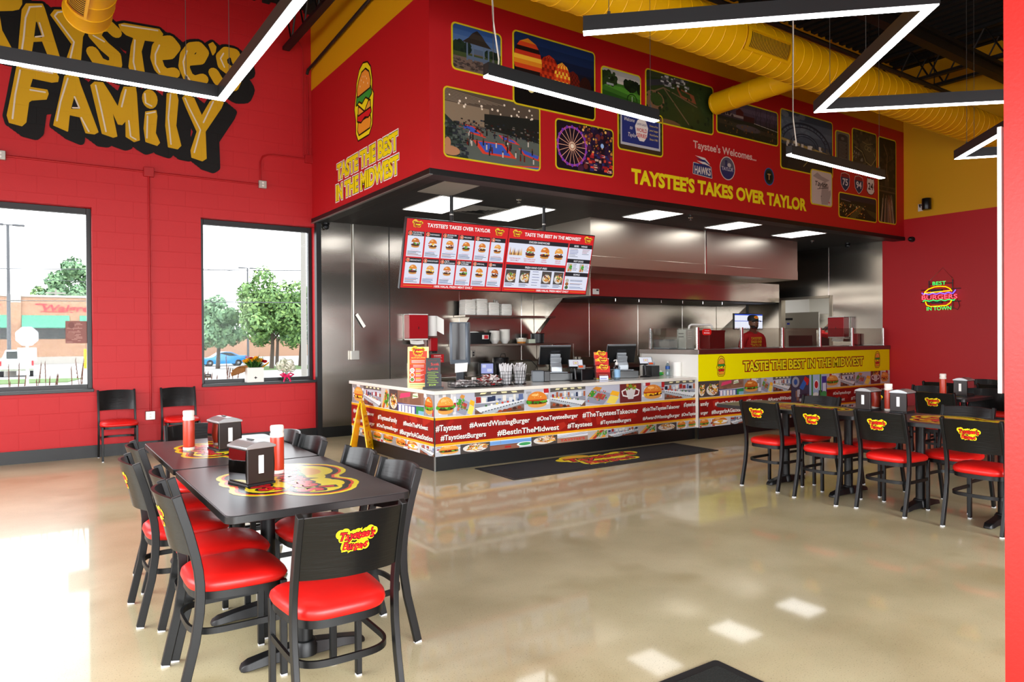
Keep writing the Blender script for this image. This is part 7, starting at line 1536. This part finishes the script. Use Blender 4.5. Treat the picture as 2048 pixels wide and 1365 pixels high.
# trees
def tree(cx, cy, r_, z0, zc, rz_, seed, cols, lab, leaf=.42, n=2600):
    t = thing('tree', lab, 'tree', (cx, cy, gz(cy)), group='trees across the road'); R = random.Random(seed)
    q = MB(); q.tube([(cx, cy, gz(cy)), (cx + .1, cy, z0), (cx, cy, zc)], .2, 8, .08)
    for i in range(6): a = i * 1.05; q.tube([(cx, cy, z0 + .3 * i), (cx + r_ * .6 * math.cos(a), cy + r_ * .6 * math.sin(a), zc + rz_ * R.uniform(-.2, .5))], .08, 6, .02)
    q.build('trunk', mat('grey_bark', '#4a4038', .9), t, 60, 0, True)
    blobs = []
    for i in range(34):
        a, e = R.uniform(0, 6.3), math.asin(R.uniform(-.8, 1)); k = R.uniform(.45, .92); blobs.append((cx + r_ * k * math.cos(a) * math.cos(e), cy + r_ * k * math.sin(a) * math.cos(e), zc + rz_ * k * math.sin(e), r_ * R.uniform(.22, .38)))
    A = Art(); 
    for i in range(n):
        bx, by, bz, br = blobs[i % 34]; v = Vector((R.gauss(0, 1), R.gauss(0, 1), R.gauss(0, 1))).normalized(); p = Vector((bx, by, bz)) + v * br * R.uniform(.75, 1.05); u = v.orthogonal().normalized(); w_ = v.cross(u); a = R.uniform(0, 6.3); u, w_ = u * math.cos(a) + w_ * math.sin(a), w_ * math.cos(a) - u * math.sin(a)
        u = (u + v * R.uniform(-.6, .6)) * leaf * R.uniform(.6, 1.2); w_ = w_ * leaf * .55; b_ = len(A.v); A.v += [tuple(p - u), tuple(p - w_), tuple(p + u), tuple(p + w_)]; A.f.append((b_, b_ + 1, b_ + 2, b_ + 3)); A.c.append(hexc(R.choice(cols)))
    A.build('foliage', m_leaf, lambda x, y, z: (x, y, z), t, True)
m_leaf = art_mat('leaf_surface', .6); G1 = ['#5b7a44', '#6a8a50', '#4e6c40', '#7c9a58', '#61814e']; G2 = ['#587a5a', '#648664', '#72946c', '#7ea076']
tree(16.6, 60, 3.3, 1.2, 3.9, 3.3, 1, G1, 'big green street tree in the middle of the second window', .19, 9000); tree(13.6, 66, 2.4, 1.0, 2.6, 2.4, 2, G2, 'smaller tree at the left side of the second window', .2, 4500); tree(20.9, 66, 2.6, 1.0, 3.0, 2.6, 3, G2, 'tree at the right side of the second window by the utility pole', .2, 4500)
tree(21.0, 74, 2.6, 1.0, 3.4, 2.4, 8, G2, 'rear tree filling the gap right of the big street tree', .2, 4500)
tree(5.6, 138, 5.2, 3, 9.3, 6.2, 4, G2, 'tall tree rising behind the shop roof', .42, 5000); tree(1.5, 140, 3.6, 3, 6.8, 3.0, 5, G1, 'lower tree left behind the shop roof', .4, 2500)
# street lamps, utility poles, wires, stop sign
m_pole = mat('grey_lamp_pole', '#4a4c50', .5); m_wood2 = mat('weathered_pole', '#85827c', .9)
def lamp(x, y, ztop, zb, lab):
    t = thing('street_lamp', lab, 'street lamp', (x, y, gz(y)), group='street lamps outside'); MB().cyl((x, y, zb), (x, y, ztop), .13, .09, 10).build('pole', m_pole, t, 50, 0, True); MB().cyl((x, y, gz(y)), (x, y, zb), .42, n=16).build('footing', m_conc, t, 40, 0, True); MB().box(x - 1.0, y - .08, ztop, x + 1.0, y + .08, ztop + .07).build('arm', m_pole, t, 0, 0, True)
    for s_ in (-1, 1): MB().box(x + s_ * .62 - .36, y - .18, ztop - .02, x + s_ * .62 + .36, y + .18, ztop + .1).build('lamp_head', m_pole, t, 0, .02, True)
lamp(-1.29, 62, 9.75, .12, 'tall grey double street lamp in the first window'); lamp(20.6, 84, 9.6, -.6, 'double street lamp above the trees in the second window')
def upole(x, y, ztop, lab, arm=True):
    t = thing('utility_pole', lab, 'utility pole', (x, y, gz(y)), group='utility poles'); MB().cyl((x, y, gz(y)), (x, y, ztop), .15, .12, 12).build('pole', m_wood2, t, 50, 0, True)
    if arm: MB().box(x - 1.3, y - .08, ztop - .7, x + 1.3, y + .08, ztop - .5).build('cross_arm', m_wood2, t, 0, 0, True)
upole(11.28, 35, 9.0, 'thick wooden utility pole at the right edge of the second window', False); upole(3.2, 128, 9.3, 'far utility pole with cross arm above the shop roof')
q = MB()
for i, (za, zb) in enumerate(((8.3, 7.6), (6.1, 5.8), (4.9, 4.6), (3.3, 3.2))): q.tube([(-40, 70 + i, za + 1), (11.28, 35, za), (60, 8 + 0 * i + 30, zb)], .02, 4) if i > 1 else q.tube([(-60, 90, za + 3), (20, 90, za + 1.5), (80, 90, zb + 3)], .025, 4)
tag(q.build('overhead_wires', m_pole), 'overhead wires crossing the sky outside the windows', 'wires', None, 'stuff')
t = thing('stop_sign', 'white back of an eight sided road sign on a post outside the first window', 'road sign', (-.12, 33, gz(33))); MB().prism(ngon(-.12, 1.66, .40, .40, 8, PI / 8), lambda u, v, d: (u, 33 + d, v), 0, .02).build('sign_plate', mat('sign_back', '#a9adb0', .5), t, 0, 0, True); MB().box(-.43, 33, .72, .19, 33.02, 1.22).build('lower_plate', MATS['sign_back'], t, 0, 0, True); MB().cyl((-.12, 33.05, gz(33)), (-.12, 33.05, 2.0), .05, n=8).build('post', m_galv, t, 40, 0, True)
# blue car (side view, nose left) and white pickup
def wheel(x, y, z, r_, parent):
    w_ = MB().lathe([(r_ * .62, -.10), (r_, -.09), (r_, .09), (r_ * .62, .10)], (x, y, z), 24, 'y').build('wheel', mat('tyre', '#17181a', .8), parent, 40, 0, True); MB().lathe([(.001, -.105), (r_ * .2, -.11), (r_ * .62, -.09), (r_ * .62, .09), (.001, .10)], (x, y, z), 10, 'y').build('rim', mat('alloy', '#8e9296', .3, .7), w_, 0, 0, True)
CYY = 77; g0 = gz(77); x0 = 14.1; t = thing('car', 'bright blue sedan parked across the road', 'car', (x0 + 2.3, CYY, g0)); m_blue = mat('bright_blue_paint', '#0f7ac0', .25, coat=.5)
S = [(0, .35), (.05, .62), (.3, .78), (1.15, .95), (1.75, 1.36), (2.3, 1.47), (2.95, 1.44), (3.75, 1.08), (4.4, 1.05), (4.58, .9), (4.6, .42), (4.3, .25), (.3, .22)]
q = MB(); rings = []
for y, k, zk in ((-.88, .97, .98), (-.86, 1, 1), (.86, 1, 1), (.88, .97, .98)): rings.append([(x0 + 2.3 + (x - 2.3) * k, CYY + (y * (1 if z < .98 else .8)), g0 + z * zk) for x, z in S])
q.loft(rings).build('body', m_blue, t, 30, 0, True); Wn = [(1.35, .99), (1.85, 1.33), (2.3, 1.40), (2.9, 1.37), (3.55, 1.06), (2.4, 1.0)]
MB().prism(Wn, lambda u, v, d: (x0 + u, CYY - .745 + d - .0 * v, g0 + v), -.02, .0).build('side_glass', m_dkw, t, 0, 0, True); MB().box(x0 + 4.3, CYY - .87, g0 + .78, x0 + 4.6, CYY - .6, g0 + .95).build('tail_lamp', mat('lamp_red', '#a8141c', .3), t, 0, 0, True)
for x in (.85, 3.6): wheel(x0 + x, CYY - .80, g0 + .33, .33, t); wheel(x0 + x, CYY + .8, g0 + .33, .33, t)
PYY = 58; g0 = gz(58); x0 = -1.75; t = thing('pickup_truck', 'white pickup truck parked behind the lamp post', 'pickup truck', (x0 + 1, PYY, g0)); m_wh = mat('white_car_paint', '#b9bcbe', .3, coat=.4)
MB().box(x0, PYY, g0 + .45, x0 + 1.9, PYY + 2.0, g0 + 1.15).build('bed', m_wh, t, 0, .05, True); MB().loft([[(x0 + a, PYY + 2.0, g0 + z) for a, z in ((.05, .5), (1.85, .5), (1.85, 1.15), (1.6, 1.8), (.3, 1.8), (.05, 1.15))], [(x0 + a, PYY + 3.4, g0 + z) for a, z in ((.05, .5), (1.85, .5), (1.85, 1.15), (1.6, 1.8), (.3, 1.8), (.05, 1.15))]]).build('cab', m_wh, t, 0, .03, True)
MB().box(x0 + .05, PYY + 3.4, g0 + .5, x0 + 1.85, PYY + 5.0, g0 + 1.1).build('bonnet', m_wh, t, 0, .06, True); MB().box(x0 + .35, PYY + 1.97, g0 + 1.2, x0 + 1.55, PYY + 2.0, g0 + 1.7).build('rear_glass', m_dkw, t, 0, 0, True); MB().box(x0 - .02, PYY - .12, g0 + .4, x0 + 1.92, PYY, g0 + .58).build('bumper', m_chrome, t, 0, .02, True)
for a in (0, 1.78): MB().box(x0 + a, PYY - .02, g0 + .75, x0 + a + .12, PYY + .02, g0 + 1.1).build('tail_lamp', MATS['lamp_red'], t, 0, 0, True)
for y in (.6, 4.1):
    for x in (.12, 1.78):
        w_ = MB().lathe([(.22, -.1), (.36, -.1), (.36, .1), (.22, .1)], (x0 + x, PYY + y, g0 + .36), 20, 'x').build('wheel', MATS['tyre'], t, 40, 0, True)
# dry grass stems outside the panes
m_reed = mat('dry_stem', '#6e5644', .9); R = random.Random(6)
for x, n, l in ((-.22, 5, 'dry grass clump outside the first window at the left edge'), (.12, 7, 'dry grass clump outside the first window below the road sign'), (.50, 5, 'dry grass clump outside the first window at the right side'), (2.12, 4, 'dry grass clump outside the second window at the left'), (2.45, 5, 'dry grass clump outside the second window left of the flower box')):
    q = MB()
    for i in range(n):
        a = x + R.uniform(-.13, .13); h_ = R.uniform(.95, 1.25); d = R.uniform(-.1, .14); q.tube([(a, 11.0, -.15), (a + d * .4, 11.0, h_ * .6), (a + d, 11.02, h_)], .0035, 4)
        for k in range(5): f = .8 + k * .045; q.tube([(a + d * f, 11.0, h_ * f), (a + d * f + .006, 11.0, h_ * f + .05)], .007, 4, .002)
    tag(q.build('dry_grass', m_reed), l, 'grass clump', 'dry grass clumps outside')
# poster and sticker on the panes
A = Art(); A.rect(.365, 1.46, .60, 1.745, '#8a5a52')
for i in range(16): A.rect(.38 + (i * 7 % 11) * .017, 1.47 + i * .016, .44 + (i * 5 % 7) * .018, 1.482 + i * .016, '#a87e74')
A.ell(.43, 1.69, .035, .04, '#7a4c46'); A.ell(.42, 1.56, .045, .045, '#93655c')
t = thing('window_poster', 'square dull red poster stuck to the first window pane', 'poster', (.48, YA + .16, 1.46)); MB().box(.365, YA + .163, 1.46, .60, YA + .165, 1.745).build('sheet', mat('poster_paper', '#8a5a52', .7), t, 0, 0, True); A.build('print', m_print, on_y(YA + .1625), t, True)
A = Art(); A.rect(2.02, .955, 2.10, 1.01, '#2a2c33'); A.rect(2.03, .96, 2.09, .97, '#a08a6a'); A.rect(2.03, .985, 2.085, .995, '#c9c4ba'); tag(A.build('window_sticker', m_print, on_y(YA + .166), None), 'small dark sticker low in the corner of the second window', 'sticker')
# flowers on the sill
t = thing('flower_box', 'white square box of red and yellow roses with ferns on the window sill', 'flowers', (2.66, 10.52, .879)); MB().box(-.115, -.09, 0, .115, .09, .21).build('box', m_white, t, 0, .003)
A = Art(); A.poly([(0, .045), (.012, .06), (.028, .065), (.012, .072), (0, .085), (-.012, .072), (-.028, .065), (-.012, .06)], '#1a1a1a'); A.build('box_mark', m_print, lambda u, v, d: (u, -.0905 - d, v), t)
R = random.Random(3); A = Art(); gl = ['#2f5a1e', '#3f7028', '#244a18', '#4c7f30']
for i in range(230):
    a = R.uniform(0, 6.3); L = R.uniform(.08, .24); d = Vector((math.cos(a) * R.uniform(.5, 1), math.sin(a) * .45, R.uniform(.05, .9))).normalized(); p = Vector((R.uniform(-.06, .06), R.uniform(-.04, .04), .2)); q_ = p + d * L; w_ = d.cross(Vector((0, 0, 1))).normalized() * .014; b_ = len(A.v); A.v += [tuple(p), tuple(p + d * L * .5 + w_), tuple(q_), tuple(p + d * L * .5 - w_)]; A.f.append((b_, b_ + 1, b_ + 2, b_ + 3)); A.c.append(hexc(R.choice(gl)))
A.build('fern_leaves', m_leaf, lambda x, y, z: (x, y, z), t)
m_rr, m_ry = mat('rose_red', '#b0101c', .6), mat('rose_yellow', '#e8a814', .6)
for i in range(15):
    a = i * 2.4; rr = .135 * math.sqrt((i + .5) / 15); x, y, z = rr * math.cos(a) * 1.2, rr * math.sin(a) * .6, .345 - rr * .55; q = MB()
    for k, (s_, h_) in enumerate(((.048, 0), (.038, .008), (.026, .015))): q.sheet(lambda u, v: (x + s_ * math.cos(2 * PI * u + k) * (.45 + .55 * v) * (1 + .1 * math.sin(6 * PI * u + k)), y + s_ * math.sin(2 * PI * u + k) * (.45 + .55 * v), z + h_ + .045 * v - .02 * v * v), 12, 3, True)
    q.ell((x, y, z + .015), (.016, .016, .02), 8, 5); q.build('rose', m_rr if i in (1, 3, 6, 8, 13) else m_ry, t, 60)
q = MB(); q.sheet(lambda u, v: (-.10 - .22 * u, -.06 + .10 * v + .03 * math.sin(5 * u), .20 - .03 * u + .05 * math.sin(4 * v + 3 * u) - .05 * u * v), 8, 6); q.build('paper_ribbon', mat('kraft_ribbon', '#a8703a', .6), t, 60); q = MB(); q.sheet(lambda u, v: (.10 + .10 * u, -.06 + .08 * v, .20 + .07 * u + .02 * math.sin(5 * v)), 5, 4); q.build('yellow_paper', m_ry, t, 60)
t = thing('flower_vase', 'small glass vase of white blooms with a hot pink bow on the window sill', 'flowers', (3.10, 10.49, .879)); MB().lathe([(.05, 0), (.055, .01), (.05, .09), (.06, .11)], n=18, cap=False).build('vase', glass_mat('vase_glass', '#dfe6e6', .2), t, 50)
R = random.Random(5); A = Art()
for cx_, cy_, cz_, br in ((-.07, 0, .22, .075), (.05, -.01, .25, .08), (0, .01, .19, .07), (.09, .01, .19, .07), (-.03, -.02, .28, .06)):
    for i in range(90):
        v = Vector((R.gauss(0, 1), R.gauss(0, 1), R.gauss(0, 1))).normalized(); p = Vector((cx_, cy_, cz_)) + v * br * R.uniform(.85, 1.0); u = v.orthogonal().normalized() * .018; w_ = v.cross(u).normalized() * .018; b_ = len(A.v); A.v += [tuple(p - u), tuple(p - w_), tuple(p + u), tuple(p + w_)]; A.f.append((b_, b_ + 1, b_ + 2, b_ + 3)); A.c.append(hexc(R.choice(['#dcdccb', '#e6e4d4', '#c6cbb0', '#d2d4bd'])))
A.build('white_blooms', m_leaf, lambda x, y, z: (x, y, z), t); q = MB()
for i in range(5): a = i * 1.25; q.tube([(.02 * math.cos(a), .02 * math.sin(a), .02), (.05 * math.cos(a), .02 * math.sin(a), .2)], .005, 5)
q.build('stems', mat('stem_green', '#3f6a2a', .6), t, 50); m_bow = mat('hot_pink_ribbon', '#d8105a', .4); q = MB()
for s_ in (-1, 1): q.tube([(0, -.065, .08), (s_ * .05, -.08, .115), (s_ * .10, -.075, .095), (s_ * .06, -.07, .07), (0, -.065, .08)], .013, 6); q.tube([(0, -.07, .08), (s_ * .04, -.085, .03), (s_ * .05, -.085, -.01)], .012, 5)
q.tube([(.058 * math.cos(i / 12 * 2 * PI), .058 * math.sin(i / 12 * 2 * PI), .08) for i in range(12)], .010, 6, closed=True); q.build('bow', m_bow, t, 50)

for n_ in ('pale_asphalt', 'lawn', 'pale_concrete', 'green_awning', 'red_sign_letters', 'kiosk_red', 'bollard_yellow', 'pinkish_wall', 'sign_back', 'bright_blue_paint', 'white_car_paint', 'weathered_pole'):
    c_ = nodes(MATS[n_])[1].inputs['Base Color']; v_ = c_.default_value; k_ = {'lawn': .8, 'bright_blue_paint': .9}.get(n_, 1.0); c_.default_value = (v_[0] * k_, v_[1] * k_, v_[2] * k_, 1)
